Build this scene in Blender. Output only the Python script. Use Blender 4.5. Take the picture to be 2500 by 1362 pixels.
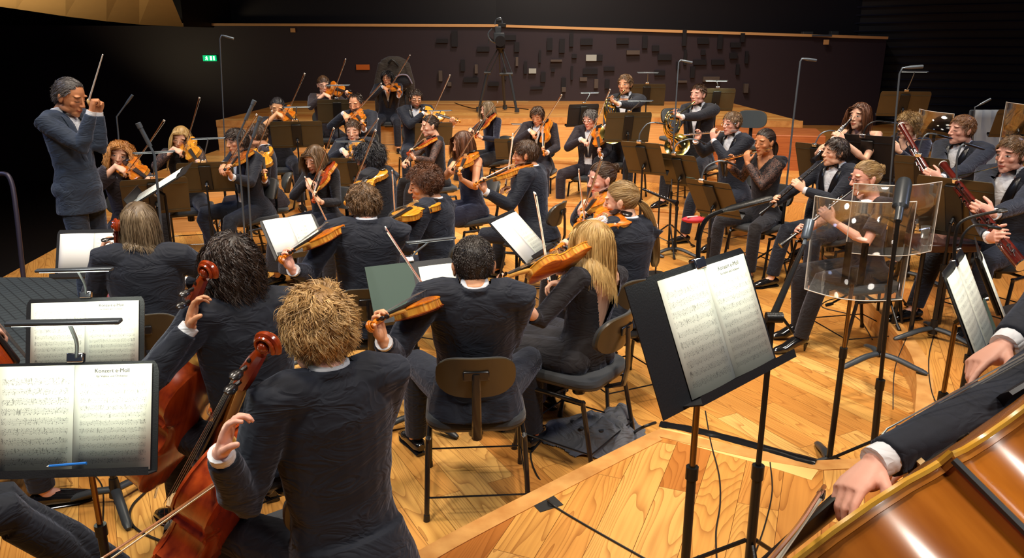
import bpy, bmesh, math, random
import numpy as np
from mathutils import Vector, Matrix, noise

for _o in list(bpy.data.objects):
    bpy.data.objects.remove(_o)
COL = bpy.context.scene.collection
SC = bpy.context.scene
PI = math.pi

# ---------------------------------------------------------------- camera
FPX, PITCH, CAMH = 1900.0, math.radians(16.7), 2.09
cam_d = bpy.data.cameras.new('camera')
cam_d.sensor_width = 36.0
cam_d.lens = FPX / 2500.0 * 36.0
cam_d.clip_start = 0.05
cam = bpy.data.objects.new('camera', cam_d)
COL.objects.link(cam)
cam.location = (0, 0, CAMH)
cam.rotation_euler = (PI / 2 - PITCH, 0, 0)
SC.camera = cam

# ---------------------------------------------------------------- world and lights
w = bpy.data.worlds.new('world')
SC.world = w
w.use_nodes = True
w.node_tree.nodes['Background'].inputs[0].default_value = (0.30, 0.36, 0.62, 1)
w.node_tree.nodes['Background'].inputs[1].default_value = 0.055

LK = .17
def area(name, loc, target, size, energy, col, shape='DISK', spread=180):
    d = bpy.data.lights.new(name, 'AREA')
    d.shape = shape
    d.size = size
    d.energy = energy * LK
    d.color = col
    d.spread = math.radians(spread)
    o = bpy.data.objects.new(name, d)
    COL.objects.link(o)
    o.location = loc
    o.rotation_euler = (Vector(target) - Vector(loc)).to_track_quat('-Z', 'Y').to_euler()
    return o

WARM = (1.0, 0.86, 0.70)
area('stage_lamp', (-2.6, 4.2, 8.6), (-1.6, 5.6, 0), 1.1, 560, WARM, spread=95)
area('stage_lamp', (1.2, 3.0, 8.6), (0.6, 4.2, 0), 1.1, 560, WARM, spread=95)
area('stage_lamp', (2.6, 6.8, 8.6), (2.6, 7.0, 0), 1.1, 640, WARM, spread=95)
area('stage_lamp', (-1.4, 8.8, 8.8), (-1.2, 9.2, 0), 1.1, 780, WARM, spread=95)
area('stage_lamp', (2.2, 11.0, 8.8), (1.6, 12.5, 0), 1.1, 860, WARM, spread=95)
area('stage_lamp', (-3.0, 0.4, 7.6), (-1.0, 4.6, .8), 1.3, 330, (1.0, .93, .84), spread=75)
area('stage_lamp', (3.6, -1.2, 7.4), (1.4, 4.4, .8), 1.3, 330, (1.0, .93, .84), spread=75)
area('stage_lamp', (0.4, 2.4, 7.4), (0.6, 12.6, 1.2), 1.3, 240, (1.0, .9, .78), spread=60)
area('blue_fill_light', (-9.0, 4.0, 7.5), (-3.2, 7.4, .6), 1.2, 260, (.42, .58, 1.0), spread=80)  # added cool fill from the left, not a fixture of the hall
area('blue_fill_light', (9.5, 6.0, 7.5), (2.5, 6.4, .6), 1.2, 200, (.5, .62, 1.0), spread=80)  # matching added cool fill from the right

area('rear_wall_fill_light', (1.5, 13.0, 8.8), (1.8, 17.9, 1.6), 1.4, 620, (1.0, .86, .78), spread=85)  # added fill that lifts the dark rear wall, no real fixture
area('balcony_fill_light', (-9.5, 12.5, 1.0), (-7.0, 14.5, 4.5), 1.0, 190, (1.0, .78, .48), spread=110)  # added upward fill so the beige soffit does not go dark
vs = SC.view_settings
vs.view_transform = 'Standard'
vs.look = 'None'
vs.gamma = 1
vs.use_curve_mapping = False
vs.exposure = 0.2
SC.cycles.max_bounces = 5
SC.cycles.diffuse_bounces = 2
SC.cycles.glossy_bounces = 2
SC.cycles.transmission_bounces = 4
SC.cycles.transparent_max_bounces = 12
SC.cycles.caustics_reflective = False
SC.cycles.caustics_refractive = False

# ---------------------------------------------------------------- vector helpers
U = Vector((0, 0, 1))
CP, SP = math.cos(PITCH), math.sin(PITCH)

def ray(px, py, d):
    """world point seen at pixel (px,py) of the 2500x1362 frame, d metres deep"""
    x = (px - 1250) / FPX
    v = (681 - py) / FPX
    return Vector((x * d, (CP + v * SP) * d, CAMH + (-SP + v * CP) * d))

def depth_at(py, z):
    v = (681 - py) / FPX
    return (z - CAMH) / (-SP + v * CP)

def at(px, py, z):
    return ray(px, py, depth_at(py, z))

def reach(px, py, T, L, far):
    """point on the pixel's line of sight at distance L from T"""
    C = Vector((0, 0, CAMH))
    d = ray(px, py, 1) - C
    w = C - T
    a = d.dot(d); b = 2 * d.dot(w); c = w.dot(w) - L * L
    D = b * b - 4 * a * c
    if D <= 0:
        q = C + d * (-b / (2 * a))
        return T + (q - T).normalized() * L
    s = math.sqrt(D)
    return C + d * ((-b + s) / (2 * a) if far else (-b - s) / (2 * a))

def yawv(deg):
    a = math.radians(deg)
    return Vector((math.sin(a), -math.cos(a), 0))

def lerp(a, b, t):
    return a + (b - a) * t

def frame(y, zhint):
    """rotation matrix with +Y along y and +Z as near zhint as it goes"""
    y = y.normalized()
    x = y.cross(zhint).normalized()
    z = x.cross(y).normalized()
    return Matrix((x, y, z)).transposed()

def mat4(rot, loc, s=1.0):
    m = rot.to_4x4() @ Matrix.Scale(s, 4)
    m.translation = loc
    return m

# ---------------------------------------------------------------- mesh builder
class MB:
    def __init__(self):
        self.v = []; self.f = []; self.m = []

    def add(self, vs, fs, mi=0):
        n = len(self.v)
        self.v.extend([tuple(p) for p in vs])
        self.f.extend([tuple(i + n for i in f) for f in fs])
        self.m.extend([mi] * len(fs))
        return self

    def box(self, c, s, rot=None, mi=0, taper=1.0):
        c = Vector(c)
        vs = []
        for z in (-1, 1):
            k = taper if z > 0 else 1.0
            for x, y in ((-1, -1), (1, -1), (1, 1), (-1, 1)):
                p = Vector((x * s[0] / 2 * k, y * s[1] / 2 * k, z * s[2] / 2))
                if rot: p = rot @ p
                vs.append(c + p)
        return self.add(vs, [(3, 2, 1, 0), (4, 5, 6, 7), (0, 1, 5, 4), (1, 2, 6, 5), (2, 3, 7, 6), (3, 0, 4, 7)], mi)

    def ellipsoid(self, c, r, rot=None, mi=0, nu=14, nv=9):
        c = Vector(c); vs = []; fs = []
        for j in range(1, nv):
            th = PI * j / nv
            for i in range(nu):
                ph = 2 * PI * i / nu
                p = Vector((r[0] * math.sin(th) * math.cos(ph), r[1] * math.sin(th) * math.sin(ph), r[2] * math.cos(th)))
                if rot: p = rot @ p
                vs.append(c + p)
        a = Vector((0, 0, r[2])); b = -a
        if rot: a = rot @ a; b = rot @ b
        vs += [c + a, c + b]
        A = len(vs) - 2; B = A + 1
        for j in range(nv - 2):
            for i in range(nu):
                k = (i + 1) % nu
                fs.append((j * nu + i, (j + 1) * nu + i, (j + 1) * nu + k, j * nu + k))
        for i in range(nu):
            k = (i + 1) % nu
            fs.append((A, i, k)); fs.append((B, (nv - 2) * nu + k, (nv - 2) * nu + i))
        return self.add(vs, fs, mi)

    def tube(self, pts, rad, n=8, mi=0, flat=None, up=None, closed=False, caps=True):
        """tube through pts; rad: number or list; flat: list/number scale of the second axis; up: hint of second axis"""
        pts = [Vector(p) for p in pts]
        N = len(pts)
        if not hasattr(rad, '__len__'): rad = [rad] * N
        if flat is None: flat = [1.0] * N
        elif not hasattr(flat, '__len__'): flat = [flat] * N
        vs = []; prev = Vector(up) if up is not None else None
        for i, p in enumerate(pts):
            if closed:
                t = pts[(i + 1) % N] - pts[i - 1]
            else:
                t = pts[min(i + 1, N - 1)] - pts[max(i - 1, 0)]
            if t.length < 1e-9: t = Vector((0, 0, 1))
            t.normalize()
            if prev is None:
                prev = Vector((0, 0, 1)) if abs(t.z) < .9 else Vector((1, 0, 0))
            a = t.cross(prev)
            if a.length < 1e-6: a = t.cross(Vector((.3, .9, .1)))
            a.normalize()
            b = a.cross(t).normalized()
            if up is None: prev = b
            for k in range(n):
                an = 2 * PI * k / n
                vs.append(p + a * (math.cos(an) * rad[i]) + b * (math.sin(an) * rad[i] * flat[i]))
        fs = []
        M = N if closed else N - 1
        for i in range(M):
            j = (i + 1) % N
            for k in range(n):
                l = (k + 1) % n
                fs.append((i * n + k, i * n + l, j * n + l, j * n + k))
        if caps and not closed:
            fs.append(tuple(range(n))[::-1])
            fs.append(tuple(range((N - 1) * n, N * n)))
        return self.add(vs, fs, mi)

    def prism(self, outline, h0, h1, mi=0, M=None):
        """extrude an (x,y) outline from z=h0 to z=h1"""
        n = len(outline)
        vs = [Vector((x, y, h0)) for x, y in outline] + [Vector((x, y, h1)) for x, y in outline]
        if M is not None: vs = [M @ p for p in vs]
        fs = [tuple(range(n))[::-1], tuple(range(n, 2 * n))]
        for i in range(n):
            j = (i + 1) % n
            fs.append((i, j, n + j, n + i))
        return self.add(vs, fs, mi)

    def quad(self, a, b, c, d, mi=0):
        return self.add([a, b, c, d], [(0, 1, 2, 3)], mi)

    def xf(self, M):
        self.v = [tuple(M @ Vector(p)) for p in self.v]
        return self

    def mesh(self, name, mats, smooth=True):
        me = bpy.data.meshes.new(name)
        me.from_pydata(self.v, [], self.f)
        if not isinstance(mats, (list, tuple)): mats = [mats]
        for m in mats: me.materials.append(m)
        if any(self.m): me.polygons.foreach_set('material_index', self.m)
        if smooth:
            me.polygons.foreach_set('use_smooth', [True] * len(me.polygons))
            try: me.set_sharp_from_angle(angle=math.radians(38))
            except Exception: pass
        me.update()
        return me

    def build(self, name, mats, parent=None, smooth=True, bevel=0, M=None, **props):
        o = bpy.data.objects.new(name, self.mesh(name, mats, smooth))
        COL.objects.link(o)
        if parent is not None: o.parent = parent
        if M is not None: o.matrix_local = M
        if bevel:
            b = o.modifiers.new('bevel', 'BEVEL'); b.width = bevel; b.segments = 2; b.limit_method = 'ANGLE'
        for k, v in props.items(): o[k] = v
        return o

def empty(name, loc=(0, 0, 0), label=None, cat=None, group=None, M=None, rz=0):
    o = bpy.data.objects.new(name, None)
    o.empty_display_size = .1
    COL.objects.link(o)
    if M is not None: o.matrix_world = M
    else:
        o.location = loc; o.rotation_euler = (0, 0, rz)
    return tag(o, label, cat, group)

def tag(o, label=None, cat=None, group=None, kind=None):
    if label: o['label'] = label
    if cat: o['category'] = cat
    if group: o['group'] = group
    if kind: o['kind'] = kind
    return o

def copy_tree(o, parent=None):
    c = o.copy(); COL.objects.link(c)
    if parent is not None: c.parent = parent
    for ch in KIDS.get(o.name, list(o.children)):
        copy_tree(ch, c)
    return c
KIDS = {}

def smooth_path(pts, sub=6):
    """Catmull-Rom through pts"""
    pts = [Vector(p) for p in pts]
    out = []
    for i in range(len(pts) - 1):
        p0 = pts[max(i - 1, 0)]; p1 = pts[i]; p2 = pts[i + 1]; p3 = pts[min(i + 2, len(pts) - 1)]
        for k in range(sub):
            t = k / sub
            out.append(.5 * ((2 * p1) + (p2 - p0) * t + (2 * p0 - 5 * p1 + 4 * p2 - p3) * t * t + (3 * p1 - p0 - 3 * p2 + p3) * t ** 3))
    out.append(pts[-1])
    return out
# ---------------------------------------------------------------- materials
def srgb(r, g, b):
    f = lambda c: ((c / 255.0) / 12.92) if c / 255.0 <= .04045 else (((c / 255.0) + .055) / 1.055) ** 2.4
    return (f(r), f(g), f(b), 1)

def new_mat(name):
    m = bpy.data.materials.new(name); m.use_nodes = True
    nt = m.node_tree
    return m, nt, nt.nodes['Principled BSDF']

def N(nt, typ, **kw):
    n = nt.nodes.new(typ)
    for k, v in kw.items():
        if k.startswith('i_'): n.inputs[int(k[2:])].default_value = v
        else: setattr(n, k, v)
    return n

def mth(nt, op, a, b=None, c=None, clamp=False):
    n = nt.nodes.new('ShaderNodeMath'); n.operation = op; n.use_clamp = clamp
    for i, x in enumerate((a, b, c)):
        if x is None: continue
        if isinstance(x, (int, float)): n.inputs[i].default_value = x
        else: nt.links.new(x, n.inputs[i])
    return n.outputs[0]

def mix(nt, fac, a, b):
    n = nt.nodes.new('ShaderNodeMix'); n.data_type = 'RGBA'
    for s, x in ((0, fac), (6, a), (7, b)):
        if isinstance(x, (int, float)): n.inputs[s].default_value = x
        elif isinstance(x, (tuple, list)): n.inputs[s].default_value = x
        else: nt.links.new(x, n.inputs[s])
    return n.outputs[2]

def ramp(nt, fac, stops):
    n = nt.nodes.new('ShaderNodeValToRGB')
    cr = n.color_ramp
    while len(cr.elements) < len(stops): cr.elements.new(.5)
    for e, (p, c) in zip(cr.elements, stops):
        e.position = p; e.color = c
    nt.links.new(fac, n.inputs[0])
    return n.outputs[0]

def simple(name, col, rough=.5, metal=0.0, bump=0, bscale=200, spec=None, coat=0, var=0, vscale=6, sheen=0):
    m, nt, b = new_mat(name)
    b.inputs['Base Color'].default_value = col
    b.inputs['Roughness'].default_value = rough
    b.inputs['Metallic'].default_value = metal
    if spec is not None: b.inputs['Specular IOR Level'].default_value = spec
    if coat: b.inputs['Coat Weight'].default_value = coat
    if sheen:
        b.inputs['Sheen Weight'].default_value = sheen
        b.inputs['Sheen Roughness'].default_value = .5
    tc = N(nt, 'ShaderNodeTexCoord')
    if var:
        n = N(nt, 'ShaderNodeTexNoise'); n.inputs['Scale'].default_value = vscale; n.inputs['Detail'].default_value = 4
        nt.links.new(tc.outputs['Object'], n.inputs['Vector'])
        c2 = tuple(min(1, x * (1 + var)) for x in col[:3]) + (1,)
        c1 = tuple(x * (1 - var) for x in col[:3]) + (1,)
        nt.links.new(mix(nt, n.outputs[0], c1, c2), b.inputs['Base Color'])
    if bump:
        n = N(nt, 'ShaderNodeTexNoise'); n.inputs['Scale'].default_value = bscale
        nt.links.new(tc.outputs['Object'], n.inputs['Vector'])
        bm = N(nt, 'ShaderNodeBump'); bm.inputs['Strength'].default_value = bump; bm.inputs['Distance'].default_value = .004
        nt.links.new(n.outputs[0], bm.inputs['Height']); nt.links.new(bm.outputs[0], b.inputs['Normal'])
    return m

def cloth(name, col, rough=.75, wr=.55, sheen=.25, spec=.3):
    """woven cloth with broad soft folds and a fine weave"""
    m, nt, b = new_mat(name)
    b.inputs['Base Color'].default_value = col
    b.inputs['Roughness'].default_value = rough
    b.inputs['Specular IOR Level'].default_value = spec
    b.inputs['Sheen Weight'].default_value = sheen
    b.inputs['Sheen Roughness'].default_value = .45
    b.inputs['Sheen Tint'].default_value = (.6, .68, .9, 1)
    tc = N(nt, 'ShaderNodeTexCoord')
    mp = N(nt, 'ShaderNodeMapping'); mp.inputs['Scale'].default_value = (1, 1, 2.2)
    nt.links.new(tc.outputs['Object'], mp.inputs[0])
    n1 = N(nt, 'ShaderNodeTexNoise'); n1.inputs['Scale'].default_value = 6; n1.inputs['Detail'].default_value = 2; n1.inputs['Distortion'].default_value = 1.6
    nt.links.new(mp.outputs[0], n1.inputs['Vector'])
    n2 = N(nt, 'ShaderNodeTexNoise'); n2.inputs['Scale'].default_value = 500
    nt.links.new(tc.outputs['Object'], n2.inputs['Vector'])
    r = mth(nt, 'PINGPONG', n1.outputs[0], .14)
    h = mth(nt, 'MULTIPLY_ADD', n2.outputs[0], .015, mth(nt, 'MULTIPLY', r, 1.6))
    bm = N(nt, 'ShaderNodeBump'); bm.inputs['Strength'].default_value = wr; bm.inputs['Distance'].default_value = .022
    nt.links.new(h, bm.inputs['Height']); nt.links.new(bm.outputs[0], b.inputs['Normal'])
    return m

def lace(name, col, skin, scale=90):
    m, nt, b = new_mat(name)
    tc = N(nt, 'ShaderNodeTexCoord')
    v = N(nt, 'ShaderNodeTexVoronoi'); v.feature = 'DISTANCE_TO_EDGE'; v.inputs['Scale'].default_value = scale
    nt.links.new(tc.outputs['Object'], v.inputs['Vector'])
    n = N(nt, 'ShaderNodeTexNoise'); n.inputs['Scale'].default_value = 26; n.inputs['Detail'].default_value = 3
    nt.links.new(tc.outputs['Object'], n.inputs['Vector'])
    f = mth(nt, 'GREATER_THAN', mth(nt, 'ADD', v.outputs[0], mth(nt, 'MULTIPLY_ADD', n.outputs[0], .5, -.25)), .12)
    f = mth(nt, 'MULTIPLY', f, .42)
    nt.links.new(mix(nt, f, col, skin), b.inputs['Base Color'])
    b.inputs['Roughness'].default_value = .7
    return m

def wood_floor(name, angle, tint=(1, 1, 1), plank=.15, length=1.3, seed=0, rough=.32):
    m, nt, b = new_mat(name)
    tc = N(nt, 'ShaderNodeTexCoord')
    mp = N(nt, 'ShaderNodeMapping'); mp.inputs['Rotation'].default_value = (0, 0, math.radians(angle)); mp.inputs['Location'].default_value = (seed, seed * .7, 0)
    nt.links.new(tc.outputs['Object'], mp.inputs[0])
    br = N(nt, 'ShaderNodeTexBrick')
    br.inputs['Scale'].default_value = 1
    br.inputs['Brick Width'].default_value = length
    br.inputs['Row Height'].default_value = plank
    br.inputs['Mortar Size'].default_value = .0012
    br.inputs['Mortar Smooth'].default_value = .3
    br.inputs['Bias'].default_value = 0
    br.offset = .37; br.squash = 1
    br.inputs['Color1'].default_value = (0, 0, 0, 1); br.inputs['Color2'].default_value = (1, 1, 1, 1); br.inputs['Mortar'].default_value = (.5, .5, .5, 1)
    nt.links.new(mp.outputs[0], br.inputs['Vector'])
    rnd = N(nt, 'ShaderNodeSeparateColor'); nt.links.new(br.outputs['Color'], rnd.inputs[0])
    # grain: rings stretched along the plank, shifted per plank
    sp = N(nt, 'ShaderNodeSeparateXYZ'); nt.links.new(mp.outputs[0], sp.inputs[0])
    cb = N(nt, 'ShaderNodeCombineXYZ')
    nt.links.new(mth(nt, 'MULTIPLY_ADD', rnd.outputs[0], 7.3, mth(nt, 'MULTIPLY', sp.outputs[0], .42)), cb.inputs[0])
    nt.links.new(mth(nt, 'MULTIPLY_ADD', rnd.outputs[0], 3.1, mth(nt, 'MULTIPLY', sp.outputs[1], 3.2)), cb.inputs[1])
    nt.links.new(mth(nt, 'MULTIPLY', rnd.outputs[0], 11.0), cb.inputs[2])
    n1 = N(nt, 'ShaderNodeTexNoise'); n1.inputs['Scale'].default_value = 1.5; n1.inputs['Detail'].default_value = 1.5; n1.inputs['Roughness'].default_value = .45
    nt.links.new(cb.outputs[0], n1.inputs['Vector'])
    rings = mth(nt, 'FRACT', mth(nt, 'MULTIPLY', n1.outputs[0], 30.0))
    line = mth(nt, 'POWER', rings, 4.0)
    n2 = N(nt, 'ShaderNodeTexNoise'); n2.inputs['Scale'].default_value = 14; n2.inputs['Detail'].default_value = 5
    mp2 = N(nt, 'ShaderNodeMapping'); mp2.inputs['Scale'].default_value = (.12, 4.5, 1)
    nt.links.new(mp.outputs[0], mp2.inputs[0]); nt.links.new(mp2.outputs[0], n2.inputs['Vector'])
    T = lambda c: (c[0] * tint[0], c[1] * tint[1], c[2] * tint[2], 1)
    base = ramp(nt, rnd.outputs[0], [(0, T(srgb(190, 122, 58))), (.3, T(srgb(226, 166, 88))), (.6, T(srgb(206, 142, 70))), (.8, T(srgb(228, 172, 92))), (1, T(srgb(240, 190, 114)))])
    dark = mix(nt, mth(nt, 'MULTIPLY', line, .62), base, T(srgb(140, 78, 28)))
    fin = mix(nt, mth(nt, 'MULTIPLY', mth(nt, 'SUBTRACT', n2.outputs[0], .45, clamp=True), 1.1), dark, T(srgb(168, 104, 44)))
    mort = mix(nt, br.outputs['Fac'], fin, T(srgb(96, 54, 20)))
    nt.links.new(mort, b.inputs['Base Color'])
    b.inputs['Roughness'].default_value = rough
    b.inputs['Specular IOR Level'].default_value = .4
    return m

def varnish(name, c1, c2, rough=.22, stretch=(8, 1, 8), coat=.6):
    m, nt, b = new_mat(name)
    tc = N(nt, 'ShaderNodeTexCoord')
    mp = N(nt, 'ShaderNodeMapping'); mp.inputs['Scale'].default_value = stretch
    nt.links.new(tc.outputs['Object'], mp.inputs[0])
    n = N(nt, 'ShaderNodeTexNoise'); n.inputs['Scale'].default_value = 7; n.inputs['Detail'].default_value = 6
    nt.links.new(mp.outputs[0], n.inputs['Vector'])
    nt.links.new(ramp(nt, n.outputs[0], [(.3, c1), (.7, c2)]), b.inputs['Base Color'])
    b.inputs['Roughness'].default_value = rough
    b.inputs['Coat Weight'].default_value = coat
    b.inputs['Coat Roughness'].default_value = .12
    return m

def emis(name, col, s):
    m, nt, b = new_mat(name)
    b.inputs['Base Color'].default_value = col
    b.inputs['Emission Color'].default_value = col
    b.inputs['Emission Strength'].default_value = s
    return m

def hair_mat(name, c1, c2, rough=.42):
    m, nt, b = new_mat(name)
    at_ = N(nt, 'ShaderNodeAttribute'); at_.attribute_name = 'hv'
    nt.links.new(mix(nt, at_.outputs['Fac'], c1, c2), b.inputs['Base Color'])
    b.inputs['Roughness'].default_value = rough
    b.inputs['Specular IOR Level'].default_value = .45
    return m

def skin_mat(name, col, brow, beard=0.0, closed=True):
    """skin with lips, brows and eyes laid out in the head's own coordinates (attribute hc)"""
    m, nt, b = new_mat(name)
    a = N(nt, 'ShaderNodeAttribute'); a.attribute_name = 'hc'
    s = N(nt, 'ShaderNodeSeparateXYZ'); nt.links.new(a.outputs['Vector'], s.inputs[0])
    X = mth(nt, 'ABSOLUTE', s.outputs[0]); Y = s.outputs[1]; Z = s.outputs[2]
    front = mth(nt, 'GREATER_THAN', Y, .035)
    def ell(x0, z0, rx, rz, slope=0.0, soft=6.0):
        dz = mth(nt, 'SUBTRACT', Z, z0)
        if slope: dz = mth(nt, 'MULTIPLY_ADD', mth(nt, 'SUBTRACT', X, x0), slope, dz)
        dx = mth(nt, 'DIVIDE', mth(nt, 'SUBTRACT', X, x0), rx)
        dz = mth(nt, 'DIVIDE', dz, rz)
        q = mth(nt, 'ADD', mth(nt, 'MULTIPLY', dx, dx), mth(nt, 'MULTIPLY', dz, dz))
        return mth(nt, 'MULTIPLY', mth(nt, 'MULTIPLY', mth(nt, 'SUBTRACT', 1.0, q), soft, clamp=True), front)
    red = tuple((col[0] * 1.02, col[1] * .62, col[2] * .55)) + (1,)
    tc = N(nt, 'ShaderNodeTexCoord')
    n = N(nt, 'ShaderNodeTexNoise'); n.inputs['Scale'].default_value = 22; n.inputs['Detail'].default_value = 3
    nt.links.new(tc.outputs['Object'], n.inputs['Vector'])
    c = mix(nt, mth(nt, 'MULTIPLY', n.outputs[0], .35), col, red)
    c = mix(nt, mth(nt, 'MULTIPLY', ell(.040, -.028, .026, .022, soft=1.2), .35), c, red)
    if beard:
        z1 = mth(nt, 'MULTIPLY', mth(nt, 'SUBTRACT', -.036, Z), 45, clamp=True)
        y1 = mth(nt, 'MULTIPLY', mth(nt, 'SUBTRACT', Y, -.012), 60, clamp=True)
        c = mix(nt, mth(nt, 'MULTIPLY', mth(nt, 'MULTIPLY', z1, y1), beard), c, brow)
    c = mix(nt, ell(0, -.0585, .024, .0085), c, (col[0] * .80, col[1] * .36, col[2] * .34, 1))
    c = mix(nt, mth(nt, 'MULTIPLY', ell(0, -.0582, .022, .0014, soft=3), .8), c, (.06, .015, .012, 1))
    c = mix(nt, mth(nt, 'MULTIPLY', ell(.033, .032, .022, .0055, slope=.12, soft=2.5), .9), c, brow)
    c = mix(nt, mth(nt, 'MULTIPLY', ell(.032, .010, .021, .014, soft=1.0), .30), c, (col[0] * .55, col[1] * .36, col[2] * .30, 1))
    if closed:
        c = mix(nt, mth(nt, 'MULTIPLY', ell(.032, .0025, .0165, .0038, slope=.08, soft=2.5), .92), c, (.02, .012, .01, 1))
    else:
        c = mix(nt, ell(.032, .006, .0145, .0050, soft=4), c, (.55, .50, .46, 1))
        c = mix(nt, ell(.032, .006, .0060, .0058, soft=5), c, (.02, .012, .008, 1))
        c = mix(nt, mth(nt, 'MULTIPLY', ell(.032, .0115, .0165, .0022, slope=.05, soft=2.5), .9), c, (.02, .012, .01, 1))
    nt.links.new(c, b.inputs['Base Color'])
    b.inputs['Roughness'].default_value = .5
    b.inputs['Specular IOR Level'].default_value = .4
    return m

def paper_mat(name, rows=10, tone=(.80, .83, .72, 1), seed=0.0, left=.08, dense=1.0, top=.9):
    """a printed page of music: UV x,y 0..1, ROWS systems of five lines with notes"""
    m, nt, b = new_mat(name)
    uv = N(nt, 'ShaderNodeUVMap')
    s = N(nt, 'ShaderNodeSeparateXYZ'); nt.links.new(uv.outputs[0], s.inputs[0])
    x, y = s.outputs[0], s.outputs[1]
    yr = mth(nt, 'MULTIPLY', mth(nt, 'DIVIDE', mth(nt, 'SUBTRACT', top, y), top - .06), rows)
    row = mth(nt, 'FLOOR', yr); fr = mth(nt, 'FRACT', yr)
    sf = mth(nt, 'MULTIPLY', mth(nt, 'SUBTRACT', fr, .30), 2.5)          # 0..1 inside the staff
    instaff = mth(nt, 'MULTIPLY', mth(nt, 'GREATER_THAN', sf, -.02), mth(nt, 'LESS_THAN', sf, 1.02))
    ln = mth(nt, 'LESS_THAN', mth(nt, 'ABSOLUTE', mth(nt, 'SUBTRACT', mth(nt, 'FRACT', mth(nt, 'MULTIPLY_ADD', sf, 4.0, .5)), .5)), .10)
    lines = mth(nt, 'MULTIPLY', mth(nt, 'MULTIPLY', instaff, ln), .55)
    wide = mth(nt, 'MULTIPLY', mth(nt, 'GREATER_THAN', fr, .14), mth(nt, 'LESS_THAN', fr, .86))
    cb = N(nt, 'ShaderNodeCombineXYZ')
    nt.links.new(mth(nt, 'MULTIPLY', x, 46), cb.inputs[0])
    nt.links.new(mth(nt, 'MULTIPLY', fr, 6.5), cb.inputs[1])
    nt.links.new(mth(nt, 'MULTIPLY_ADD', row, 3.7, seed), cb.inputs[2])
    v = N(nt, 'ShaderNodeTexVoronoi'); v.inputs['Scale'].default_value = 1; v.inputs['Randomness'].default_value = .9
    nt.links.new(cb.outputs[0], v.inputs['Vector'])
    heads = mth(nt, 'LESS_THAN', v.outputs['Distance'], .27 * dense)
    cb2 = N(nt, 'ShaderNodeCombineXYZ')
    nt.links.new(mth(nt, 'MULTIPLY', x, 70), cb2.inputs[0])
    nt.links.new(mth(nt, 'MULTIPLY', fr, 1.3), cb2.inputs[1])
    nt.links.new(mth(nt, 'MULTIPLY_ADD', row, 5.1, seed), cb2.inputs[2])
    n = N(nt, 'ShaderNodeTexNoise'); n.inputs['Scale'].default_value = 1; n.inputs['Detail'].default_value = 1
    nt.links.new(cb2.outputs[0], n.inputs['Vector'])
    stems = mth(nt, 'GREATER_THAN', n.outputs[0], .67)
    notes = mth(nt, 'MULTIPLY', mth(nt, 'MULTIPLY', wide, mth(nt, 'MAXIMUM', heads, stems)), .62)
    ink = mth(nt, 'MAXIMUM', lines, notes)
    inx = mth(nt, 'MULTIPLY', mth(nt, 'GREATER_THAN', x, left), mth(nt, 'LESS_THAN', x, .94))
    iny = mth(nt, 'MULTIPLY', mth(nt, 'GREATER_THAN', y, .06), mth(nt, 'LESS_THAN', y, top))
    ink = mth(nt, 'MULTIPLY', mth(nt, 'MULTIPLY', ink, inx), iny)
    nt.links.new(mix(nt, ink, tone, (.035, .04, .04, 1)), b.inputs['Base Color'])
    b.inputs['Roughness'].default_value = .8
    b.inputs['Specular IOR Level'].default_value = .15
    return m

M = {}
M['floor'] = wood_floor('stage_floor_wood', 62, tint=(.90, .88, .80))
M['riser'] = wood_floor('riser_wood', -68, tint=(.92, .84, .74), plank=.17, length=1.1, seed=5.3)
M['riser_back'] = wood_floor('upper_riser_wood', 8, tint=(1.05, 1.0, .95), plank=.3, length=2.2, seed=2.1)
M['nosing'] = varnish('nosing_wood', srgb(196, 134, 70), srgb(224, 168, 98), rough=.35, stretch=(1.5, 1.5, 1.5), coat=.1)
M['face'] = varnish('riser_face_wood', srgb(214, 156, 88), srgb(240, 188, 118), rough=.38, stretch=(.4, .4, 9), coat=.1)
M['face_red'] = varnish('box_wood', srgb(170, 92, 48), srgb(196, 116, 64), rough=.35, stretch=(.5, .5, 9), coat=.2)
M['gap'] = simple('shadow_gap', (.01, .007, .005, 1), .9)
M['suit'] = cloth('navy_suit_cloth', (.011, .0135, .022, 1))
M['suit2'] = cloth('black_suit_cloth', (.0115, .0115, .0145, 1))
M['suit3'] = cloth('plum_black_cloth', (.020, .014, .018, 1))
M['tail'] = cloth('blue_grey_suit_cloth', (.024, .036, .060, 1), sheen=.35)
M['knit'] = cloth('black_knit', (.014, .012, .013, 1), rough=.85, sheen=.3)
M['brownblack'] = cloth('brown_black_blouse', (.030, .022, .024, 1), rough=.8, sheen=.3)
M['velvet'] = cloth('midnight_velvet', (.006, .006, .018, 1), rough=.8, sheen=.6)
M['shirt'] = cloth('white_shirt_cloth', (.78, .80, .84, 1), rough=.7, wr=.35, sheen=.0)
M['bow_tie'] = simple('black_satin', (.006, .006, .008, 1), .3)
M['shoe'] = simple('polished_black_leather', (.008, .008, .009, 1), .12, coat=.6)
M['lace'] = lace('black_lace', (.012, .009, .010, 1), (.30, .15, .11, 1), 70)
M['glitter'] = lace('sequin_trim', (.008, .008, .012, 1), (.75, .75, .8, 1), 60)
M['stand'] = simple('stand_black_steel', (.016, .016, .016, 1), .35, metal=.3, bump=.15)
M['desk'] = simple('stand_desk_olive_black', (.095, .074, .038, 1), .42, metal=.3, var=.15, bump=.1)
M['desk_dark'] = simple('stand_desk_black', (.012, .012, .014, 1), .45, bump=.15)
M['grey_steel'] = simple('grey_painted_steel', (.16, .19, .22, 1), .35, metal=.6)
M['chrome'] = simple('chrome', (.7, .7, .72, 1), .18, metal=1)
M['ledbar'] = simple('lamp_bar_grey', (.12, .14, .16, 1), .3, metal=.5)
M['led'] = emis('lit_diodes', (.85, 1.0, .80, 1), 9)
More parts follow.
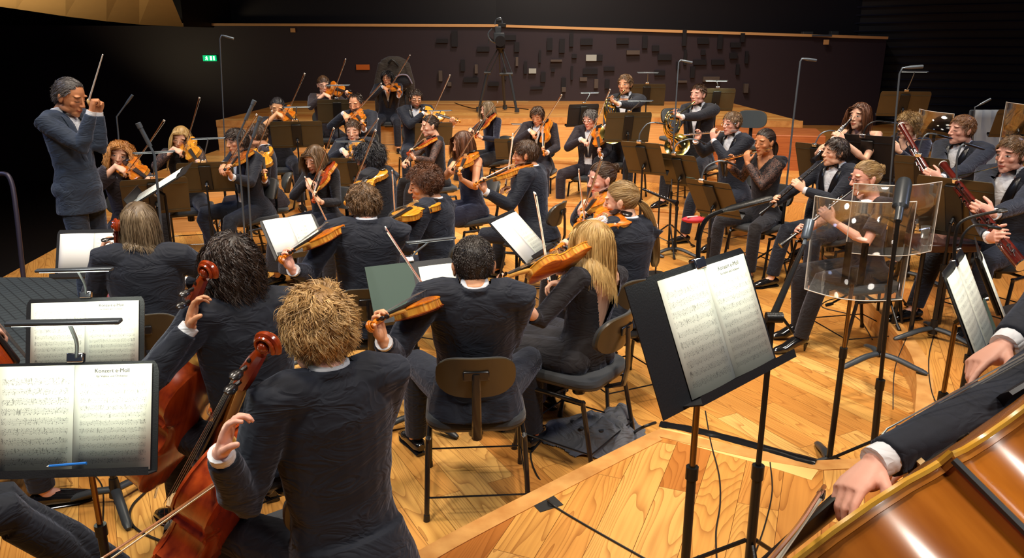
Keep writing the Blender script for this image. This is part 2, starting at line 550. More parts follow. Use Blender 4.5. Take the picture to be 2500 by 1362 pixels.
M['chair_shell'] = simple('chair_shell_brown_black', (.050, .038, .022, 1), .34, var=.1)
M['chair_pad'] = simple('chair_cushion_fabric', (.018, .021, .025, 1), .9, bump=.4, bscale=400, sheen=.3)
M['chair_pad2'] = simple('chair_cushion_slate', (.030, .040, .046, 1), .9, bump=.4, bscale=400, sheen=.3)
M['tube'] = simple('black_chair_tube', (.010, .010, .011, 1), .25, coat=.3)
M['violin_o'] = varnish('orange_violin_varnish', srgb(176, 78, 14), srgb(232, 140, 36))
M['violin_r'] = varnish('red_violin_varnish', srgb(120, 34, 10), srgb(186, 74, 24))
M['violin_b'] = varnish('brown_violin_varnish', srgb(124, 58, 16), srgb(184, 100, 36))
M['violin_y'] = varnish('golden_violin_varnish', srgb(204, 118, 22), srgb(244, 176, 56))
M['ribwood'] = varnish('flamed_rib_maple', srgb(170, 88, 20), srgb(240, 178, 70), stretch=(2, 14, 1))
M['neckwood'] = varnish('neck_maple', srgb(196, 136, 60), srgb(232, 182, 98), coat=.3)
M['ebony'] = simple('ebony', (.012, .010, .010, 1), .28, coat=.3)
M['string'] = simple('string_steel', (.55, .55, .55, 1), .3, metal=.9)
M['bridge'] = simple('bridge_maple', srgb(222, 184, 122), .5)
M['stick'] = varnish('bow_stick_wood', srgb(130, 70, 38), srgb(186, 118, 70), stretch=(1, 1, 1))
M['horsehair'] = simple('bow_hair', (.80, .74, .58, 1), .5)
M['ivory'] = simple('ivory_white', (.8, .78, .72, 1), .4)
M['silver'] = simple('silver_keywork', (.75, .75, .78, 1), .16, metal=1)
M['gold'] = simple('lacquered_brass', (.85, .62, .16, 1), .15, metal=1)
M['goldflute'] = simple('rose_gold', (.90, .62, .30, 1), .2, metal=1)
M['grenadilla'] = simple('grenadilla_wood', (.010, .009, .010, 1), .22, coat=.4)
M['bassoonwood'] = varnish('bassoon_maple', srgb(62, 14, 10), srgb(108, 34, 24), stretch=(1, 1, 1))
M['paper'] = paper_mat('printed_music_page', 10)
M['paper2'] = paper_mat('printed_music_page_piano', 9, seed=4.2, dense=1.1)
M['paper3'] = paper_mat('printed_music_page_title', 11, seed=8.1, top=.84)
M['paper_white'] = simple('plain_page', (.82, .82, .78, 1), .8)
M['cable'] = simple('black_rubber_cable', (.008, .008, .008, 1), .45)
M['coat'] = cloth('grey_coat_cloth', (.12, .125, .14, 1), rough=.8, wr=.9, sheen=.2)
M['green_card'] = simple('green_folder_card', (.045, .085, .065, 1), .6)
M['green_label'] = simple('green_label_card', (.22, .36, .07, 1), .6)
M['red_cloth'] = simple('red_pouch', (.55, .02, .04, 1), .6)
M['carpet'] = None
M['wall_dark'] = simple('black_lacquer_wall', (.012, .010, .011, 1), .32, bump=.05, bscale=60)
M['wall_purple'] = simple('dark_plum_wall', (.030, .019, .024, 1), .42, bump=.05, bscale=300)
M['wall_black'] = simple('black_wall', (.0015, .0015, .004, 1), .6)
M['wall_blue'] = simple('night_blue_wall', (.012, .014, .040, 1), .6)
M['beige'] = simple('beige_plaster', srgb(196, 158, 100), .8, var=.06)
M['ledge'] = simple('ledge_wood', srgb(220, 170, 110), .4)
M['exit'] = emis('exit_green', (.0, .50, .16, 1), 1.0)
M['exit_w'] = emis('exit_white', (.75, 1, .85, 1), 1.6)
M['orange'] = simple('orange_plate', srgb(214, 110, 30), .6)
M['plexi'] = None
def _plexi():
    m, nt, b = new_mat('clear_acrylic')
    for n in list(nt.nodes):
        if n.type == 'BSDF_PRINCIPLED': nt.nodes.remove(n)
    out = [n for n in nt.nodes if n.type == 'OUTPUT_MATERIAL'][0]
    tr = N(nt, 'ShaderNodeBsdfTransparent'); tr.inputs[0].default_value = (.97, .97, .96, 1)
    gl = N(nt, 'ShaderNodeBsdfGlossy'); gl.inputs['Roughness'].default_value = .06
    lw = N(nt, 'ShaderNodeLayerWeight'); lw.inputs[0].default_value = .25
    mx = N(nt, 'ShaderNodeMixShader')
    nt.links.new(mth(nt, 'MULTIPLY_ADD', lw.outputs['Fresnel'], .6, .02, clamp=True), mx.inputs[0])
    nt.links.new(tr.outputs[0], mx.inputs[1]); nt.links.new(gl.outputs[0], mx.inputs[2])
    nt.links.new(mx.outputs[0], out.inputs[0])
    return m
M['plexi'] = _plexi()
M['plexi_edge'] = simple('acrylic_edge', (.75, .74, .68, 1), .3)
def _carpet():
    m, nt, b = new_mat('podium_carpet')
    tc = N(nt, 'ShaderNodeTexCoord')
    mp = N(nt, 'ShaderNodeMapping'); mp.inputs['Rotation'].default_value = (0, 0, .8)
    nt.links.new(tc.outputs['Object'], mp.inputs[0])
    ck = N(nt, 'ShaderNodeTexBrick'); ck.inputs['Scale'].default_value = 1; ck.inputs['Brick Width'].default_value = .07; ck.inputs['Row Height'].default_value = .07; ck.offset = 0
    ck.inputs['Mortar Size'].default_value = .005
    nt.links.new(mp.outputs[0], ck.inputs['Vector'])
    nt.links.new(mix(nt, ck.outputs['Fac'], (.040, .052, .056, 1), (.012, .016, .018, 1)), b.inputs['Base Color'])
    b.inputs['Roughness'].default_value = .9
    return m
M['carpet'] = _carpet()
# ---------------------------------------------------------------- the hall
R1, R2, R3 = .2, .4, .9          # heights of first riser, second riser and rear platform

def slab(name, outline, z0, z1, top, side):
    mb = MB()
    n = len(outline)
    mb.add([(x, y, z1) for x, y in outline], [tuple(range(n))], 0)
    for i in range(n):
        a = outline[i]; b_ = outline[(i + 1) % n]
        mb.add([(a[0], a[1], z0), (b_[0], b_[1], z0), (b_[0], b_[1], z1), (a[0], a[1], z1)], [(0, 1, 2, 3)], 1)
    o = mb.build(name, [top, side], smooth=False)
    return tag(o, kind='structure')

def curve2(pts, sub=8):
    return [(p.x, p.y) for p in smooth_path([(x, y, 0) for x, y in pts], sub)]

def nosing(name, pts, z, w=.075, t=.03):
    """board along the edge of a riser, on its inner (higher) side; slightly proud of the face"""
    path = [Vector((x, y, 0)) for x, y in pts]
    mb = MB(); L = []
    for i, p in enumerate(path):
        t_ = (path[min(i + 1, len(path) - 1)] - path[max(i - 1, 0)]).normalized()
        nrm = Vector((t_.y, -t_.x, 0))
        L.append((p - nrm * .012, p + nrm * w))
    for i in range(len(L) - 1):
        a, b_ = L[i]; c, d = L[i + 1]
        z1 = Vector((0, 0, z + .004)); z0 = Vector((0, 0, z - t))
        vs = [a + z0, b_ + z0, b_ + z1, a + z1, c + z0, d + z0, d + z1, c + z1]
        mb.add(vs, [(3, 2, 6, 7), (0, 3, 7, 4), (1, 5, 6, 2), (0, 4, 5, 1)], 0)
    o = mb.build(name, M['nosing'], smooth=False)
    return tag(o, kind='structure')

# stage floor (level 0)
slab('floor', [(-4.75, -1.0), (9, -1.0), (9, 18.5), (-4.95, 18.5), (-5.05, 9.4), (-4.75, 6.6)], -.9, 0, M['floor'], M['face'])
# riser 1: surrounds the strings; its inner edge
edge1 = curve2([(-1.6, 1.3), (-.9, 2.02), (-.39, 2.56), (-.12, 2.82), (.35, 3.24), (.757, 3.6)], 5) + curve2([(.757, 3.6), (1.45, 3.28), (1.95, 3.42)], 3)[1:]
edge1 += curve2([(1.95, 3.42), (2.2, 3.84), (2.55, 4.6), (2.76, 5.66), (2.9, 6.7), (2.95, 7.6), (2.75, 8.4), (2.25, 8.95), (1.3, 9.45), (0, 9.65), (-1.3, 9.6), (-2.5, 9.35), (-3.7, 8.9), (-4.97, 8.7)], 7)[1:]
slab('riser_floor_first', edge1 + [(-4.97, 18.4), (8.9, 18.4), (8.9, -.9), (-1.6, -.9)], .0, R1, M['riser'], M['face'])['label'] = 'first curved riser around the strings'
nosing('trim_1', edge1, R1)
edge2 = curve2([(5.8, 8.6), (4.1, 9.3), (2.95, 10.2), (2.3, 10.9), (1.5, 11.5), (.6, 11.95), (-.5, 12.15), (-1.6, 11.75), (-2.9, 10.6), (-3.9, 9.9), (-4.97, 9.6)], 6)
slab('riser_floor_second', edge2 + [(-4.97, 18.3), (8.8, 18.3), (8.8, 8.6)], R1, R2, M['riser_back'], M['face'])
nosing('trim_2', edge2, R2)
# rear platform
edge3 = [(4.75, 12.9), (2.6, 13.6), (.9, 13.7), (-.8, 13.4), (-3.4, 13.0), (-4.9, 13.1)]
slab('rear_platform', edge3 + [(-4.9, 18.2), (4.75, 18.2)], R2, R3, M['riser_back'], M['face'])['kind'] = 'structure'
nosing('trim_3', edge3, R3, w=.12, t=.1)
# reddish end of the rear platform
mb = MB(); mb.box((3.62, 11.6, .64), (1.75, 1.1, .5), Matrix.Rotation(math.radians(-14), 3, 'Z'))
mb.build('platform_box', M['face_red'], smooth=False, bevel=.01)['label'] = 'reddish wooden box closing the rear platform behind the empty chairs'
bpy.data.objects['platform_box']['category'] = 'platform'

# walls
def wallquad(name, pts, mat, kind='structure'):
    mb = MB()
    for a, b_ in zip(pts[:-1], pts[1:]):
        mb.add([(a[0], a[1], a[2]), (b_[0], b_[1], b_[2]), (b_[0], b_[1], b_[3]), (a[0], a[1], a[3])], [(0, 1, 2, 3)])
    o = mb.build(name, mat, smooth=False)
    return tag(o, kind=kind)
WY = 17.9
def wtop(px, py, y=WY):
    d = y / (CP + (681 - py) / FPX * SP)
    p = ray(px, py, d)
    return p
pa, pb, pc = wtop(440, 63), wtop(1210, 66), wtop(2165, 96, 17.4)
wallquad('wall_back', [(-15.5, 17.9, -.9, pa.z), (pa.x, pa.y, -.9, pa.z), (pb.x, pb.y, 0, pb.z), (pc.x, pc.y, 0, pc.z)], M['wall_purple'])
wallquad('wall_back_upper', [(-17, 18.6, 2, 9.3), (pa.x, 18.5, 2, 9), (pb.x, 18.5, 2, 9), (12, 18.2, 2, 9)], M['wall_dark'])
# ledge strip
mb = MB()
for a, b_ in ((pa, pb), (pb, pc)):
    for dy, dz in ((0, 0),):
        q = Vector((0, -.06, 0)); h = Vector((0, 0, .055)); k = Vector((0, .35, 0))
        mb.add([a + q, b_ + q, b_ + q + h, a + q + h, a + q + h + k, b_ + q + h + k, a + q + k, b_ + q + k], [(0, 1, 2, 3), (3, 2, 5, 4), (0, 6, 7, 1)])
tag(mb.build('trim_4', M['ledge'], smooth=False), kind='structure')
wallquad('wall_right', [(pc.x, pc.y, 0, pc.z), (pc.x + .3, pc.y + .8, 0, pc.z)], M['wall_dark'])
# louvred wall at the far side: horizontal slats
mb = MB()
mb.add([(6.5, 19.2, -1), (16, 12.5, -1), (16, 12.5, 9), (6.5, 19.2, 9)], [(0, 1, 2, 3)], 0)
dirv = (Vector((16, 12.5, 0)) - Vector((6.5, 19.2, 0))); nv = Vector((-dirv.y, dirv.x, 0)).normalized() * -.05
for k in range(20):
    z = .35 + k * .17
    a = Vector((6.5, 19.2, z)) + nv; b_ = Vector((16, 12.5, z)) + nv
    mb.tube([a, b_], .016, 4, 1)
tag(mb.build('wall_right_louvres', [M['wall_black'], M['wall_blue']], smooth=False), kind='structure')
wallquad('wall_left', [(-16, -4, -1, 9.3), (-13.5, 18.7, -1, 9.3)], M['wall_black'])
mb = MB(); mb.quad((-16, -3, -.9), (-4.5, -3, -.9), (-4.5, 19, -.9), (-16, 19, -.9))
tag(mb.build('floor_auditorium', M['wall_black'], smooth=False), kind='structure')
# pattern of recesses and little plates in the rear wall
RCH = [(1080,100,28,10,0),(1110,95,14,38,0),(1130,160,10,28,0),(1180,120,30,12,0),(1150,195,36,12,0),(1205,205,26,10,0),(1245,92,30,12,0),
 (1262,150,6,22,2),(1283,165,8,30,0),(1300,173,18,12,1),(1318,138,6,30,0),(1326,188,12,24,0),(1342,108,14,30,0),(1372,112,14,34,0),
 (1395,98,10,32,0),(1358,148,28,5,2),(1402,137,12,10,0),(1432,102,30,16,0),(1443,141,26,15,1),(1462,141,18,15,0),(1396,178,6,34,0),
 (1350,172,9,7,0),(1376,203,12,26,0),(1376,218,10,12,2),(1441,174,36,14,0),(1424,193,18,9,2),(1455,204,10,22,2),(1487,168,26,10,0),
 (1482,205,12,22,0),(1520,100,30,14,0),(1545,128,32,10,2),(1574,103,14,30,0),(1600,118,18,14,0),(1622,140,34,14,0),(1670,92,12,40,0),
 (1716,100,28,14,0),(1757,103,14,34,0),(1795,110,26,12,0),(1812,92,12,22,0),(1716,128,12,12,0),(1708,152,32,12,0),(1752,152,32,12,0),
 (1790,136,20,14,0),(1672,140,9,36,0),(1690,176,12,28,0),(1655,160,10,18,0),(1610,178,26,12,0),(1663,199,26,5,2),(1735,193,40,12,2),
 (1800,170,10,26,0),(1820,215,12,22,2),(1822,140,10,30,0),(1310,215,30,6,0),(1262,115,12,24,0),(1232,180,8,30,0),(1098,205,9,10,2),(1076,185,8,26,2),(1163,168,7,22,2)]
for kind, nm, mt in ((0, 'wall_back_recesses', 'wall_black'), (1, 'wall_back_pale_plates', None), (2, 'wall_back_brown_plates', None)):
    mb = MB()
    for (cx, cy, w_, h_, k) in RCH:
        if k != kind: continue
        y = WY - .04 - max(0, cx - 1210) * .5 / 955
        a = wtop(cx - w_ / 2, cy + h_ / 2, y); b_ = wtop(cx + w_ / 2, cy - h_ / 2, y)
        mb.box(((a.x + b_.x) / 2, y - .02, (a.z + b_.z) / 2), (abs(b_.x - a.x), .04 + .03 * kind, abs(b_.z - a.z)))
    mt = {0: M['wall_black'], 1: simple('pale_glass_plate', (.42, .46, .42, 1), .4), 2: simple('brown_plate', (.09, .07, .055, 1), .5)}[kind]  # plates differ in base colour only
    tag(mb.build(nm, mt, smooth=False), kind='structure')
# small light switches / plates on the walls
def plate(px, py, w_, h_, mat, name, label, cat='plate', y=WY - .03):
    a = wtop(px, py, y); s = y / FPX * 1.02
    mb = MB(); mb.box((0, 0, 0), (w_ * s, .03, h_ * s))
    o = mb.build(name, mat, smooth=False, bevel=.004); o.location = a
    return tag(o, label, cat)
plate(886, 164, 31, 12, M['orange'], 'wall_plate', 'small orange plate on the dark rear wall')
plate(715, 74, 11, 9, M['ledge'], 'wall_socket', 'small pale socket under the ledge behind the far violins', 'socket')
plate(2017, 103, 12, 11, M['ledge'], 'wall_socket', 'small pale socket under the ledge near the wall corner', 'socket', 17.38)
# exit sign
sg = empty('exit_sign', wtop(512, 142, WY - .05), 'lit green emergency exit sign with white running figure on dark wall', 'sign')
s = WY / FPX
mb = MB(); mb.box((0, 0, 0), (30 * s, .05, 13 * s)); mb.build('sign_panel', M['exit'], sg, smooth=False)
mb = MB()
for x0, w_, h_ in ((4, 5, 9), (11, 3.5, 9)): mb.box((x0 * s, -.03, 0), (w_ * s * .8, .012, h_ * s))
mb.ellipsoid((-6 * s, -.03, 3.2 * s), (1.3 * s, .01, 1.3 * s))
mb.tube([(-6 * s, -.03, 2 * s), (-7 * s, -.03, -1 * s), (-9 * s, -.03, -4 * s)], .008, 5)
mb.tube([(-7 * s, -.03, -1 * s), (-4.5 * s, -.03, -2.5 * s), (-4.5 * s, -.03, -4.5 * s)], .008, 5)
mb.tube([(-9 * s, -.03, 1 * s), (-6.3 * s, -.03, 1.3 * s), (-3.5 * s, -.03, 0)], .008, 5)
mb.build('sign_figure', M['exit_w'], sg)
# beige curved balcony soffit at the upper left
mb = MB()
low = [(-60, 8), (40, 22), (160, 40), (260, 52), (340, 60), (448, 65)]
hi = [(-60, -160), (40, -150), (160, -140), (260, -130), (340, -120), (392, -70)]
A = [wtop(x, y, 14.0 + 3.0 * i / 5) for i, (x, y) in enumerate(low)]
B = [wtop(x, y, 11.5 + 3.0 * i / 5) for i, (x, y) in enumerate(hi)]
for i in range(5):
    mb.add([A[i], A[i + 1], B[i + 1], B[i]], [(0, 1, 2, 3)])
    k = Vector((0, .5, .0)); mb.add([A[i], A[i + 1], A[i + 1] + k, A[i] + k], [(3, 2, 1, 0)])
tag(mb.build('ceiling_balcony', M['beige'], smooth=False), kind='structure')
wallquad('wall_balcony_side', [(A[5].x, A[5].y, A[5].z, 9), (A[5].x + .5, A[5].y + 1.5, A[5].z, 9)], M['wall_dark'])
# balcony front (upper centre), catching some light
mb = MB()
a = wtop(455, 62, 17.6); b_ = wtop(1840, 84, 17.6)
# conductor's podium with grey carpet
tag(slab('podium_floor', [(-4.55, 4.2), (-2.95, 4.2), (-2.95, 6.35), (-4.55, 6.35)], 0, .2, M['carpet'], M['stand']), kind='structure')
# black hand rail behind the conductor
rl = empty('hand_rail', at(58, 684, 0.0), 'curved dark metal hand rail standing at the edge of the podium', 'rail')
bp = at(58, 684, 0.0); tp = ray(0, 425, depth_at(684, 0.0))
pts = smooth_path([Vector((0, 0, 0)), (ray(40, 520, depth_at(684, 0)) - bp), (ray(26, 440, depth_at(684, 0)) - bp), (ray(0, 424, depth_at(684, 0)) - bp), (ray(-60, 440, depth_at(684, 0)) - bp)], 8)
mb = MB(); mb.tube(pts, .022, 10); mb.build('rail_tube', simple('rail_plum_steel', (.06, .05, .075, 1), .35, metal=.4), rl)
# ceiling far above
mb = MB(); mb.quad((-16, -4, 9.2), (16, -4, 9.2), (16, 19, 9.2), (-16, 19, 9.2))
tag(mb.build('ceiling', M['wall_black'], smooth=False), kind='structure')
# ---------------------------------------------------------------- instruments
PROTO = {}
def catmull(pts, y):
    return float(np.interp(y, [p[0] for p in pts], [p[1] for p in pts]))

VW = [(0, .004), (.003, .035), (.010, .060), (.022, .080), (.040, .094), (.065, .103), (.09, .103), (.115, .095), (.132, .083), (.142, .079), (.148, .085), (.152, .074),
      (.165, .062), (.182, .055), (.200, .054), (.215, .058), (.228, .066), (.2335, .076), (.240, .070), (.252, .074), (.275, .083), (.297, .084), (.318, .077), (.336, .062), (.348, .040), (.354, .018), (.356, .004)]

def fiddle_mesh(rib=.031, arch=.014, scale=1.0):
    """body of the violin family: arched plates with overhang and ribs"""
    mb = MB()
    K = 10
    def plate_(zb, sgn, mi, over=.0028):
        vs = []; fs = []
        for (y, wd) in VW:
            wd = wd + over
            yy = (y - .178) * (1 + over / .178) + .178
            for k in range(-K, K + 1):
                u = k / K
                e = (1 - u * u)
                ey = max(0.0, 1 - ((y - .178) / .178) ** 2)
                z = zb + sgn * arch * (e ** .8) * (ey ** .6)
                vs.append((u * wd, yy, z))
        n = 2 * K + 1
        for i in range(len(VW) - 1):
            for k in range(n - 1):
                q = (i * n + k, i * n + k + 1, (i + 1) * n + k + 1, (i + 1) * n + k)
                fs.append(q if sgn > 0 else q[::-1])
        mb.add(vs, fs, mi)
        # edge thickness
        ed = [(-(wd + over), (y - .178) * (1 + over / .178) + .178) for y, wd in VW] + [((wd + over), (y - .178) * (1 + over / .178) + .178) for y, wd in reversed(VW)]
        N_ = len(ed); vs = []; fs = []
        for x, y in ed: vs += [(x, y, zb), (x, y, zb - sgn * .004)]
        for i in range(N_):
            j = (i + 1) % N_
            fs.append((2 * i, 2 * j, 2 * j + 1, 2 * i + 1))
        mb.add(vs, fs, mi)
    plate_(rib / 2 + .002, 1, 0); plate_(-rib / 2 - .002, -1, 1)
    ed = [(-wd, y) for y, wd in VW] + [(wd, y) for y, wd in reversed(VW)]
    vs = []; fs = []; n = len(ed)
    for x, y in ed: vs += [(x, y, rib / 2 + .001), (x, y, -rib / 2 - .001)]
    for i in range(n):
        j = (i + 1) % n
        fs.append((2 * i, 2 * i + 1, 2 * j + 1, 2 * j))
    mb.add(vs, fs, 2)
    return mb

def fhole(mb, side, z, s=1.0):
    pts = [(.026, .193), (.022, .188), (.021, .18), (.026, .168), (.030, .158), (.036, .148), (.041, .140), (.040, .132), (.034, .130)]
    P = smooth_path([(side * x, y, z + (.010 * (1 - (x / .07) ** 2) + .0035)) for x, y in pts], 3)
    mb.tube(P, [.0016 + .0012 * math.sin(PI * i / (len(P) - 1)) for i in range(len(P))], 5, flat=.4)
    mb.ellipsoid((side * .024, .188, z + .0125), (.0035, .0035, .001)); mb.ellipsoid((side * .036, .133, z + .0105), (.004, .004, .001))

def spiral(cx, cy, r0, turns, w0, n=34, sgn=1):
    out = []; rr = []; ww = []
    for i in range(n):
        t = i / (n - 1); a = -PI * .5 + turns * 2 * PI * t
        r = r0 * (1 - t) ** 1.0 * .86 + r0 * .14
        out.append(Vector((0, cy + math.cos(a) * r, cx + math.sin(a) * r)))
        rr.append(r0 * .30 * (1 - .45 * t)); ww.append(1.0)
    return out, rr

def make_fiddle(kind, top, back, sc=1.0, rib=.031, label=None):
    """violin / viola / cello scaled from one pattern; origin at the tail end, +Y to the scroll, +Z out of the front"""
    r = empty('viola' if kind == 'viola' else kind)
    z = rib / 2 + .002
    cello = kind == 'cello'
    b = fiddle_mesh(rib, .014)
    b.build('body', [top, back, M['ribwood'] if not cello else back], r)
    for sx in (-1, 1): mb = MB(); fhole(mb, sx, z); mb.build('sound_hole', M['gap'], r)
    # neck with heel
    zt = z + .004
    mb = MB()
    mb.tube([(0, .345, -rib * .35), (0, .350, 0), (0, .365, zt - .008), (0, .42, zt - .006), (0, .485, zt - .006)], [.013, .013, .0125, .0118, .0115], 10, up=(0, 0, 1), flat=[1, .9, .8, .75, .8])
    mb.build('neck', M['neckwood'], r)
    mb = MB()
    L0, L1 = (.235, .487)
    vs = []
    for y, hw, zz in ((L0, .0205, z + .023), (L1, .0118, z + .008)):
        for u in (-1, -.5, 0, .5, 1):
            vs.append((u * hw, y, zz - .004 * u * u))
        vs.append((hw, y, zz - .007)); vs.append((-hw, y, zz - .007))
    n = 7
    mb.add(vs, [(k, (k + 1) % n, n + (k + 1) % n, n + k) for k in range(n)] + [tuple(range(n))[::-1], tuple(range(n, 2 * n))])
    mb.build('fingerboard', M['ebony'], r)
    # pegbox and scroll
    mb = MB()
    mb.tube([(0, .482, z), (0, .505, z - .002), (0, .535, z - .006), (0, .556, z - .010)], [.0135, .0135, .0115, .0095], 8, up=(0, 0, 1), flat=[.9, 1.0, 1.0, .95])
    sp, rr = spiral(z - .012, .574, .0195, 1.55, 1)
    mb.tube(sp, rr, 8, up=(1, 0, 0), flat=1.0)
    for sx in (-1, 1):
        mb.ellipsoid((sx * .0085, .574, z - .012), (.006, .007, .007))
        q, rq = spiral(z - .012, .574, .017, 1.4, 1, 26)
        mb.tube([p + Vector((sx * .0075, 0, 0)) for p in q], [x * .6 for x in rq], 6, up=(1, 0, 0))
    mb.build('scroll', top if not cello else M['violin_r'], r)
    for i, (y, sx) in enumerate(((.497, 1), (.512, -1), (.527, 1), (.541, -1))):
        mb = MB()
        mb.tube([(-.012 * sx, y, z - .002), (.022 * sx, y, z - .001)], [.0030, .0038], 7)
        mb.tube([(.020 * sx, y, z - .001), (.026 * sx, y, z - .001), (.036 * sx, y, z - .001), (.042 * sx, y, z - .001)], [.004, .0075, .0085, .004], 8, up=(0, 1, 0), flat=.45)
        mb.build('peg', M['ebony'], r)
    mb = MB()
    mb.prism([(-.020, 0), (-.019, .006), (-.012, .010), (-.016, .020), (-.018, .026), (-.006, .033), (.006, .033), (.018, .026), (.016, .020), (.012, .010), (.019, .006), (.020, 0), (.010, -.001), (.006, .006), (-.006, .006), (-.010, -.001)], -.002, .002,
             M=Matrix.Translation((0, .160, z + .012)) @ Matrix.Rotation(PI / 2, 4, 'X'))
    mb.build('bridge', M['bridge'], r)
    mb = MB()
    mb.tube([(0, .012, z + .014), (0, .03, z + .02), (0, .105, z + .026)], [.010, .013, .021], 8, up=(0, 0, 1), flat=.3)
    mb.build('tailpiece', M['ebony'], r)
    mb = MB()
    for i, u in enumerate((-1, -.33, .33, 1)):
        mb.tube([(u * .015, .10, z + .027), (u * .0165, .160, z + .043), (u * .0075, .488, z + .0125)], .0009 if not cello else .0006, 4)
    mb.build('strings', M['string'], r)
    if not cello:
        mb = MB(); mb.ellipsoid((-.045, .032, z + .018), (.035, .028, .007)); mb.ellipsoid((-.02, .004, z + .008), (.03, .006, .012))
        mb.build('chin_rest', M['ebony'], r)
    else:
        mb = MB(); mb.tube([(0, .002, 0), (0, -.02, 0)], [.012, .009], 10); mb.tube([(0, -.02, 0), (0, -.12, 0)], .0028, 6)
        mb.build('endpin', M['chrome'], r)
    KIDS[r.name] = list(r.children) if r.children else [o for o in bpy.data.objects if o.parent == r]
    r['_s'] = sc
    return r

def hide_proto(r):
    """prototypes are placed the first time they are used"""
    PROTO_USED[r.name] = False
PROTO_USED = {}
def place(key, Mx, label=None, cat=None, group=None):
    r = PROTO[key]
    if PROTO_USED.get(key): c = copy_tree(r)
    else: c = r; PROTO_USED[key] = True
    c.matrix_world = Mx
    for k in ('_s',):
        if k in c: del c[k]
    if label: c['label'] = label
    if cat: c['category'] = cat
    if group: c['group'] = group
    return c

PROTO['violin_o'] = make_fiddle('violin', M['violin_o'], M['violin_o'])
PROTO['violin_r'] = make_fiddle('violin', M['violin_r'], M['violin_r'])
PROTO['violin_b'] = make_fiddle('violin', M['violin_b'], M['violin_b'])
PROTO['violin_y'] = make_fiddle('violin', M['violin_y'], M['violin_y'])
PROTO['viola_o'] = make_fiddle('viola', M['violin_o'], M['violin_b'])
PROTO['viola_y'] = make_fiddle('viola', M['violin_y'], M['violin_o'])
PROTO['cello'] = make_fiddle('cello', M['violin_r'], M['violin_r'], rib=.058)

def make_bow(name, stick, L=.74, r=.0042):
    e = empty(name)
    mb = MB()
    P = [(0, -.02, 0), (0, .1, -.002), (0, L * .5, -.009), (0, L * .85, -.004), (0, L - .01, 0)]
    mb.tube(smooth_path(P, 4), [r * (1.1 - .35 * i / 16) for i in range(17)], 7); mb.build('stick', stick, e)
    mb = MB(); mb.box((0, L * .5, -.016), (.009, L - .06, .0018)); mb.build('bow_hair', M['horsehair'], e, smooth=False)
    mb = MB(); mb.prism([(.0, -.004), (.045, -.004), (.045, -.016), (.036, -.020), (.004, -.020), (-.002, -.014)], -.006, .006, M=Matrix(((0, 0, 1, 0), (1, 0, 0, 0), (0, 1, 0, 0), (0, 0, 0, 1))))
    mb.build('frog', M['ebony'], e, smooth=False)
    mb = MB(); mb.tube([(0, .045, -.001), (0, .075, -.002)], r * 1.3, 8); mb.build('grip_winding', M['silver'], e)
    mb = MB(); mb.prism([(L - .02, 0), (L - .010, .003), (L, .002), (L - .004, -.014), (L - .02, -.015)], -.003, .003, M=Matrix(((0, 0, 1, 0), (1, 0, 0, 0), (0, 1, 0, 0), (0, 0, 0, 1))))
    mb.build('bow_tip', M['ivory'], e, smooth=False)
    KIDS[e.name] = [o for o in bpy.data.objects if o.parent == e]
    return e
PROTO['bow'] = make_bow('bow', M['stick'])

# ---- winds: origin at the mouth end, +Y down the tube
def keyed_tube(name, L, profile, body, keymat, nkeys, y0, y1, extra=None):
    e = empty(name)
    mb = MB(); mb.tube([(0, y, 0) for y, _ in profile], [r for _, r in profile], 14); mb.build('tube', body, e)
    mb = MB(); rnd = random.Random(5)
    R = max(r for _, r in profile[:-3]) + .003
    mb.tube([(R * .8, y0, R * .8), (R * .8, y1, R * .8)], .0018, 6); mb.tube([(-R * .8, y0 + .03, R * .8), (-R * .8, y1 - .04, R * .8)], .0016, 6)
    for i in range(nkeys):
        y = y0 + (y1 - y0) * (i + .5) / nkeys
        mb.tube([(0, y, R), (0, y, R + .004)], .0068, 10)
        mb.tube([(R * .8, y, R * .8), (0, y, R + .002)], .0018, 5)
        if i % 3 == 0: mb.tube([(R * .8, y, R * .8), (R * 1.5, y + .015, R * .1), (R * 1.2, y + .03, -R * .4)], .002, 5)
    mb.build('keywork', keymat, e)
    if extra: extra(e)
    KIDS[e.name] = [o for o in bpy.data.objects if o.parent == e]
    return e
def _rd(e):
    mb = MB(); mb.tube([(0, -.055, 0), (0, -.02, 0), (0, .004, 0)], [.0035, .0022, .003], 8, flat=[.3, 1, 1]); mb.build('reed', M['bridge'], e)
PROTO['oboe'] = keyed_tube('oboe', .59, [(0, .006), (.03, .0065), (.3, .0095), (.5, .0115), (.55, .014), (.585, .0195), (.6, .021)], M['grenadilla'], M['silver'], 12, .07, .50, _rd)
def _mp(e):
    mb = MB(); mb.tube([(0, -.05, .004), (0, -.02, 0), (0, .02, 0)], [.004, .010, .012], 10); mb.build('mouthpiece', M['ebony'], e)
    mb = MB()
    for y in (.02, .09, .30, .56): mb.tube([(0, y, 0), (0, y + .008, 0)], .0155, 12)
    mb.build('joint_rings', M['silver'], e)
PROTO['clarinet'] = keyed_tube('clarinet', .66, [(0, .0115), (.1, .0135), (.3, .0135), (.56, .0145), (.6, .018), (.64, .027), (.655, .031)], M['grenadilla'], M['silver'], 12, .11, .54, _mp)
def _lip(e):
    mb = MB(); mb.ellipsoid((0, .085, .008), (.010, .016, .006)); mb.build('lip_plate', M['silver'], e)
PROTO['flute'] = keyed_tube('flute', .67, [(0, .0095), (.2, .0100), (.205, .0112), (.235, .0112), (.24, .0098), (.67, .0095)], M['silver'], M['silver'], 13, .26, .64, _lip)
PROTO['flute_gold'] = keyed_tube('flute', .67, [(0, .0095), (.2, .0100), (.205, .0112), (.235, .0112), (.24, .0098), (.67, .0095)], M['goldflute'], M['silver'], 13, .26, .64, _lip)

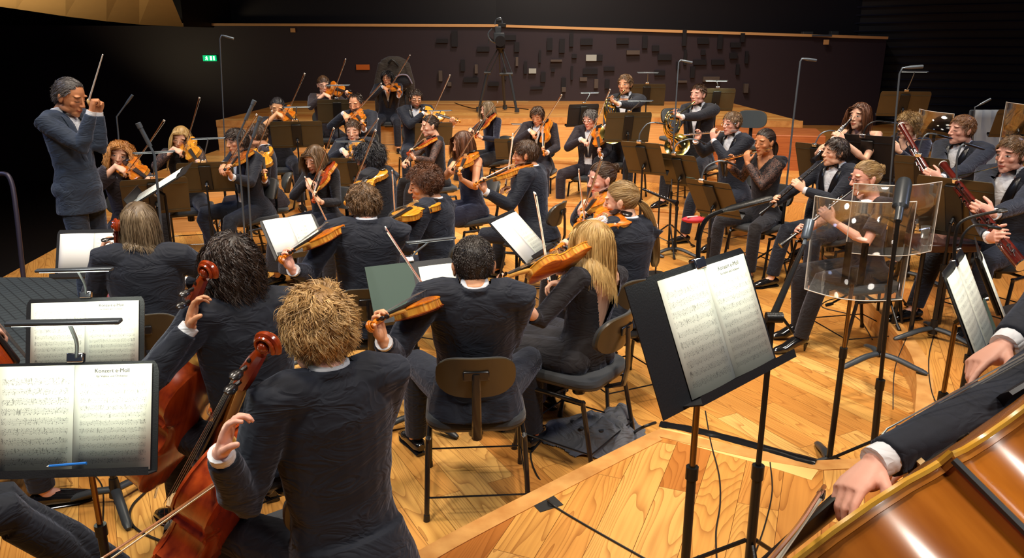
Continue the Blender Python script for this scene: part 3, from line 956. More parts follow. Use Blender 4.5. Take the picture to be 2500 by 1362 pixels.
def make_bassoon():
    """origin at the bell rim, +Y down to the boot"""
    e = empty('bassoon')
    mb = MB(); mb.tube([(0, 0, 0), (0, .02, 0), (0, .10, 0), (0, .30, 0), (0, .9, 0)], [.026, .024, .021, .019, .018], 14, caps=False)
    mb.tube([(0, .05, 0), (0, .0, 0)], [.012, .021], 14, caps=False)
    mb.build('bell_joint', M['bassoonwood'], e)
    mb = MB(); mb.tube([(0, -.004, 0), (0, .006, 0)], [.0275, .0275], 16, caps=False); mb.tube([(0, -.004, 0), (0, 0, 0)], [.0275, .0205], 16, caps=False); mb.build('bell_ring', M['ivory'], e)
    mb = MB(); mb.tube([(.036, .30, 0), (.036, .62, 0), (.036, .9, 0)], [.012, .015, .017], 12); mb.build('wing_joint', M['bassoonwood'], e)
    mb = MB(); mb.tube([(.018, .88, 0), (.018, 1.28, 0)], [.036, .034], 14, flat=.65, up=(0, 0, 1)); mb.build('boot_joint', M['bassoonwood'], e)
    mb = MB()
    for y in (.32, .88, 1.28): mb.tube([(.015, y, 0), (.015, y + .012, 0)], .0385 if y > .4 else .03, 14, flat=.65, up=(0, 0, 1))
    rnd = random.Random(3)
    for i in range(15):
        y = .34 + i * .06; x = rnd.choice((-.002, .034))
        mb.tube([(x, y, .018), (x, y, .026)], .010, 9); mb.tube([(x, y, .024), (x + .01, y + .05, .024)], .0022, 5)
    mb.tube([(.018, .32, .024), (.018, 1.2, .024)], .002, 5); mb.tube([(-.006, .32, .024), (-.006, 1.2, .024)], .002, 5)
    mb.build('keywork', M['silver'], e)
    KIDS[e.name] = [o for o in bpy.data.objects if o.parent == e]
    return e
PROTO['bassoon'] = make_bassoon()

def make_horn():
    """french horn: origin at the middle of the coil, coil in the XZ plane, mouthpiece towards +X+Z, bell towards -X"""
    e = empty('french_horn')
    mb = MB()
    c = [Vector((.0 + .145 * math.cos(a), 0, .145 * math.sin(a))) for a in np.linspace(.9, .9 + 2 * PI * 1.02, 46)]
    mb.tube(c, [.0062 + .006 * i / 46 for i in range(46)], 8); mb.build('main_coil', M['gold'], e)
    for k, (rr, dx, dz, dy) in enumerate(((.10, .01, .01, .018), (.075, -.02, .02, -.018), (.05, .03, -.03, .02), (.12, 0, -.01, -.012))):
        mb = MB(); mb.tube([Vector((dx + rr * math.cos(a), dy, dz + rr * math.sin(a))) for a in np.linspace(k, k + 5.2, 30)], .0062, 8); mb.build('slide', M['gold'], e)
    mb = MB()
    for k in range(4): mb.tube([(-.015 + k * .032, -.022, .05), (-.015 + k * .032, .022, .05)], .0145, 12)
    mb.build('valves', M['gold'], e)
    mb = MB()
    for k in range(3): mb.tube([(-.01 + k * .03, -.03, .06), (0 + k * .03, -.05, .12)], .003, 6); mb.ellipsoid((0 + k * .03, -.052, .125), (.008, .004, .012))
    mb.build('levers', M['silver'], e)
    mb = MB()
    P = smooth_path([(-.145, .0, .02), (-.13, .01, -.08), (-.05, .02, -.15), (.05, .03, -.17), (.13, .05, -.19), (.20, .07, -.22), (.235, .085, -.235)], 5)
    prof = [(0, .012), (.4, .022), (.6, .033), (.75, .05), (.88, .085), (.96, .125), (1, .152)]
    mb.tube(P, [catmull(prof, i / (len(P) - 1)) for i in range(len(P))], 24, caps=False); mb.build('bell', M['gold'], e)
    mb = MB(); mb.tube(smooth_path([(.10, 0, .11), (.17, -.005, .15), (.26, -.01, .20), (.33, -.012, .245)], 4), [.0058] * 13, 8); mb.tube([(.33, -.012, .245), (.375, -.013, .275), (.385, -.013, .282)], [.0045, .009, .0125], 10)
    mb.build('lead_pipe', M['gold'], e)
    KIDS[e.name] = [o for o in bpy.data.objects if o.parent == e]
    return e
PROTO['horn'] = make_horn()

# ---------------------------------------------------------------- orchestra chair
def make_chair(pad, name='orchestra_chair'):
    """seat centre over the origin, sitter looks along +Y"""
    e = empty(name)
    mb = MB()
    def pad_(w_, d_, z0, z1, cy, r_=.07, nose=0):
        out = []
        for sx, sy, a0 in ((1, 1, 0), (-1, 1, 90), (-1, -1, 180), (1, -1, 270)):
            for k in range(6):
                a = math.radians(a0 + 18 * k)
                out.append((sx * (w_ / 2 - r_) + r_ * math.cos(a), cy + sy * (d_ / 2 - r_) + r_ * math.sin(a)))
        return out
    def loft(rings, mi=0):
        n = len(rings[0]); vs = [p for r_ in rings for p in r_]; fs = [tuple(range(n))[::-1], tuple(range((len(rings) - 1) * n, len(rings) * n))]
        for i in range(len(rings) - 1):
            for k in range(n):
                l = (k + 1) % n
                fs.append((i * n + k, i * n + l, (i + 1) * n + l, (i + 1) * n + k))
        mb.add(vs, fs, mi)
    o1 = pad_(.46, .44, 0, 0, .0, .10)
    def ring(s_, z): return [(x * s_, y * s_, z - .018 * max(0, y / .22) ** 2 + .010 * abs(x / .22) ** 2) for x, y in o1]
    loft([ring(.96, .435), ring(1.0, .445), ring(1.0, .462), ring(.96, .474), ring(.80, .480)], 0)
    mb.build('seat_cushion', pad, e)
    mb = MB(); loft([ring(.97, .424), ring(1.0, .436), ring(.99, .446)], 0); mb.build('seat_shell', M['chair_shell'], e)
    # backrest: curved shell with cushion on the sitter's side
    def back(off, th, s_, mi):
        vs = []; fs = []; A, B = 14, 8
        for sgn in (0, 1):
            for j in range(B + 1):
                for i in range(A + 1):
                    u = -1 + 2 * i / A; v = -1 + 2 * j / B
                    # superellipse outline
                    x = u * math.sqrt(max(0, 1 - .42 * v * v * abs(v)))
                    zz = v * math.sqrt(max(0, 1 - .30 * u * u * u * u))
                    X = x * .176 * s_; Z = .712 + zz * .100 * s_
                    Y = -.215 - .05 + .055 * (x * x) - .05 * (zz * .5) + off + (th if sgn else 0)
                    vs.append((X, Y, Z))
        n = (A + 1) * (B + 1)
        for j in range(B):
            for i in range(A):
                a = j * (A + 1) + i
                fs.append((a, a + A + 1, a + A + 2, a + 1)[::-1]); fs.append((n + a, n + a + A + 1, n + a + A + 2, n + a + 1))
        bd = [i for i in range(A + 1)] + [j * (A + 1) + A for j in range(1, B + 1)] + [B * (A + 1) + i for i in range(A - 1, -1, -1)] + [j * (A + 1) for j in range(B - 1, 0, -1)]
        for k in range(len(bd)):
            a = bd[k]; b_ = bd[(k + 1) % len(bd)]
            fs.append((a, b_, n + b_, n + a))
        mb.add(vs, fs, mi)
    mb = MB(); back(-.012, .014, 1.0, 0); mb.build('backrest_shell', M['chair_shell'], e)
    mb = MB(); back(.002, .018, .97, 0); mb.build('backrest_cushion', pad, e)
    mb = MB()
    mb.tube([(0, -.292, .74), (0, -.297, .66), (0, -.30, .53), (0, -.28, .43), (0, -.20, .395), (0, -.06, .395)], [.018, .02, .021, .024, .02, .016], 8, flat=[.5, .5, .5, .6, .6, .6], up=(0, 1, .01))
    mb.build('back_bracket', M['tube'], e)
    mb = MB(); mb.box((0, -.287, .73), (.115, .012, .045)); mb.build('bracket_plate', M['tube'], e, bevel=.008)
    # tilt mechanism and cross frame
    mb = MB(); mb.box((0, 0, .40), (.15, .20, .035)); mb.tube([(0, -.02, .40), (0, -.02, .31)], .035, 12)
    mb.build('tilt_mechanism', M['tube'], e, bevel=.006)
    mb = MB()
    for sx in (-1, 1): mb.tube([(0, 0, .375), (sx * .10, .0, .372), (sx * .215, .02, .37)], .011, 8)
    mb.build('cross_bar', M['tube'], e)
    for sx in (-1, 1):
        mb = MB()
        P = [(sx * .235, .235, .012), (sx * .222, .175, .35), (sx * .218, .145, .375), (sx * .218, -.145, .375), (sx * .222, -.175, .35), (sx * .235, -.245, .012)]
        mb.tube(smooth_path(P, 5), .0125, 10); l = mb.build('leg_frame', M['tube'], e)
        for yy in (.237, -.247): mb = MB(); mb.tube([(sx * .2355, yy, 0), (sx * .2345, yy * .99, .03)], [.016, .0145], 10); mb.build('foot_cap', M['cable'], l)
    mb = MB()
    for yy in (.222, -.232): mb.tube([(-.231, yy, .11), (.231, yy, .11)], .0045, 6)
    mb.tube([(.2325, .222, .11), (.2325, -.232, .11)], .0045, 6); mb.tube([(-.2325, .222, .11), (-.2325, -.232, .11)], .0045, 6)
    mb.build('stretcher_wires', M['tube'], e)
    ks = [o for o in bpy.data.objects if o.parent == e]
    KIDS[e.name] = ks
    for k in ks: KIDS[k.name] = [o for o in bpy.data.objects if o.parent == k]
    return e
PROTO['chair'] = make_chair(M['chair_pad'])
PROTO['chair_grey'] = make_chair(M['chair_pad2'])
# ---------------------------------------------------------------- people
def remeshed(mb, mats, voxel, iters=2, name='body'):
    me = mb.mesh(name, mats, smooth=False)
    o = bpy.data.objects.new('tmp', me); COL.objects.link(o)
    r = o.modifiers.new('r', 'REMESH'); r.mode = 'VOXEL'; r.voxel_size = voxel; r.use_smooth_shade = True
    s = o.modifiers.new('s', 'SMOOTH'); s.factor = .5; s.iterations = iters
    dg = bpy.context.evaluated_depsgraph_get()
    out = bpy.data.meshes.new_from_object(o.evaluated_get(dg), depsgraph=dg)
    out.name = name
    bpy.data.objects.remove(o); bpy.data.meshes.remove(me)
    out.materials.clear()
    for m in (mats if isinstance(mats, (list, tuple)) else [mats]): out.materials.append(m)
    out.polygons.foreach_set('use_smooth', [True] * len(out.polygons))
    return out

def coords(me):
    a = np.empty(len(me.vertices) * 3, dtype=np.float32)
    me.vertices.foreach_get('co', a)
    return a.reshape(-1, 3)

def cut_faces(me, fn):
    """drop the faces whose middle satisfies fn(array Nx3)->bool"""
    n = len(me.polygons)
    c = np.empty(n * 3, dtype=np.float32); me.polygons.foreach_get('center', c)
    kill = fn(c.reshape(-1, 3))
    if not kill.any(): return me
    bm = bmesh.new(); bm.from_mesh(me); bm.faces.ensure_lookup_table()
    bmesh.ops.delete(bm, geom=[bm.faces[i] for i in np.nonzero(kill)[0]], context='FACES')
    bm.to_mesh(me); bm.free()
    return me

def obj_from(name, me, parent, loc=None):
    o = bpy.data.objects.new(name, me); COL.objects.link(o); o.parent = parent
    return o

def ik(a, c, l1, l2, pole):
    v = c - a; D = v.length
    if D > (l1 + l2) * .995:
        k = D / ((l1 + l2) * .995); l1 *= k; l2 *= k
    D = max(D, abs(l1 - l2) + .02)
    x = (l1 * l1 - l2 * l2 + D * D) / (2 * D)
    h = math.sqrt(max(l1 * l1 - x * x, 0))
    u = v.normalized(); p = pole - u * pole.dot(u)
    if p.length < 1e-4: p = Vector((0, 0, -1))
    return a + u * x + p.normalized() * h

def rot_to(d, n, ang):
    """d rotated towards n by ang degrees (n made perpendicular)"""
    n = (n - d * n.dot(d)).normalized(); a = math.radians(ang)
    return (d * math.cos(a) + n * math.sin(a)).normalized(), (n * math.cos(a) - d * math.sin(a)).normalized()

def hand(mb, W, d, pn, right, s=1.0, curl=(35, 45, 35), spread=4, thumb=(38, 20), fan=None):
    d = d.normalized(); pn = (pn - d * pn.dot(d)).normalized()
    a = d.cross(pn) if right else pn.cross(d)
    back = -pn
    K = W + d * .088 * s
    mb.tube([W - d * .02 * s, W, W + d * .03 * s, W + d * .065 * s, K + d * .004 * s], [.024 * s, .026 * s, .034 * s, .041 * s, .038 * s], 12, up=pn, flat=[.8, .72, .55, .42, .36])
    mb.ellipsoid(W + d * .038 * s + a * .020 * s + pn * .010 * s, (.018 * s, .018 * s, .030 * s), (frame(Vector(a), Vector(d))))
    for i, (off, L) in enumerate(((.0285, .070), (.0095, .079), (-.0095, .074), (-.0275, .058))):
        L *= s
        p = K + a * off * s + d * (.002 if i in (1, 2) else -.005) * s
        dd = (d + a * (math.tan(math.radians(spread)) * (1.3 - i) * .8)).normalized(); nn = pn
        cs = curl if fan is None else fan[i]
        pts = [p - d * .018 * s, p]; 
        for k, (fr, cg) in enumerate(zip((.46, .31, .23), cs)):
            dd, nn = rot_to(dd, nn, cg)
            p = p + dd * L * fr; pts.append(p)
        rr = [.0090 * s, .0098 * s, .0088 * s, .0078 * s, .0066 * s]
        if i == 3: rr = [x * .88 for x in rr]
        # rounded tip
        pts.append(p + dd * .004 * s); rr.append(.0035 * s)
        mb.tube(pts, rr, 8)
    t0 = W + d * .022 * s + a * .022 * s + pn * .006 * s
    td = (a * .75 + d * .65 + pn * .25).normalized()
    t1 = t0 + td * .042 * s
    td2, _ = rot_to(td, (d + pn * .7), thumb[0]); t2 = t1 + td2 * .030 * s
    td3, _ = rot_to(td2, (d * .3 + pn), thumb[1]); t3 = t2 + td3 * .024 * s
    mb.tube([t0, t1, t2, t3, t3 + td3 * .004 * s], [.0145 * s, .0120 * s, .0105 * s, .0085 * s, .004 * s], 8)

def head_shape(mb, X, s, fem=False, lean=1.0):
    """X maps head coordinates to the world"""
    R = X.to_3x3().normalized()
    def E(c, r, rr=None):
        mb.ellipsoid(X @ Vector(c), tuple(q * s for q in r), R @ rr if rr is not None else R, nu=20, nv=13)
    j = .92 if fem else 1.0
    E((0, -.014, .030), (.0745, .094, .087))
    E((0, .018, .000), (.066 * (1 if not fem else .97), .067, .085))
    E((0, .020, -.045), (.0555 * j, .060, .058))
    E((0, .048, -.080), (.034 * j, .034, .026))
    E((0, .066, -.093), (.019 * j, .017, .016))
    for sx in (-1, 1):
        E((sx * .044 * j, .008, -.066), (.015, .040, .022))          # jaw angle
        E((sx * .040, .052, -.018), (.021, .019, .020))               # cheek
        E((sx * .031, .069, .034), (.024, .014, .008))                # brow
        E((sx * .0315, .0655, .005), (.0145, .0135, .0095))            # lid
        E((sx * .0745, -.012, -.004), (.0075, .018, .031), Matrix.Rotation(.18, 3, 'X'))
        E((sx * .079, -.022, .006), (.005, .013, .020), Matrix.Rotation(sx * -.5, 3, 'Z'))
    mb.tube([X @ Vector(p) for p in ((0, .078, .024), (0, .087, .006), (0, .098, -.012), (0, .1035, -.0225), (0, .092, -.030))], [.0072 * s, .0070 * s, .0082 * s, .0098 * s, .0075 * s], 10)
    for sx in (-1, 1): E((sx * .0105, .090, -.0262), (.0068, .009, .0055))
    E((0, .0815, -.0535), (.0205, .011, .0052)); E((0, .0795, -.0650), (.0175, .011, .0058)); E((0, .070, -.044), (.024, .016, .012))

HC, HR = np.array([0, -.014, .030]), np.array([.0765, .0965, .0895])
def hair_mesh(style, S, rnd, seed, grav, col_mat, body_pts=None, kf=1.0, hl=0.0, L=None, w=.0022, lift=None, curl=None, part=0.0):
    """hair in head coordinates: a scalp layer plus tapered strands"""
    rs = np.random.RandomState(seed)
    az = rs.uniform(-PI, PI, S * 4); ze = rs.uniform(-1, 1, S * 4)
    rr = np.sqrt(1 - ze ** 2)
    q = np.stack([np.sin(az) * rr, np.cos(az) * rr, ze], 1)
    def zmin(ph):
        a = np.degrees(np.abs(ph))
        k = np.array([0, 25, 45, 62, 80, 95, 120, 180]); z = np.array([.079 + hl, .076 + hl * 1.6, .062 + hl, .040, .000, -.012, -.062, -.084])
        return np.interp(a, k, z)
    P0 = HC + q * HR
    ok = P0[:, 2] > zmin(np.arctan2(q[:, 0], q[:, 1]))
    P0 = P0[ok][:S]; q = q[ok][:S]; n = len(P0)
    st = {'short': (.034, .16, .002, 7, .2), 'side': (.055, .22, .003, 8, .3), 'crop': (.012, .5, .002, 4, .0), 'spiky': (.055, .34, .007, 9, .14), 'curly': (.042, .7, .008, 10, .05),
          'wavy': (.15, .34, .011, 16, .40), 'long': (.36, .04, .004, 20, .62), 'longwavy': (.27, .10, .011, 18, .5), 'redcurl': (.23, .22, .012, 16, .5), 'bob': (.19, .10, .003, 13, .5),
          'chin': (.24, .04, .005, 15, .62), 'pulled': (.2, .02, .001, 12, 0), 'back': (.050, .0, .0015, 9, .45), 'tousle': (.045, .30, .005, 9, .15), 'mop': (.085, .45, .008, 12, .25)}[style]
    LL, lf, am, K, g = st
    K = max(5, int(round(K * kf)))
    if L: LL = L
    if lift is not None: lf = lift
    if curl is not None: am = curl
    lens = LL * rs.uniform(.75, 1.08, n)
    nrm = q / HR; nrm /= np.linalg.norm(nrm, axis=1)[:, None]
    crown = np.array([0.012, -.055, .125])
    away = P0 - crown; 
    if style in ('long', 'longwavy', 'redcurl', 'bob', 'chin', 'wavy'):
        sgn = np.where(P0[:, 0] > part, 1.0, -1.0)
        fw = np.clip((P0[:, 1] + .01) / .05, 0, 1)[:, None]
        away = np.stack([sgn * (.9 + 0 * P0[:, 0]), -.25 + 0 * sgn, -.15 + 0 * sgn], 1) * .05 * fw + (P0 - crown) * (1 - .6 * fw)
        fr = (P0[:, 1] > .03)
        away[fr, 1] -= .02
    if style == 'back':
        away = np.stack([P0[:, 0] * .15, -.10 + 0 * P0[:, 0], .0 * P0[:, 0]], 1)
    if style == 'side':
        fr = (P0[:, 1] > .0) & (P0[:, 2] > .03)
        away[fr] = np.array([.05, .012, .0]) + (P0[fr] - crown) * .12
    away -= nrm * np.sum(away * nrm, 1)[:, None]
    away /= np.linalg.norm(away, axis=1)[:, None] + 1e-9
    ph = rs.uniform(0, 2 * PI, n)
    # locks: neighbouring strands share the phase
    cell = np.floor(q * 5.5).astype(int); key = (cell[:, 0] * 73 + cell[:, 1] * 179 + cell[:, 2] * 283) % 997
    phl = (key / 997.0) * 2 * PI * 7
    jit = rs.normal(0, .12, (n, 3)) + np.stack([np.sin(phl), np.cos(phl * 1.7), np.sin(phl * 2.3)], 1) * (.25 if style in ('spiky', 'mop', 'wavy', 'tousle') else (.06 if style in ('short', 'back', 'side') else .10))
    d = away + nrm * lf + jit
    d /= np.linalg.norm(d, axis=1)[:, None]
    G = np.array(grav)
    P = [P0.copy()]; p = P0.copy()
    T = np.array([0, -.115, .035]) if style == 'pulled' else None
    offs = rs.uniform(.02, .11, n)[:, None] * (1 if LL > .05 else .6)
    if style in ('chin', 'long', 'bob'): offs = rs.uniform(.02, .075, n)[:, None]
    if style in ('curly', 'mop', 'redcurl'): offs = rs.uniform(.04, .20, n)[:, None]
    if style == 'pulled': offs = rs.uniform(.02, .07, n)[:, None]
    if style == 'crop': offs = rs.uniform(.01, .03, n)[:, None]
    for k in range(1, K):
        seg = (lens / (K - 1))[:, None]
        if T is not None:
            v = (T - p); p = p + v * (1.0 / (K - k + .5))
        else:
            d = d * (1 - g * .5) + G * g * .5
            if g < .1: d = d + G * .02
            d /= np.linalg.norm(d, axis=1)[:, None]
            p = p + d * seg
        e = (p - HC) / HR; r = np.linalg.norm(e, axis=1)[:, None]
        lim = 1 + offs * min(1, k / 3.0)
        if T is None or k < K - 1:
            ins = (r < lim)[:, 0]
            # neck and jaw are narrower than the skull: only push out near the skull
            p[ins] = (HC + e / np.maximum(r, 1e-6) * lim * HR)[ins]
        if T is None and LL > .12:
            # jaw and neck
            e2 = (p - np.array([0, .01, -.06])) / np.array([.068, .072, .075]); r2 = np.linalg.norm(e2, axis=1)[:, None]
            ins = (r2 < 1.05)[:, 0]; p[ins] = (np.array([0, .01, -.06]) + e2 / np.maximum(r2, 1e-6) * 1.05 * np.array([.068, .072, .075]))[ins]
            if body_pts is not None:
                for (c_, rad_) in body_pts:
                    e3 = (p - c_) / rad_; r3 = np.linalg.norm(e3, axis=1)[:, None]
                    ins = (r3 < 1.03)[:, 0]; p[ins] = (c_ + e3 / np.maximum(r3, 1e-6) * 1.03 * rad_)[ins]
            # keep the face free
            face = (p[:, 1] > .055) & (p[:, 2] < .075) & (np.abs(p[:, 0]) < .062)
            p[face, 0] = np.sign(P0[face, 0] + 1e-6) * .066
        P.append(p.copy())
    P = np.stack(P, 1)                                   # n,K,3
    if am:
        tt = np.linspace(0, 1, K)[None, :, None]
        fr_ = {'curly': 3.2, 'mop': 2.0, 'redcurl': 3.0, 'wavy': 2.2, 'longwavy': 2.0}.get(style, 1.0) * 2 * PI
        px = (phl + ph * .12)[:, None, None]
        tx = np.gradient(P, axis=1); tx /= np.linalg.norm(tx, axis=2)[:, :, None] + 1e-9
        nn = np.repeat(nrm[:, None, :], K, 1); sd = np.cross(tx, nn)
        P = P + am * np.minimum(1, tt * 2.5) * (np.cos(fr_ * tt + px) * sd + np.maximum(-.3, np.sin(fr_ * tt + px)) * nn)
    return strands_mesh(P, nrm, w, rs, P0)

def strands_mesh(P, nrm, w, rs, P0, tipw=.25):
    n, K, _ = P.shape
    tx = np.gradient(P, axis=1); tx /= np.linalg.norm(tx, axis=2)[:, :, None] + 1e-9
    nn = np.repeat(nrm[:, None, :], K, 1)
    sd = np.cross(tx, nn); sd /= np.linalg.norm(sd, axis=2)[:, :, None] + 1e-9
    nn = np.cross(sd, tx)
    tp = (1 - (1 - tipw) * np.linspace(0, 1, K) ** 1.5)[None, :, None] * w * rs.uniform(.7, 1.3, n)[:, None, None]
    tw = rs.uniform(-.9, .9, n)[:, None, None]                        # ribbons turned a little each
    sd = sd * np.cos(tw) + nn * np.sin(tw)
    V = np.stack([P + sd * tp, P - sd * tp], 2).reshape(-1, 3)          # n,K,2,3
    i = np.arange(n)[:, None] * K * 2; k = np.arange(K - 1)[None, :] * 2
    F = np.stack([i + k, i + k + 1, i + k + 3, i + k + 2], 2).reshape(-1, 4)
    lock = .5 + .5 * np.sin(P[:, 0] @ np.array([61., 47., 53.]) * 1.0)
    hv = np.repeat(np.clip(.45 * lock + .55 * rs.uniform(0, 1, n), 0, 1), K * 2) 
    return V, F, hv

def scalp(hl=0.0, sc=1.035):
    vs = []; fs = []; idx = {}
    A, B = 40, 26
    for j in range(B + 1):
        th = PI * j / B
        for i in range(A):
            ph = 2 * PI * i / A
            q = np.array([math.sin(th) * math.sin(ph), math.sin(th) * math.cos(ph), math.cos(th)])
            vs.append(HC + q * HR * sc)
    kx = [0, 25, 45, 62, 80, 95, 120, 180]; kz = [.079 + hl, .076 + hl * 1.6, .062 + hl, .040, .0, -.012, -.062, -.084]
    def okv(v):
        a = abs(math.degrees(math.atan2(v[0] - HC[0], v[1] - HC[1])))
        return v[2] > np.interp(a, kx, kz) + .004
    good = [okv(v) for v in vs]
    for j in range(B):
        for i in range(A):
            q = (j * A + i, (j + 1) * A + i, (j + 1) * A + (i + 1) % A, j * A + (i + 1) % A)
            if all(good[t] for t in q): fs.append(q)
    return np.array(vs), np.array(fs)

def np_mesh(name, V, F, mat, hv=None):
    me = bpy.data.meshes.new(name)
    me.vertices.add(len(V)); me.vertices.foreach_set('co', np.ascontiguousarray(V, dtype=np.float32).ravel())
    me.loops.add(F.size); me.loops.foreach_set('vertex_index', np.ascontiguousarray(F, dtype=np.int32).ravel())
    me.polygons.add(len(F)); me.polygons.foreach_set('loop_start', np.arange(0, F.size, F.shape[1], dtype=np.int32))
    me.polygons.foreach_set('use_smooth', np.ones(len(F), dtype=bool))
    me.materials.append(mat)
    if hv is not None:
        at_ = me.attributes.new('hv', 'FLOAT', 'POINT'); at_.data.foreach_set('value', hv.astype(np.float32))
    me.update(calc_edges=True)
    return me

SKINS = {}
def get_skin(tone, brow, beard=0, closed=True):
    k = (tone, brow, beard, closed)
    if k not in SKINS:
        t = {'fair': srgb(236, 190, 160), 'mid': srgb(222, 166, 126), 'tan': srgb(204, 142, 98), 'asian': srgb(226, 176, 128), 'pink': srgb(238, 184, 162)}[tone]
        bw = {'dark': (.02, .012, .008, 1), 'brown': (.07, .035, .018, 1), 'blond': (.28, .15, .06, 1)}[brow]
        SKINS[k] = skin_mat('skin_%s_%s' % (tone, brow), t, bw, beard, closed)
    return SKINS[k]
HAIRS = {}
def get_hair(k):
    if k not in HAIRS:
        c = {'black': ((.005, .005, .006, 1), (.034, .030, .034, 1)), 'dark': ((.010, .006, .005, 1), (.070, .042, .028, 1)), 'brown': ((.030, .014, .006, 1), (.12, .060, .028, 1)),
             'lbrown': ((.07, .038, .016, 1), (.24, .13, .055, 1)), 'auburn': ((.05, .018, .008, 1), (.20, .075, .030, 1)), 'red': ((.30, .10, .02, 1), (.72, .34, .09, 1)),
             'blond': ((.34, .19, .055, 1), (.82, .56, .22, 1)), 'dblond': ((.20, .11, .040, 1), (.55, .36, .15, 1)), 'reddish': ((.09, .038, .014, 1), (.34, .16, .065, 1)), 'sandy': ((.26, .13, .038, 1), (.84, .54, .22, 1)),
             'ash': ((.10, .065, .035, 1), (.36, .26, .15, 1)), 'grey': ((.03, .025, .024, 1), (.16, .14, .13, 1)), 'darkcrop': ((.016, .012, .010, 1), (.05, .036, .028, 1))}[k]
        HAIRS[k] = hair_mat('hair_' + k, *c)
    return HAIRS[k]

TIER = {0: 0.0, 1: R1, 2: R2, 3: R3, 'p': .2}
PEOPLE = {}

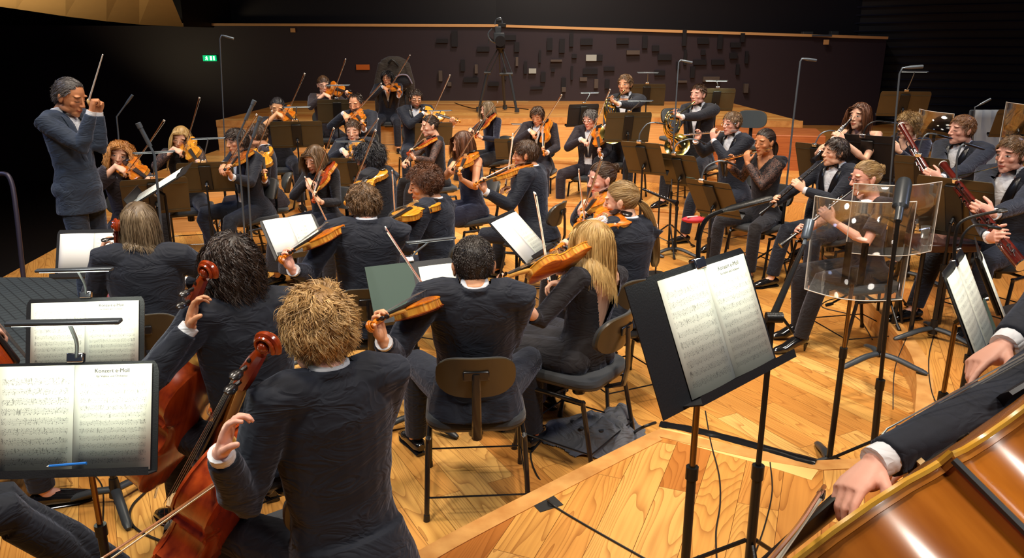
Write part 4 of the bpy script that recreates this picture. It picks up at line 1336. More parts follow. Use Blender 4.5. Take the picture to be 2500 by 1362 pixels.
def person(c):
    rnd = random.Random(hash(c['id']) % 1000 if False else sum(map(ord, c['id'])))
    seed = sum(map(ord, c['id'])) * 7 % 9973
    tz = TIER[c.get('tier', 0)]
    s = c.get('s', 1.0); hs = c.get('hs', 1.06) * (.97 if c.get('fem') else 1.0)
    fem = c.get('fem', False); stand = c.get('stand', False)
    if 'dep' in c: H = ray(c['head'][0], c['head'][1], c['dep'])
    else: H = at(c['head'][0], c['head'][1], tz + c.get('zr', 1.27) - .065)
    depth = (H - Vector((0, 0, CAMH))).dot(Vector((0, CP, -SP)))
    f = yawv(c['ty']); r = Vector((f.y, -f.x, 0)); l = -r
    # head frame
    hy, hp, hr = c.get('hy', c['ty']), c.get('hp', 10) * .72 - 3, c.get('hr', 0)
    F = yawv(hy) * math.cos(math.radians(hp)) - U * math.sin(math.radians(hp))
    Rm = Matrix.Rotation(math.radians(hr), 3, F) @ frame(F, U)
    X = mat4(Rm, H, hs)
    Xi = X.inverted()
    A = X @ Vector((0, -.022, -.06))
    Nn = A - U * c.get('nk', .046) * s - f * c.get('nf', .035) + r * c.get('ns', 0)
    seat = tz + (.545 if not stand else .93) * (s if stand else 1)
    B = Vector((H.x, H.y, 0)) - f * c.get('lean', .10) - r * c.get('slean', 0); B.z = seat
    base = Vector((B.x, B.y, tz))
    root = empty('person', base, c['label'], 'person', c.get('group'))
    off = -base
    def fin(mb):
        mb.v = [(x + off.x, y + off.y, z + off.z) for x, y, z in mb.v]; return mb
    inv = Matrix.Translation(base)
    ax = (Nn - B)
    axn = ax.normalized()
    fp = (f - axn * f.dot(axn)).normalized(); rp = fp.cross(axn).normalized()
    if rp.dot(r) < 0: rp = -rp
    wk = .87 if fem else 1.0
    wk *= c.get('wide', 1.0) * 1.04
    prof = [(-.16, .165, .120, 0), (-.05, .178, .132, 0), (.06, .170, .128, .0), (.25, .146 if not fem else .128, .110, .01), (.45, .158 if not fem else .140, .112, .012), (.65, .172 if not fem else .155, .118, .012), (.80, .176, .112, .004), (.90, .158, .094, 0), (.97, .100, .074, 0)]
    def torso(mb, grow, t0=-1, t1=2, skirt=0, n=22):
        P = [q for q in prof if t0 <= q[0] <= t1]
        pts = [B + ax * t + fp * yo for t, a, b_, yo in P]
        ra = [(a * wk + grow) for t, a, b_, yo in P]; fl = [(b_ * (wk if fem else 1) + grow) / (a * wk + grow) for t, a, b_, yo in P]
        mb.tube(pts, ra, n, up=fp, flat=fl)
    Sc = B + ax * .885
    shw = (.182 if not fem else .156) * s * c.get('wide', 1.0)
    SH = {'R': Sc + rp * shw + U * c.get('shr', 0), 'L': Sc - rp * shw + U * c.get('shl', .01)}
    AL1, AL2 = .285 * s, .255 * s
    # ------- instrument
    info = {'H': H, 'X': X, 'root': root, 'f': f, 'r': r, 'depth': depth, 'base': base, 'B': B}
    V3 = lambda p: (p - Vector((0, 0, CAMH))).dot(Vector((0, CP, -SP)))
    hands = {}
    if 'v' in c:
        v = dict(c['v'])
        chin = X @ Vector((-.035, .075, -.118))
        T = ray(v['t'][0], v['t'][1], V3(chin) + v.get('dt', 0))
        L = v.get('L', .60)
        Sx = reach(v['s'][0], v['s'][1], T, L, v.get('far', False))
        y = (Sx - T).normalized()
        n0 = Vector(v['n']).normalized() if 'n' in v else (U * v.get('up', 1.0) + r * v.get('tilt', .55)).normalized()
        Rv = frame(y, n0)
        sc = L / .60
        key = v.get('key', 'violin_o'); kind = 'viola' if 'viola' in key else 'violin'
        inst = place(key, mat4(Rv, T, sc), v.get('label') or ('%s held under the chin by the %s' % (kind, c['who'])), kind, 'violas' if kind == 'viola' else 'violins')
        xa, za = Rv.col[0], Rv.col[2]
        G = T + y * L * v.get('grip', .80) + za * .01
        Wl = G + xa * .030 - za * .085 - y * .01
        hands['L'] = dict(W=Wl, d=(za * 1.0 - xa * .05 + y * .1), pn=-xa, curl=(30, 62, 45), thumb=(20, 10), spread=3)
        info['v'] = (T, y, za, xa, L)
    if 'w' in c:
        q = c['w']; lips = X @ Vector((0, .10 + q.get('out', .01), -.058))
        Mp = ray(q['m'][0], q['m'][1], V3(lips)); L = q['L']
        Ep = reach(q['e'][0], q['e'][1], Mp, L, q.get('far', False))
        y = (Ep - Mp).normalized(); key = q['key']
        flute = 'flute' in key
        nat = {'oboe': .60, 'clarinet': .655, 'flute': .67, 'flute_gold': .67}[key]; sc = L / nat
        zh = (U if flute else f * .8 + U * .6)
        Rw = frame(y, zh); org = Mp - (y * .085 * sc if flute else Vector((0, 0, 0)))
        place(key, mat4(Rw, org, sc), q['label'], key.split('_')[0], q.get('group'))
        for side, fr in (('L', q.get('gl', .40)), ('R', q.get('gr', .72))):
            G = org + y * L * fr
            if flute:
                sgn = 1 if side == 'L' else -1
                dd = (U * .85 + y * .25 * sgn - f * .1).normalized(); pn = (-f if side == 'L' else f) * .9 - U * .1
                hands[side] = dict(W=G - dd * .085 - pn.normalized() * .030, d=dd, pn=pn, curl=(28, 48, 35), thumb=(25, 12), spread=6)
            else:
                sg = r if side == 'L' else -r
                dd = (f * .45 + U * .55 + sg * .45).normalized(); pn = (sg * .9 - f * .35 - U * .05)
                pn = (pn - dd * pn.dot(dd)).normalized()
                hands[side] = dict(W=G - dd * .085 - pn * .028, d=dd, pn=pn, curl=(22, 42, 35), thumb=(30, 15), spread=7)
    if 'horn' in c:
        q = c['horn']; lips = X @ Vector((0, .11, -.058)); Mp = ray(q['m'][0], q['m'][1], V3(lips))
        Cc = reach(q['c'][0], q['c'][1], Mp, .477, False)
        p = (Mp - Cc).normalized(); n = (-r * .8 + f * .3); n = (n - p * n.dot(p)).normalized(); qv = p.cross(n)
        if (p * .591 + qv * .807).z < 0: n = -n; qv = -qv
        th = math.atan2(.282, .385); xx = p * math.cos(th) - qv * math.sin(th); zz = p * math.sin(th) + qv * math.cos(th)
        Mh = mat4(Matrix((xx, n, zz)).transposed(), Cc)
        place('horn', Mh, q['label'], 'horn', 'french horns')
        G = Mh @ Vector((.02, -.05, .12)); dd = (f * .5 - r * -.1 + U * .3).normalized()
        G = Mh @ Vector((.02, -.045, .11)); dd = (zz * -.2 + r * .6 + U * .5).normalized()
        hands['L'] = dict(W=G - dd * .09 + n * .03, d=dd, pn=-n, curl=(35, 55, 35), thumb=(30, 15), spread=5)
        G = Mh @ Vector((.20, .07, -.22)); hands['R'] = dict(W=G + r * .08 + U * .04, d=(-r + f * .2 - U * .2), pn=f, curl=(15, 20, 15), thumb=(20, 10), spread=3)
    if 'bn' in c:
        q = c['bn']; Bl = ray(q['b'][0], q['b'][1], depth + q.get('db', -.10)); E_ = reach(q['e'][0], q['e'][1], Bl, 1.28, q.get('far', False))
        y = (E_ - Bl).normalized(); Rb = frame(y, f + U * .3); Mb = mat4(Rb, Bl)
        bo = place('bassoon', Mb, q['label'], 'bassoon', 'bassoons')
        lips = X @ Vector((0, .115, -.058)); Wt = Mb @ Vector((.036, .30, 0))
        mbb = MB(); mid = lerp(lips, Wt, .5); up_ = (Wt - y * .10)
        mbb.tube(smooth_path([lips, lerp(lips, up_, .5) + U * .01, lerp(lips, up_, .85) + U * .018, up_, Wt], 6), list(np.linspace(.0022, .0052, 25)), 8)
        inv_ = Mb.inverted(); mbb.v = [tuple(inv_ @ Vector(p)) for p in mbb.v]
        mbb.build('bocal', M['silver'] if q.get('silver') else M['gold'], bo)
        for side, fr in (('L', q.get('gl', .50)), ('R', q.get('gr', .78))):
            G = Bl + y * 1.28 * fr; sg = r if side == 'L' else -r
            dd = (f * .5 + U * .3 + sg * .6).normalized(); pn = (sg * .7 - f * .7); pn = (pn - dd * pn.dot(dd)).normalized()
            hands[side] = dict(W=G - dd * .08 - pn * .035, d=dd, pn=pn, curl=(25, 45, 35), thumb=(30, 15), spread=6)
    if 'ce' in c:
        q = c['ce']; Sx = ray(q['s'][0], q['s'][1], depth + q['ds']); fl_ = Vector((H.x + q['fl'][0], H.y + q['fl'][1], tz))
        y = (Sx - fl_).normalized(); T = Sx - y * 1.20; Rv = frame(y, Vector((q['fl'][0], q['fl'][1], .2)))
        place('cello', mat4(Rv, T, 2.0), q['label'], 'cello', 'cellos')
        info['v'] = (T, y, Rv.col[2], Rv.col[0], 1.2)
        if 'g' in q:
            G = T + y * 1.2 * q['g']; dd = (r * .50 + U * .85 + f * .05).normalized(); pn = (r * .75 - f * .25 - U * .2); pn = (pn - dd * pn.dot(dd)).normalized()
            hands['L'] = dict(W=G - dd * .085 - pn * .030 - r * .01, d=dd, pn=pn, fan=[(20, 45, 40), (28, 52, 45), (34, 55, 45), (40, 55, 45)], curl=(25, 50, 40), spread=7, thumb=(35, 20))
    if 'b' in c:
        b = dict(c['b'])
        if 'v' in info: bd = V3(info['v'][0] + info['v'][1] * info['v'][4] * .28)
        else: bd = depth
        Fg = ray(b['f'][0], b['f'][1], bd + b.get('df', -.02))
        Tp = reach(b['t'][0], b['t'][1], Fg, b.get('L', .72), b.get('far', False))
        yb = (Tp - Fg).normalized()
        zb = U * .3 + r * .4
        if 'v' in info: zb = info['v'][2]
        Rb = frame(yb, zb)
        place('bow', mat4(Rb, Fg, b.get('L', .72) / .74), b.get('label') or 'slender bow drawn by the %s' % c['who'], 'bow', 'string players\' bows')
        dd = (f * b.get('hf', .45) - r * .8 - U * .12).normalized()
        dd = (dd - yb * dd.dot(yb) * .8).normalized()
        pnb = (-U - yb * (-U).dot(yb)).normalized() if abs(yb.z) < .8 else -f
        if pnb.dot(f) > .3: pnb = (pnb * .5 - U).normalized()
        hands['R'] = dict(W=Fg - dd * .090 + U * .016, d=dd, pn=(-U * .8 - f * .35).normalized(), curl=(40, 42, 28), thumb=(50, 25), spread=5)
    for side in ('L', 'R'):
        k = 'h' + side
        if k in c:
            q = c[k]
            if 'w' in q: W = ray(q['w'][0], q['w'][1], depth + q['w'][2])
            else: W = q['W'](info)
            dd = q['d'](info) if callable(q.get('d')) else (f * q['d'][0] + r * q['d'][1] + U * q['d'][2])
            pn = q['pn'](info) if callable(q.get('pn')) else (f * q['pn'][0] + r * q['pn'][1] + U * q['pn'][2])
            hands[side] = dict(W=W, d=dd.normalized(), pn=pn.normalized(), curl=q.get('curl', (30, 40, 30)), thumb=q.get('thumb', (38, 20)), spread=q.get('spread', 4), fan=q.get('fan'))
        if side not in hands:   # rests on the thigh
            sg = r if side == 'R' else -r
            hands[side] = dict(W=B + f * .30 + sg * .15 + U * .10, d=f - U * .3 - sg * .3, pn=-U, curl=(18, 25, 20), thumb=(20, 15), spread=6)
    info['hands'] = hands
    EL = {}
    for side in ('L', 'R'):
        sg = r if side == 'R' else -r
        pole = c.get('p' + side, (.15, .45, -1.0) if side == 'L' else (.10, .95, -.85))
        pv = f * pole[0] + sg * pole[1] + U * pole[2]
        EL[side] = ik(SH[side], hands[side]['W'], AL1, AL2, pv)
    # ------- body: one skin
    vox = c.get('vox', min(.0056, max(.0042, depth * .0008)))
    mb = MB()
    torso(mb, -.020)
    mb.tube([Nn - axn * .06, Nn, A - F * .005, X @ Vector((0, -.01, -.02))], [.066 * wk * s, .055 * wk * s, .052 * wk * s, .05 * s], 14)
    for side in ('L', 'R'):
        S_, E_, W_ = SH[side], EL[side], hands[side]['W']
        mb.tube([lerp(Sc, S_, .45) - axn * .01, S_, lerp(S_, E_, .25)], [.060 * s, .052 * s, .046 * s], 12)
        k = .88 if fem else 1.0
        mb.tube([S_, lerp(S_, E_, .4), E_, lerp(E_, W_, .3), lerp(E_, W_, .8), W_, W_ + hands[side]['d'].normalized() * .01], [.048 * s * k, .044 * s * k, .037 * s * k, .038 * s * k, .027 * s * k, .0245 * s * k, .025 * s * k], 12)
        h = hands[side]
        hand(mb, W_, h['d'], h['pn'], side == 'R', s * (.93 if fem else 1.0) * c.get('handk', .98), h['curl'], h['spread'], h['thumb'], h.get('fan'))
    head_shape(mb, X, hs, fem)
    # legs
    hipw = .095 * s
    legs = []
    spread = c.get('spread', 14); ff = c.get('ff', .03)
    for i, sg in enumerate((-1, 1)):
        hip = B + r * sg * hipw - U * .015
        if stand:
            knee = hip - U * .44 * s + f * .03; ank = knee - U * (.42 * s) - f * .03 + r * sg * .01
            ank.z = tz + .09
            td = f
        else:
            lg = c.get('legs')
            td = Matrix.Rotation(math.radians(-sg * spread), 3, 'Z') @ f
            if lg and lg[i] is not None:
                td = Matrix.Rotation(math.radians(lg[i][0]), 3, 'Z') @ f
            knee = hip + td * .43 * s; knee.z = tz + .505 * s
            fo = ff if not (lg and lg[i] is not None) else lg[i][1]
            ank = knee + td * fo; ank.z = tz + .10
        legs.append((hip, knee, ank, td))
        mb.tube([hip, lerp(hip, knee, .5), knee, lerp(knee, ank, .35), ank], [.064 * s, .052 * s, .032 * s, .036 * s, .030 * s], 12)
        mb.tube([ank + U * .02, ank - U * .03 + td * .02, ank - U * .06 + td * .10, ank - U * .07 + td * .15], [.033, .034, .026, .018], 10)
    me = remeshed(fin(mb), [get_skin(c.get('skin', 'fair'), c.get('brow', 'brown'), c.get('beard', 0), not c.get('open', False))], vox, 2 if vox < .006 else 1, 'body')
    co = coords(me)
    Mi = np.array(Xi @ Matrix.Translation(base))
    lc = co @ Mi[:3, :3].T + Mi[:3, 3]
    ok = (lc[:, 2] > -.13) & (np.abs(lc[:, 0]) < .12) & (np.abs(lc[:, 1]) < .14) & (lc[:, 2] < .14)
    lc[~ok] = (0, -1, 0)
    at_ = me.attributes.new('hc', 'FLOAT_VECTOR', 'POINT'); at_.data.foreach_set('vector', lc.astype(np.float32).ravel())
    body = obj_from('body', me, root)
    # ------- clothes
    cl = c.get('cl', 'suit'); top = M[c.get('top', {'suit': 'suit', 'knit': 'knit'}.get(cl, 'suit'))]; bot = M[c.get('bot', c.get('top', 'suit') if cl == 'suit' else 'knit')]
    vg = min(.012, max(.006, depth * .0016))
    if cl == 'suit':
        mb = MB()
        torso(mb, .012)
        if not stand:
            mb.tube([B + ax * .12 - fp * .01, B - U * .02 - fp * .03, B - U * .095 - fp * .05], [.175 * wk, .200 * wk, .212 * wk], 22, up=fp, flat=[.76, .80, .82])
            for sg in (-1, 1):
                mb.tube([B + rp * sg * .09 + fp * .02, B + rp * sg * .13 + fp * .12 - U * .02, B + rp * sg * .15 + fp * .20 - U * .035], [.11, .10, .075], 12, flat=.8)
        else:
            mb.tube([B + ax * .2, B - U * .05, B - U * .19], [.165 * wk, .185 * wk, .20 * wk], 22, up=fp, flat=[.75, .78, .8])
        mb.tube([Nn - axn * .06 - fp * .01, Nn - axn * .0 - fp * .016, Nn + axn * .018 - fp * .016], [.098, .072, .066], 16, up=fp, flat=[.8, .9, .95])
        for side in ('L', 'R'):
            S_, E_, W_ = SH[side], EL[side], hands[side]['W']
            mb.tube([lerp(Sc, S_, .3), lerp(Sc, S_, .75) + U * .012, S_ + U * .008 + (S_ - Sc).normalized() * .01, lerp(S_, E_, .2)], [.085 * s, .082 * s, .072 * s, .068 * s], 14)
            we = lerp(E_, W_, .93)
            mb.tube([S_, lerp(S_, E_, .35), lerp(S_, E_, .8), E_, lerp(E_, we, .25), lerp(E_, we, .7), we], [.072 * s, .067 * s, .060 * s, .057 * s, .055 * s, .047 * s, .0415 * s], 14)
        me = remeshed(fin(mb), [top], vg, 2, 'jacket')
        # soft folds pressed into the cloth, strongest at elbows and waist
        co = coords(me); nr = np.empty(len(me.vertices) * 3, dtype=np.float32)
        me.vertices.foreach_get('normal', nr) if False else None
        vn = np.array([tuple(v.normal) for v in me.vertices], dtype=np.float32) if depth < 6.5 else None
        if vn is not None:
            e1, e2 = np.array(EL['L'] - base), np.array(EL['R'] - base); wv = np.array(B + ax * .28 - base)
            dl = np.minimum(np.linalg.norm(co - e1, axis=1), np.linalg.norm(co - e2, axis=1)); dw = np.abs((co - wv) @ np.array(axn))
            am = .0006 + .0042 * np.exp(-(dl / .09) ** 2) + .0016 * np.exp(-(dw / .10) ** 2)
            ph = rnd.uniform(0, 6)
            wob = np.sin(co[:, 0] * 9 + ph) * 1.4 + np.sin(co[:, 1] * 11 + ph * 2) * 1.2
            fold = np.sin(co[:, 2] * 62 + wob * 2.2 + co @ np.array(rp) * 26) + .6 * np.sin(co[:, 2] * 41 - wob * 3 - co @ np.array(rp) * 31)
            co2 = co + vn * (am * fold)[:, None]
            me.vertices.foreach_set('co', co2.astype(np.float32).ravel()); me.update()
        rpn, fpn, axn_, b0 = np.array(rp), np.array(fp), np.array(axn), np.array(B + off)
        Lx = ax.length; op = c.get('opening', (.30, .012, .062))
        def kill(p):
            q = p - b0; t = (q @ axn_) / Lx; x = q @ rpn; y = q @ fpn
            wv = np.interp(t, [op[0] - .3, op[0], .95, 1.1], [op[1] * c.get('flare', .6), op[1], op[2], op[2]])
            lo = op[0] - (.0 if not c.get('openfront') else .4)
            return ((y > .02) & (y < .165) & (np.abs(x) < wv) & (t > lo)) | ((t > .99) & (y < .16) & (y > -.02) & (np.abs(x) < .07))
        cut_faces(me, kill)
        jk = obj_from('jacket', me, root)
        # shirt, collar, cuffs
        mb = MB(); torso(mb, -.004, t0=.0 if not c.get('openfront') else -.06, t1=.93)
        mb.tube([Nn - axn * .055 + fp * .004, Nn - axn * .005 + fp * .002, Nn + axn * .030 - fp * .002], [.086 * wk, .0655, .0615], 18, up=fp, flat=[.78, .98, 1.0])
        me = remeshed(fin(mb), [M[c.get('shirt', 'shirt')]], .008, 2, 'shirt')
        obj_from('shirt', me, root)
        for side in ('L', 'R'):
            E_, W_ = EL[side], hands[side]['W']; u = (W_ - E_).normalized()
            mb = MB(); mb.tube([W_ - u * .045, W_ - u * .005, W_ + u * .008], [.034 * s, .034 * s, .0335 * s], 14); fin(mb).build('shirt_cuff', M['shirt'], root)
        if c.get('tie', True):
            mb = MB(); tc = Nn + axn * .004 + fp * .068
            for sg in (-1, 1):
                mb.tube([tc, tc + rp * sg * .022, tc + rp * sg * .052], [.009, .016, .024], 8, flat=.4, up=fp)
            mb.ellipsoid(tc + fp * .004, (.011, .011, .012)); fin(mb).build('bow_tie', M['bow_tie'], root)
        # lapels
        for sg in (-1, 1):
            mb = MB(); P = []; wd = []
            for t, x in ((1.00, .075), (.93, .082), (.80, .072), (.62, .050), (.45, .032), (.32, .016)):
                a_ = np.interp(t, [q[0] for q in prof], [q[1] for q in prof]) * wk + .012; b_ = np.interp(t, [q[0] for q in prof], [q[2] for q in prof]) + .012
                xx = min(x, a_ * .97); yy = b_ * math.sqrt(1 - (xx / a_) ** 2) + .008
                P.append(B + ax * t + rp * sg * xx + fp * (yy if t < .98 else .012)); wd.append(.012 + .020 * math.sin(min(1, (1.0 - t) / .35) * PI / 2) * (1 if t > .6 else (t - .25) / .35))
            mb.tube(smooth_path(P, 3), list(np.interp(np.linspace(0, 5, 16), range(6), wd)), 8, flat=.22, up=fp)
            fin(mb).build('lapel', M['bow_tie'] if c.get('satin', True) else top, root)
        if c.get('vest'):
            mb = MB(); torso(mb, .004, t0=-.05, t1=.8); me = remeshed(fin(mb), [M['suit']], .009, 1, 'waistcoat')
            cut_faces(me, lambda p: ((p - b0) @ fpn > .0) & (np.abs((p - b0) @ rpn) < np.interp((p - b0) @ axn_ / Lx, [.5, .8], [.0, .05])))
            obj_from('waistcoat', me, root)
    else:
        mb = MB(); g = .006 + c.get('loose', 0)
        sl = c.get('sleeve', 'long')
        torso(mb, g)
        mb.tube([B + ax * .1, B - U * .06], [.165 * wk, .185 * wk], 20, up=fp, flat=.78)
        if sl != 'none':
            for side in ('L', 'R'):
                S_, E_, W_ = SH[side], EL[side], hands[side]['W']
                k = .9; lo = c.get('loose', 0)
                mb.tube([lerp(Sc, S_, .45) - axn * .01, S_ + U * .004, lerp(S_, E_, .25)], [.068 * s, .062 * s, (.056 + lo) * s], 12)
                if sl in ('long', 'lace'): P = [S_, lerp(S_, E_, .5), E_, lerp(E_, W_, .5), lerp(E_, W_, .93)]; R_ = [.056, .052, .046, .042, .034]
                elif sl == 'elbow': P = [S_, lerp(S_, E_, .5), E_, lerp(E_, W_, .22)]; R_ = [.056, .054, .049, .046]
                else: P = [S_, lerp(S_, E_, .5), lerp(S_, E_, .75)]; R_ = [.060, .062, .064]
                if c.get('bell'): R_ = [.056, .062, .070, .075, .085]; P[-1] = lerp(E_, W_, .75)
                mb.tube(P, [(x + lo * .6) * s for x in R_], 14)
        me = remeshed(fin(mb), [top, M['lace']], vg, 2, 'top')
        rpn, fpn, axn_, b0 = np.array(rp), np.array(fp), np.array(axn), np.array(B + off); Lx = ax.length
        nk = c.get('neck', 'round')
        def kill(p):
            q = p - b0; t = (q @ axn_) / Lx; x = q @ rpn; y = q @ fpn
            if nk == 'round': return (t > .93) & (np.abs(x) < .10)
            if nk == 'high': return (t > 1.02)
            if nk == 'v': return ((t > .95) & (np.abs(x) < .085)) | ((y > 0) & (y < .16) & (np.abs(x) < np.interp(t, [.76, .97], [0, .080])) & (t > .76))
            if nk == 'strap': return ((t > .80) & (np.abs(x) < .088)) | (t > .86) & (np.abs(x) < .11) | ((np.abs(x) > .125) & (t > .72)) | (t > 1.0)
            if nk == 'back': return ((t > .93) & (np.abs(x) < .09)) | ((y < .02) & (y > -.17) & (np.abs(x) < np.interp(t, [.30, .90, 1], [0, .105, .12])) & (t > .3))
            if nk == 'tank': return (t > .90) & (np.abs(x) < .06) | ((np.abs(x) > .125) & (t > .78))
            return t > 5
        cut_faces(me, kill)
        if sl == 'lace':
            n = len(me.polygons); ce = np.empty(n * 3, dtype=np.float32); me.polygons.foreach_get('center', ce); ce = ce.reshape(-1, 3)
            isl = np.abs((ce - b0) @ rpn) > .145 * wk
            d1 = np.linalg.norm(np.cross(ce - np.array(SH['L'] + off), np.array((EL['L'] - SH['L']).normalized())), axis=1); d2 = np.linalg.norm(np.cross(ce - np.array(SH['R'] + off), np.array((EL['R'] - SH['R']).normalized())), axis=1)
            t1 = (ce - np.array(SH['L'] + off)) @ np.array((EL['L'] - SH['L']).normalized()); t2 = (ce - np.array(SH['R'] + off)) @ np.array((EL['R'] - SH['R']).normalized())
            m1 = ((d1 < .075) & (t1 > .02)) | ((d2 < .075) & (t2 > .02))
            for side in ('L', 'R'):
                dd = np.linalg.norm(np.cross(ce - np.array(EL[side] + off), np.array((hands[side]['W'] - EL[side]).normalized())), axis=1)
                m1 |= (dd < .06) & ((ce - np.array(EL[side] + off)) @ np.array((hands[side]['W'] - EL[side]).normalized()) > -.02)
            me.polygons.foreach_set('material_index', m1.astype(np.int32))
        obj_from(c.get('topname', 'top'), me, root)
        if nk == 'strap':
            for sg in (-1, 1):
                mb = MB(); mb.tube(smooth_path([B + ax * .80 + rp * sg * .105 + fp * .095, B + ax * .92 + rp * sg * .108 + fp * .06, B + ax * .97 + rp * sg * .10, B + ax * .90 + rp * sg * .10 - fp * .07, B + ax * .78 + rp * sg * .09 - fp * .105], 4), .006, 6, flat=.5)
                fin(mb).build('strap', top, root)
    # ------- trousers / skirt
    mb = MB()
    dress = c.get('dress')
    mb.tube([B + ax * .16, B + ax * .02, B - U * .075], [.155 * wk, .170 * wk, .160 * wk], 18, up=fp, flat=[.75, .8, .85])
    kk = .90 if fem else 1.0
    for hip, knee, ank, td in legs:
        mb.ellipsoid(hip - f * .03 - U * .0, (.095, .10, .085))
        if dress:
            mb.tube([hip, lerp(hip, knee, .5), knee, lerp(knee, ank, .4), lerp(knee, ank, .92)], [.105, .10, .092, .10, .125], 14)
        else:
            mb.tube([hip, lerp(hip, knee, .5), knee - td * .005, knee - U * .05, lerp(knee, ank, .5), ank + U * .005], [.096 * s * kk, .087 * s * kk, .070 * s * kk, .066 * s * kk, .064 * s * kk, .058 * s * kk], 14)
    if dress: mb.tube([lerp(legs[0][0], legs[1][0], .5), lerp(legs[0][1], legs[1][1], .5), lerp(lerp(legs[0][1], legs[1][1], .5), lerp(legs[0][2], legs[1][2], .5), .9)], [.12, .12, .14], 14)
    me = remeshed(fin(mb), [bot], vg, 2, 'trousers' if not dress else 'skirt')
    obj_from('trousers' if not dress else 'skirt', me, root)
    # ------- shoes
    for hip, knee, ank, td in legs:
        mb = MB(); g = Vector((ank.x, ank.y, tz))
        heel = c.get('heels', 0)
        mb.tube([g - td * .058 + U * (.045 + heel), g - td * .03 + U * (.052 + heel * .9), g + td * .05 + U * (.048 + heel * .5), g + td * .12 + U * .036, g + td * .185 + U * .027, g + td * .212 + U * .02], [.022, .037, .041, .044, .034, .012], 12, up=U, flat=[1.1, 1.05, .95, .72, .62, .6])
        if not heel: mb.tube([g - td * .06 + U * .009, g + td * .06 + U * .009, g + td * .14 + U * .009, g + td * .212 + U * .009], [.03, .036, .046, .022], 12, up=U, flat=[.30, .25, .2, .3])
        else: mb.tube([g - td * .05 + U * (heel + .01), g - td * .045], [.016, .006], 8)
        fin(mb).build('shoe', M['shoe'], root)
    # ------- hair
    if c.get('hair'):
        st = c['hair']; style, colk = st[0], st[1]; kw = dict(st[2]) if len(st) > 2 else {}
        S_ = kw.pop('n', int(np.interp(depth, [2, 3.4, 5, 7, 11], [7500, 6000, 3800, 2600, 1300]))); wd = kw.pop('w', float(np.interp(depth, [2, 4, 7, 11], [.0011, .0016, .0024, .0038])))
        Gv = tuple(Rm.transposed() @ -U)
        bp = None
        if style in ('long', 'longwavy', 'chin', 'bob', 'redcurl', 'wavy'):
            cc = np.array(Xi @ (B + ax * .62 + f * .0)); bp = [(cc, np.array([.135, .110, .25]))]
        extra = kw.pop('extra', None); hl = kw.get('hl', 0)
        V, Fc, hv = hair_mesh(style, S_, rnd, seed, Gv, None, bp, 1.0 if depth < 4.5 else .7, w=wd, **kw)
        sv, sf = scalp(hl, 1.03 if style in ('crop', 'pulled') else 1.05)
        V2 = np.concatenate([V, sv]); hv2 = np.concatenate([hv, np.full(len(sv), .12)])
        sets = [(V2, hv2)]; faces = [Fc, sf + len(V)]
        base_n = len(V2)
        rs = np.random.RandomState(seed + 1)
        if extra:
            kind = extra[0]
            if kind == 'pony':
                n = max(120, S_ // 5); Kp = 16
                path = smooth_path([Vector(p) for p in extra[1]], 5); Kp = len(path)
                ctr = np.array([tuple(p) for p in path]); rad = np.interp(np.linspace(0, 1, Kp), [0, .15, .5, .85, 1], np.array([.008, .022, .028, .022, .014]) * extra[2])
                an = rs.uniform(0, 2 * PI, n); rr = np.sqrt(rs.uniform(0, 1, n))
                tg = np.gradient(ctr, axis=0); tg /= np.linalg.norm(tg, axis=1)[:, None]
                sx = np.cross(tg, np.array([0, 1, .01])); sx /= np.linalg.norm(sx, axis=1)[:, None]; sy = np.cross(tg, sx)
                Pp = ctr[None] + (rr * np.cos(an))[:, None, None] * rad[None, :, None] * sx[None] + (rr * np.sin(an))[:, None, None] * rad[None, :, None] * sy[None]
                Pp = Pp + np.sin(np.linspace(0, 9, Kp)[None, :, None] + an[:, None, None] * 3) * .003
                nr = np.repeat(np.array([[0, -1, 0]]), n, 0)
                v_, f_, h_ = strands_mesh(Pp, nr, wd * 1.3, rs, None, .5)
                faces.append(f_ + base_n); V2 = np.concatenate([V2, v_]); hv2 = np.concatenate([hv2, h_]); base_n = len(V2)
            elif kind == 'bun':
                n = max(160, S_ // 4); ctr = np.array(extra[1]); R0 = extra[2]
                Kp = 14; Pp = []
                for _ in range(n):
                    a0 = rs.uniform(0, 2 * PI); tilt = rs.uniform(-.6, .6); r1 = R0 * rs.uniform(.5, 1.0); ln = rs.uniform(1.5, 3.2); aa = a0 + np.linspace(0, ln, Kp)
                    z = np.sin(aa + tilt) * r1; x = np.cos(aa) * r1; y = np.sin(aa * 1.7 + a0) * R0 * .45 + rs.normal(0, R0 * .12)
                    Pp.append(np.stack([x, y, z], 1) + ctr)
                Pp = np.array(Pp); nr = Pp[:, 0] - ctr; nr /= np.linalg.norm(nr, axis=1)[:, None]
                v_, f_, h_ = strands_mesh(Pp, nr, wd * 1.5, rs, None, .6)
                faces.append(f_ + base_n); V2 = np.concatenate([V2, v_]); hv2 = np.concatenate([hv2, h_]); base_n = len(V2)
        Mx = np.array(Matrix.Translation(off) @ X)
        W3 = V2 @ Mx[:3, :3].T + Mx[:3, 3]
        me = np_mesh('hair', W3, np.concatenate(faces), get_hair(colk), hv2)
        obj_from('hair', me, root)
        if extra and extra[0] == 'pony':
            p0 = X @ Vector(extra[1][0]); p1 = X @ (Vector(extra[1][0]) * .8 + Vector(extra[1][1]) * .2)
            mb = MB(); mb.tube([p0, p1], .015 * extra[2] ** .5, 10); fin(mb).build('hair_tie', M['ebony'], root)
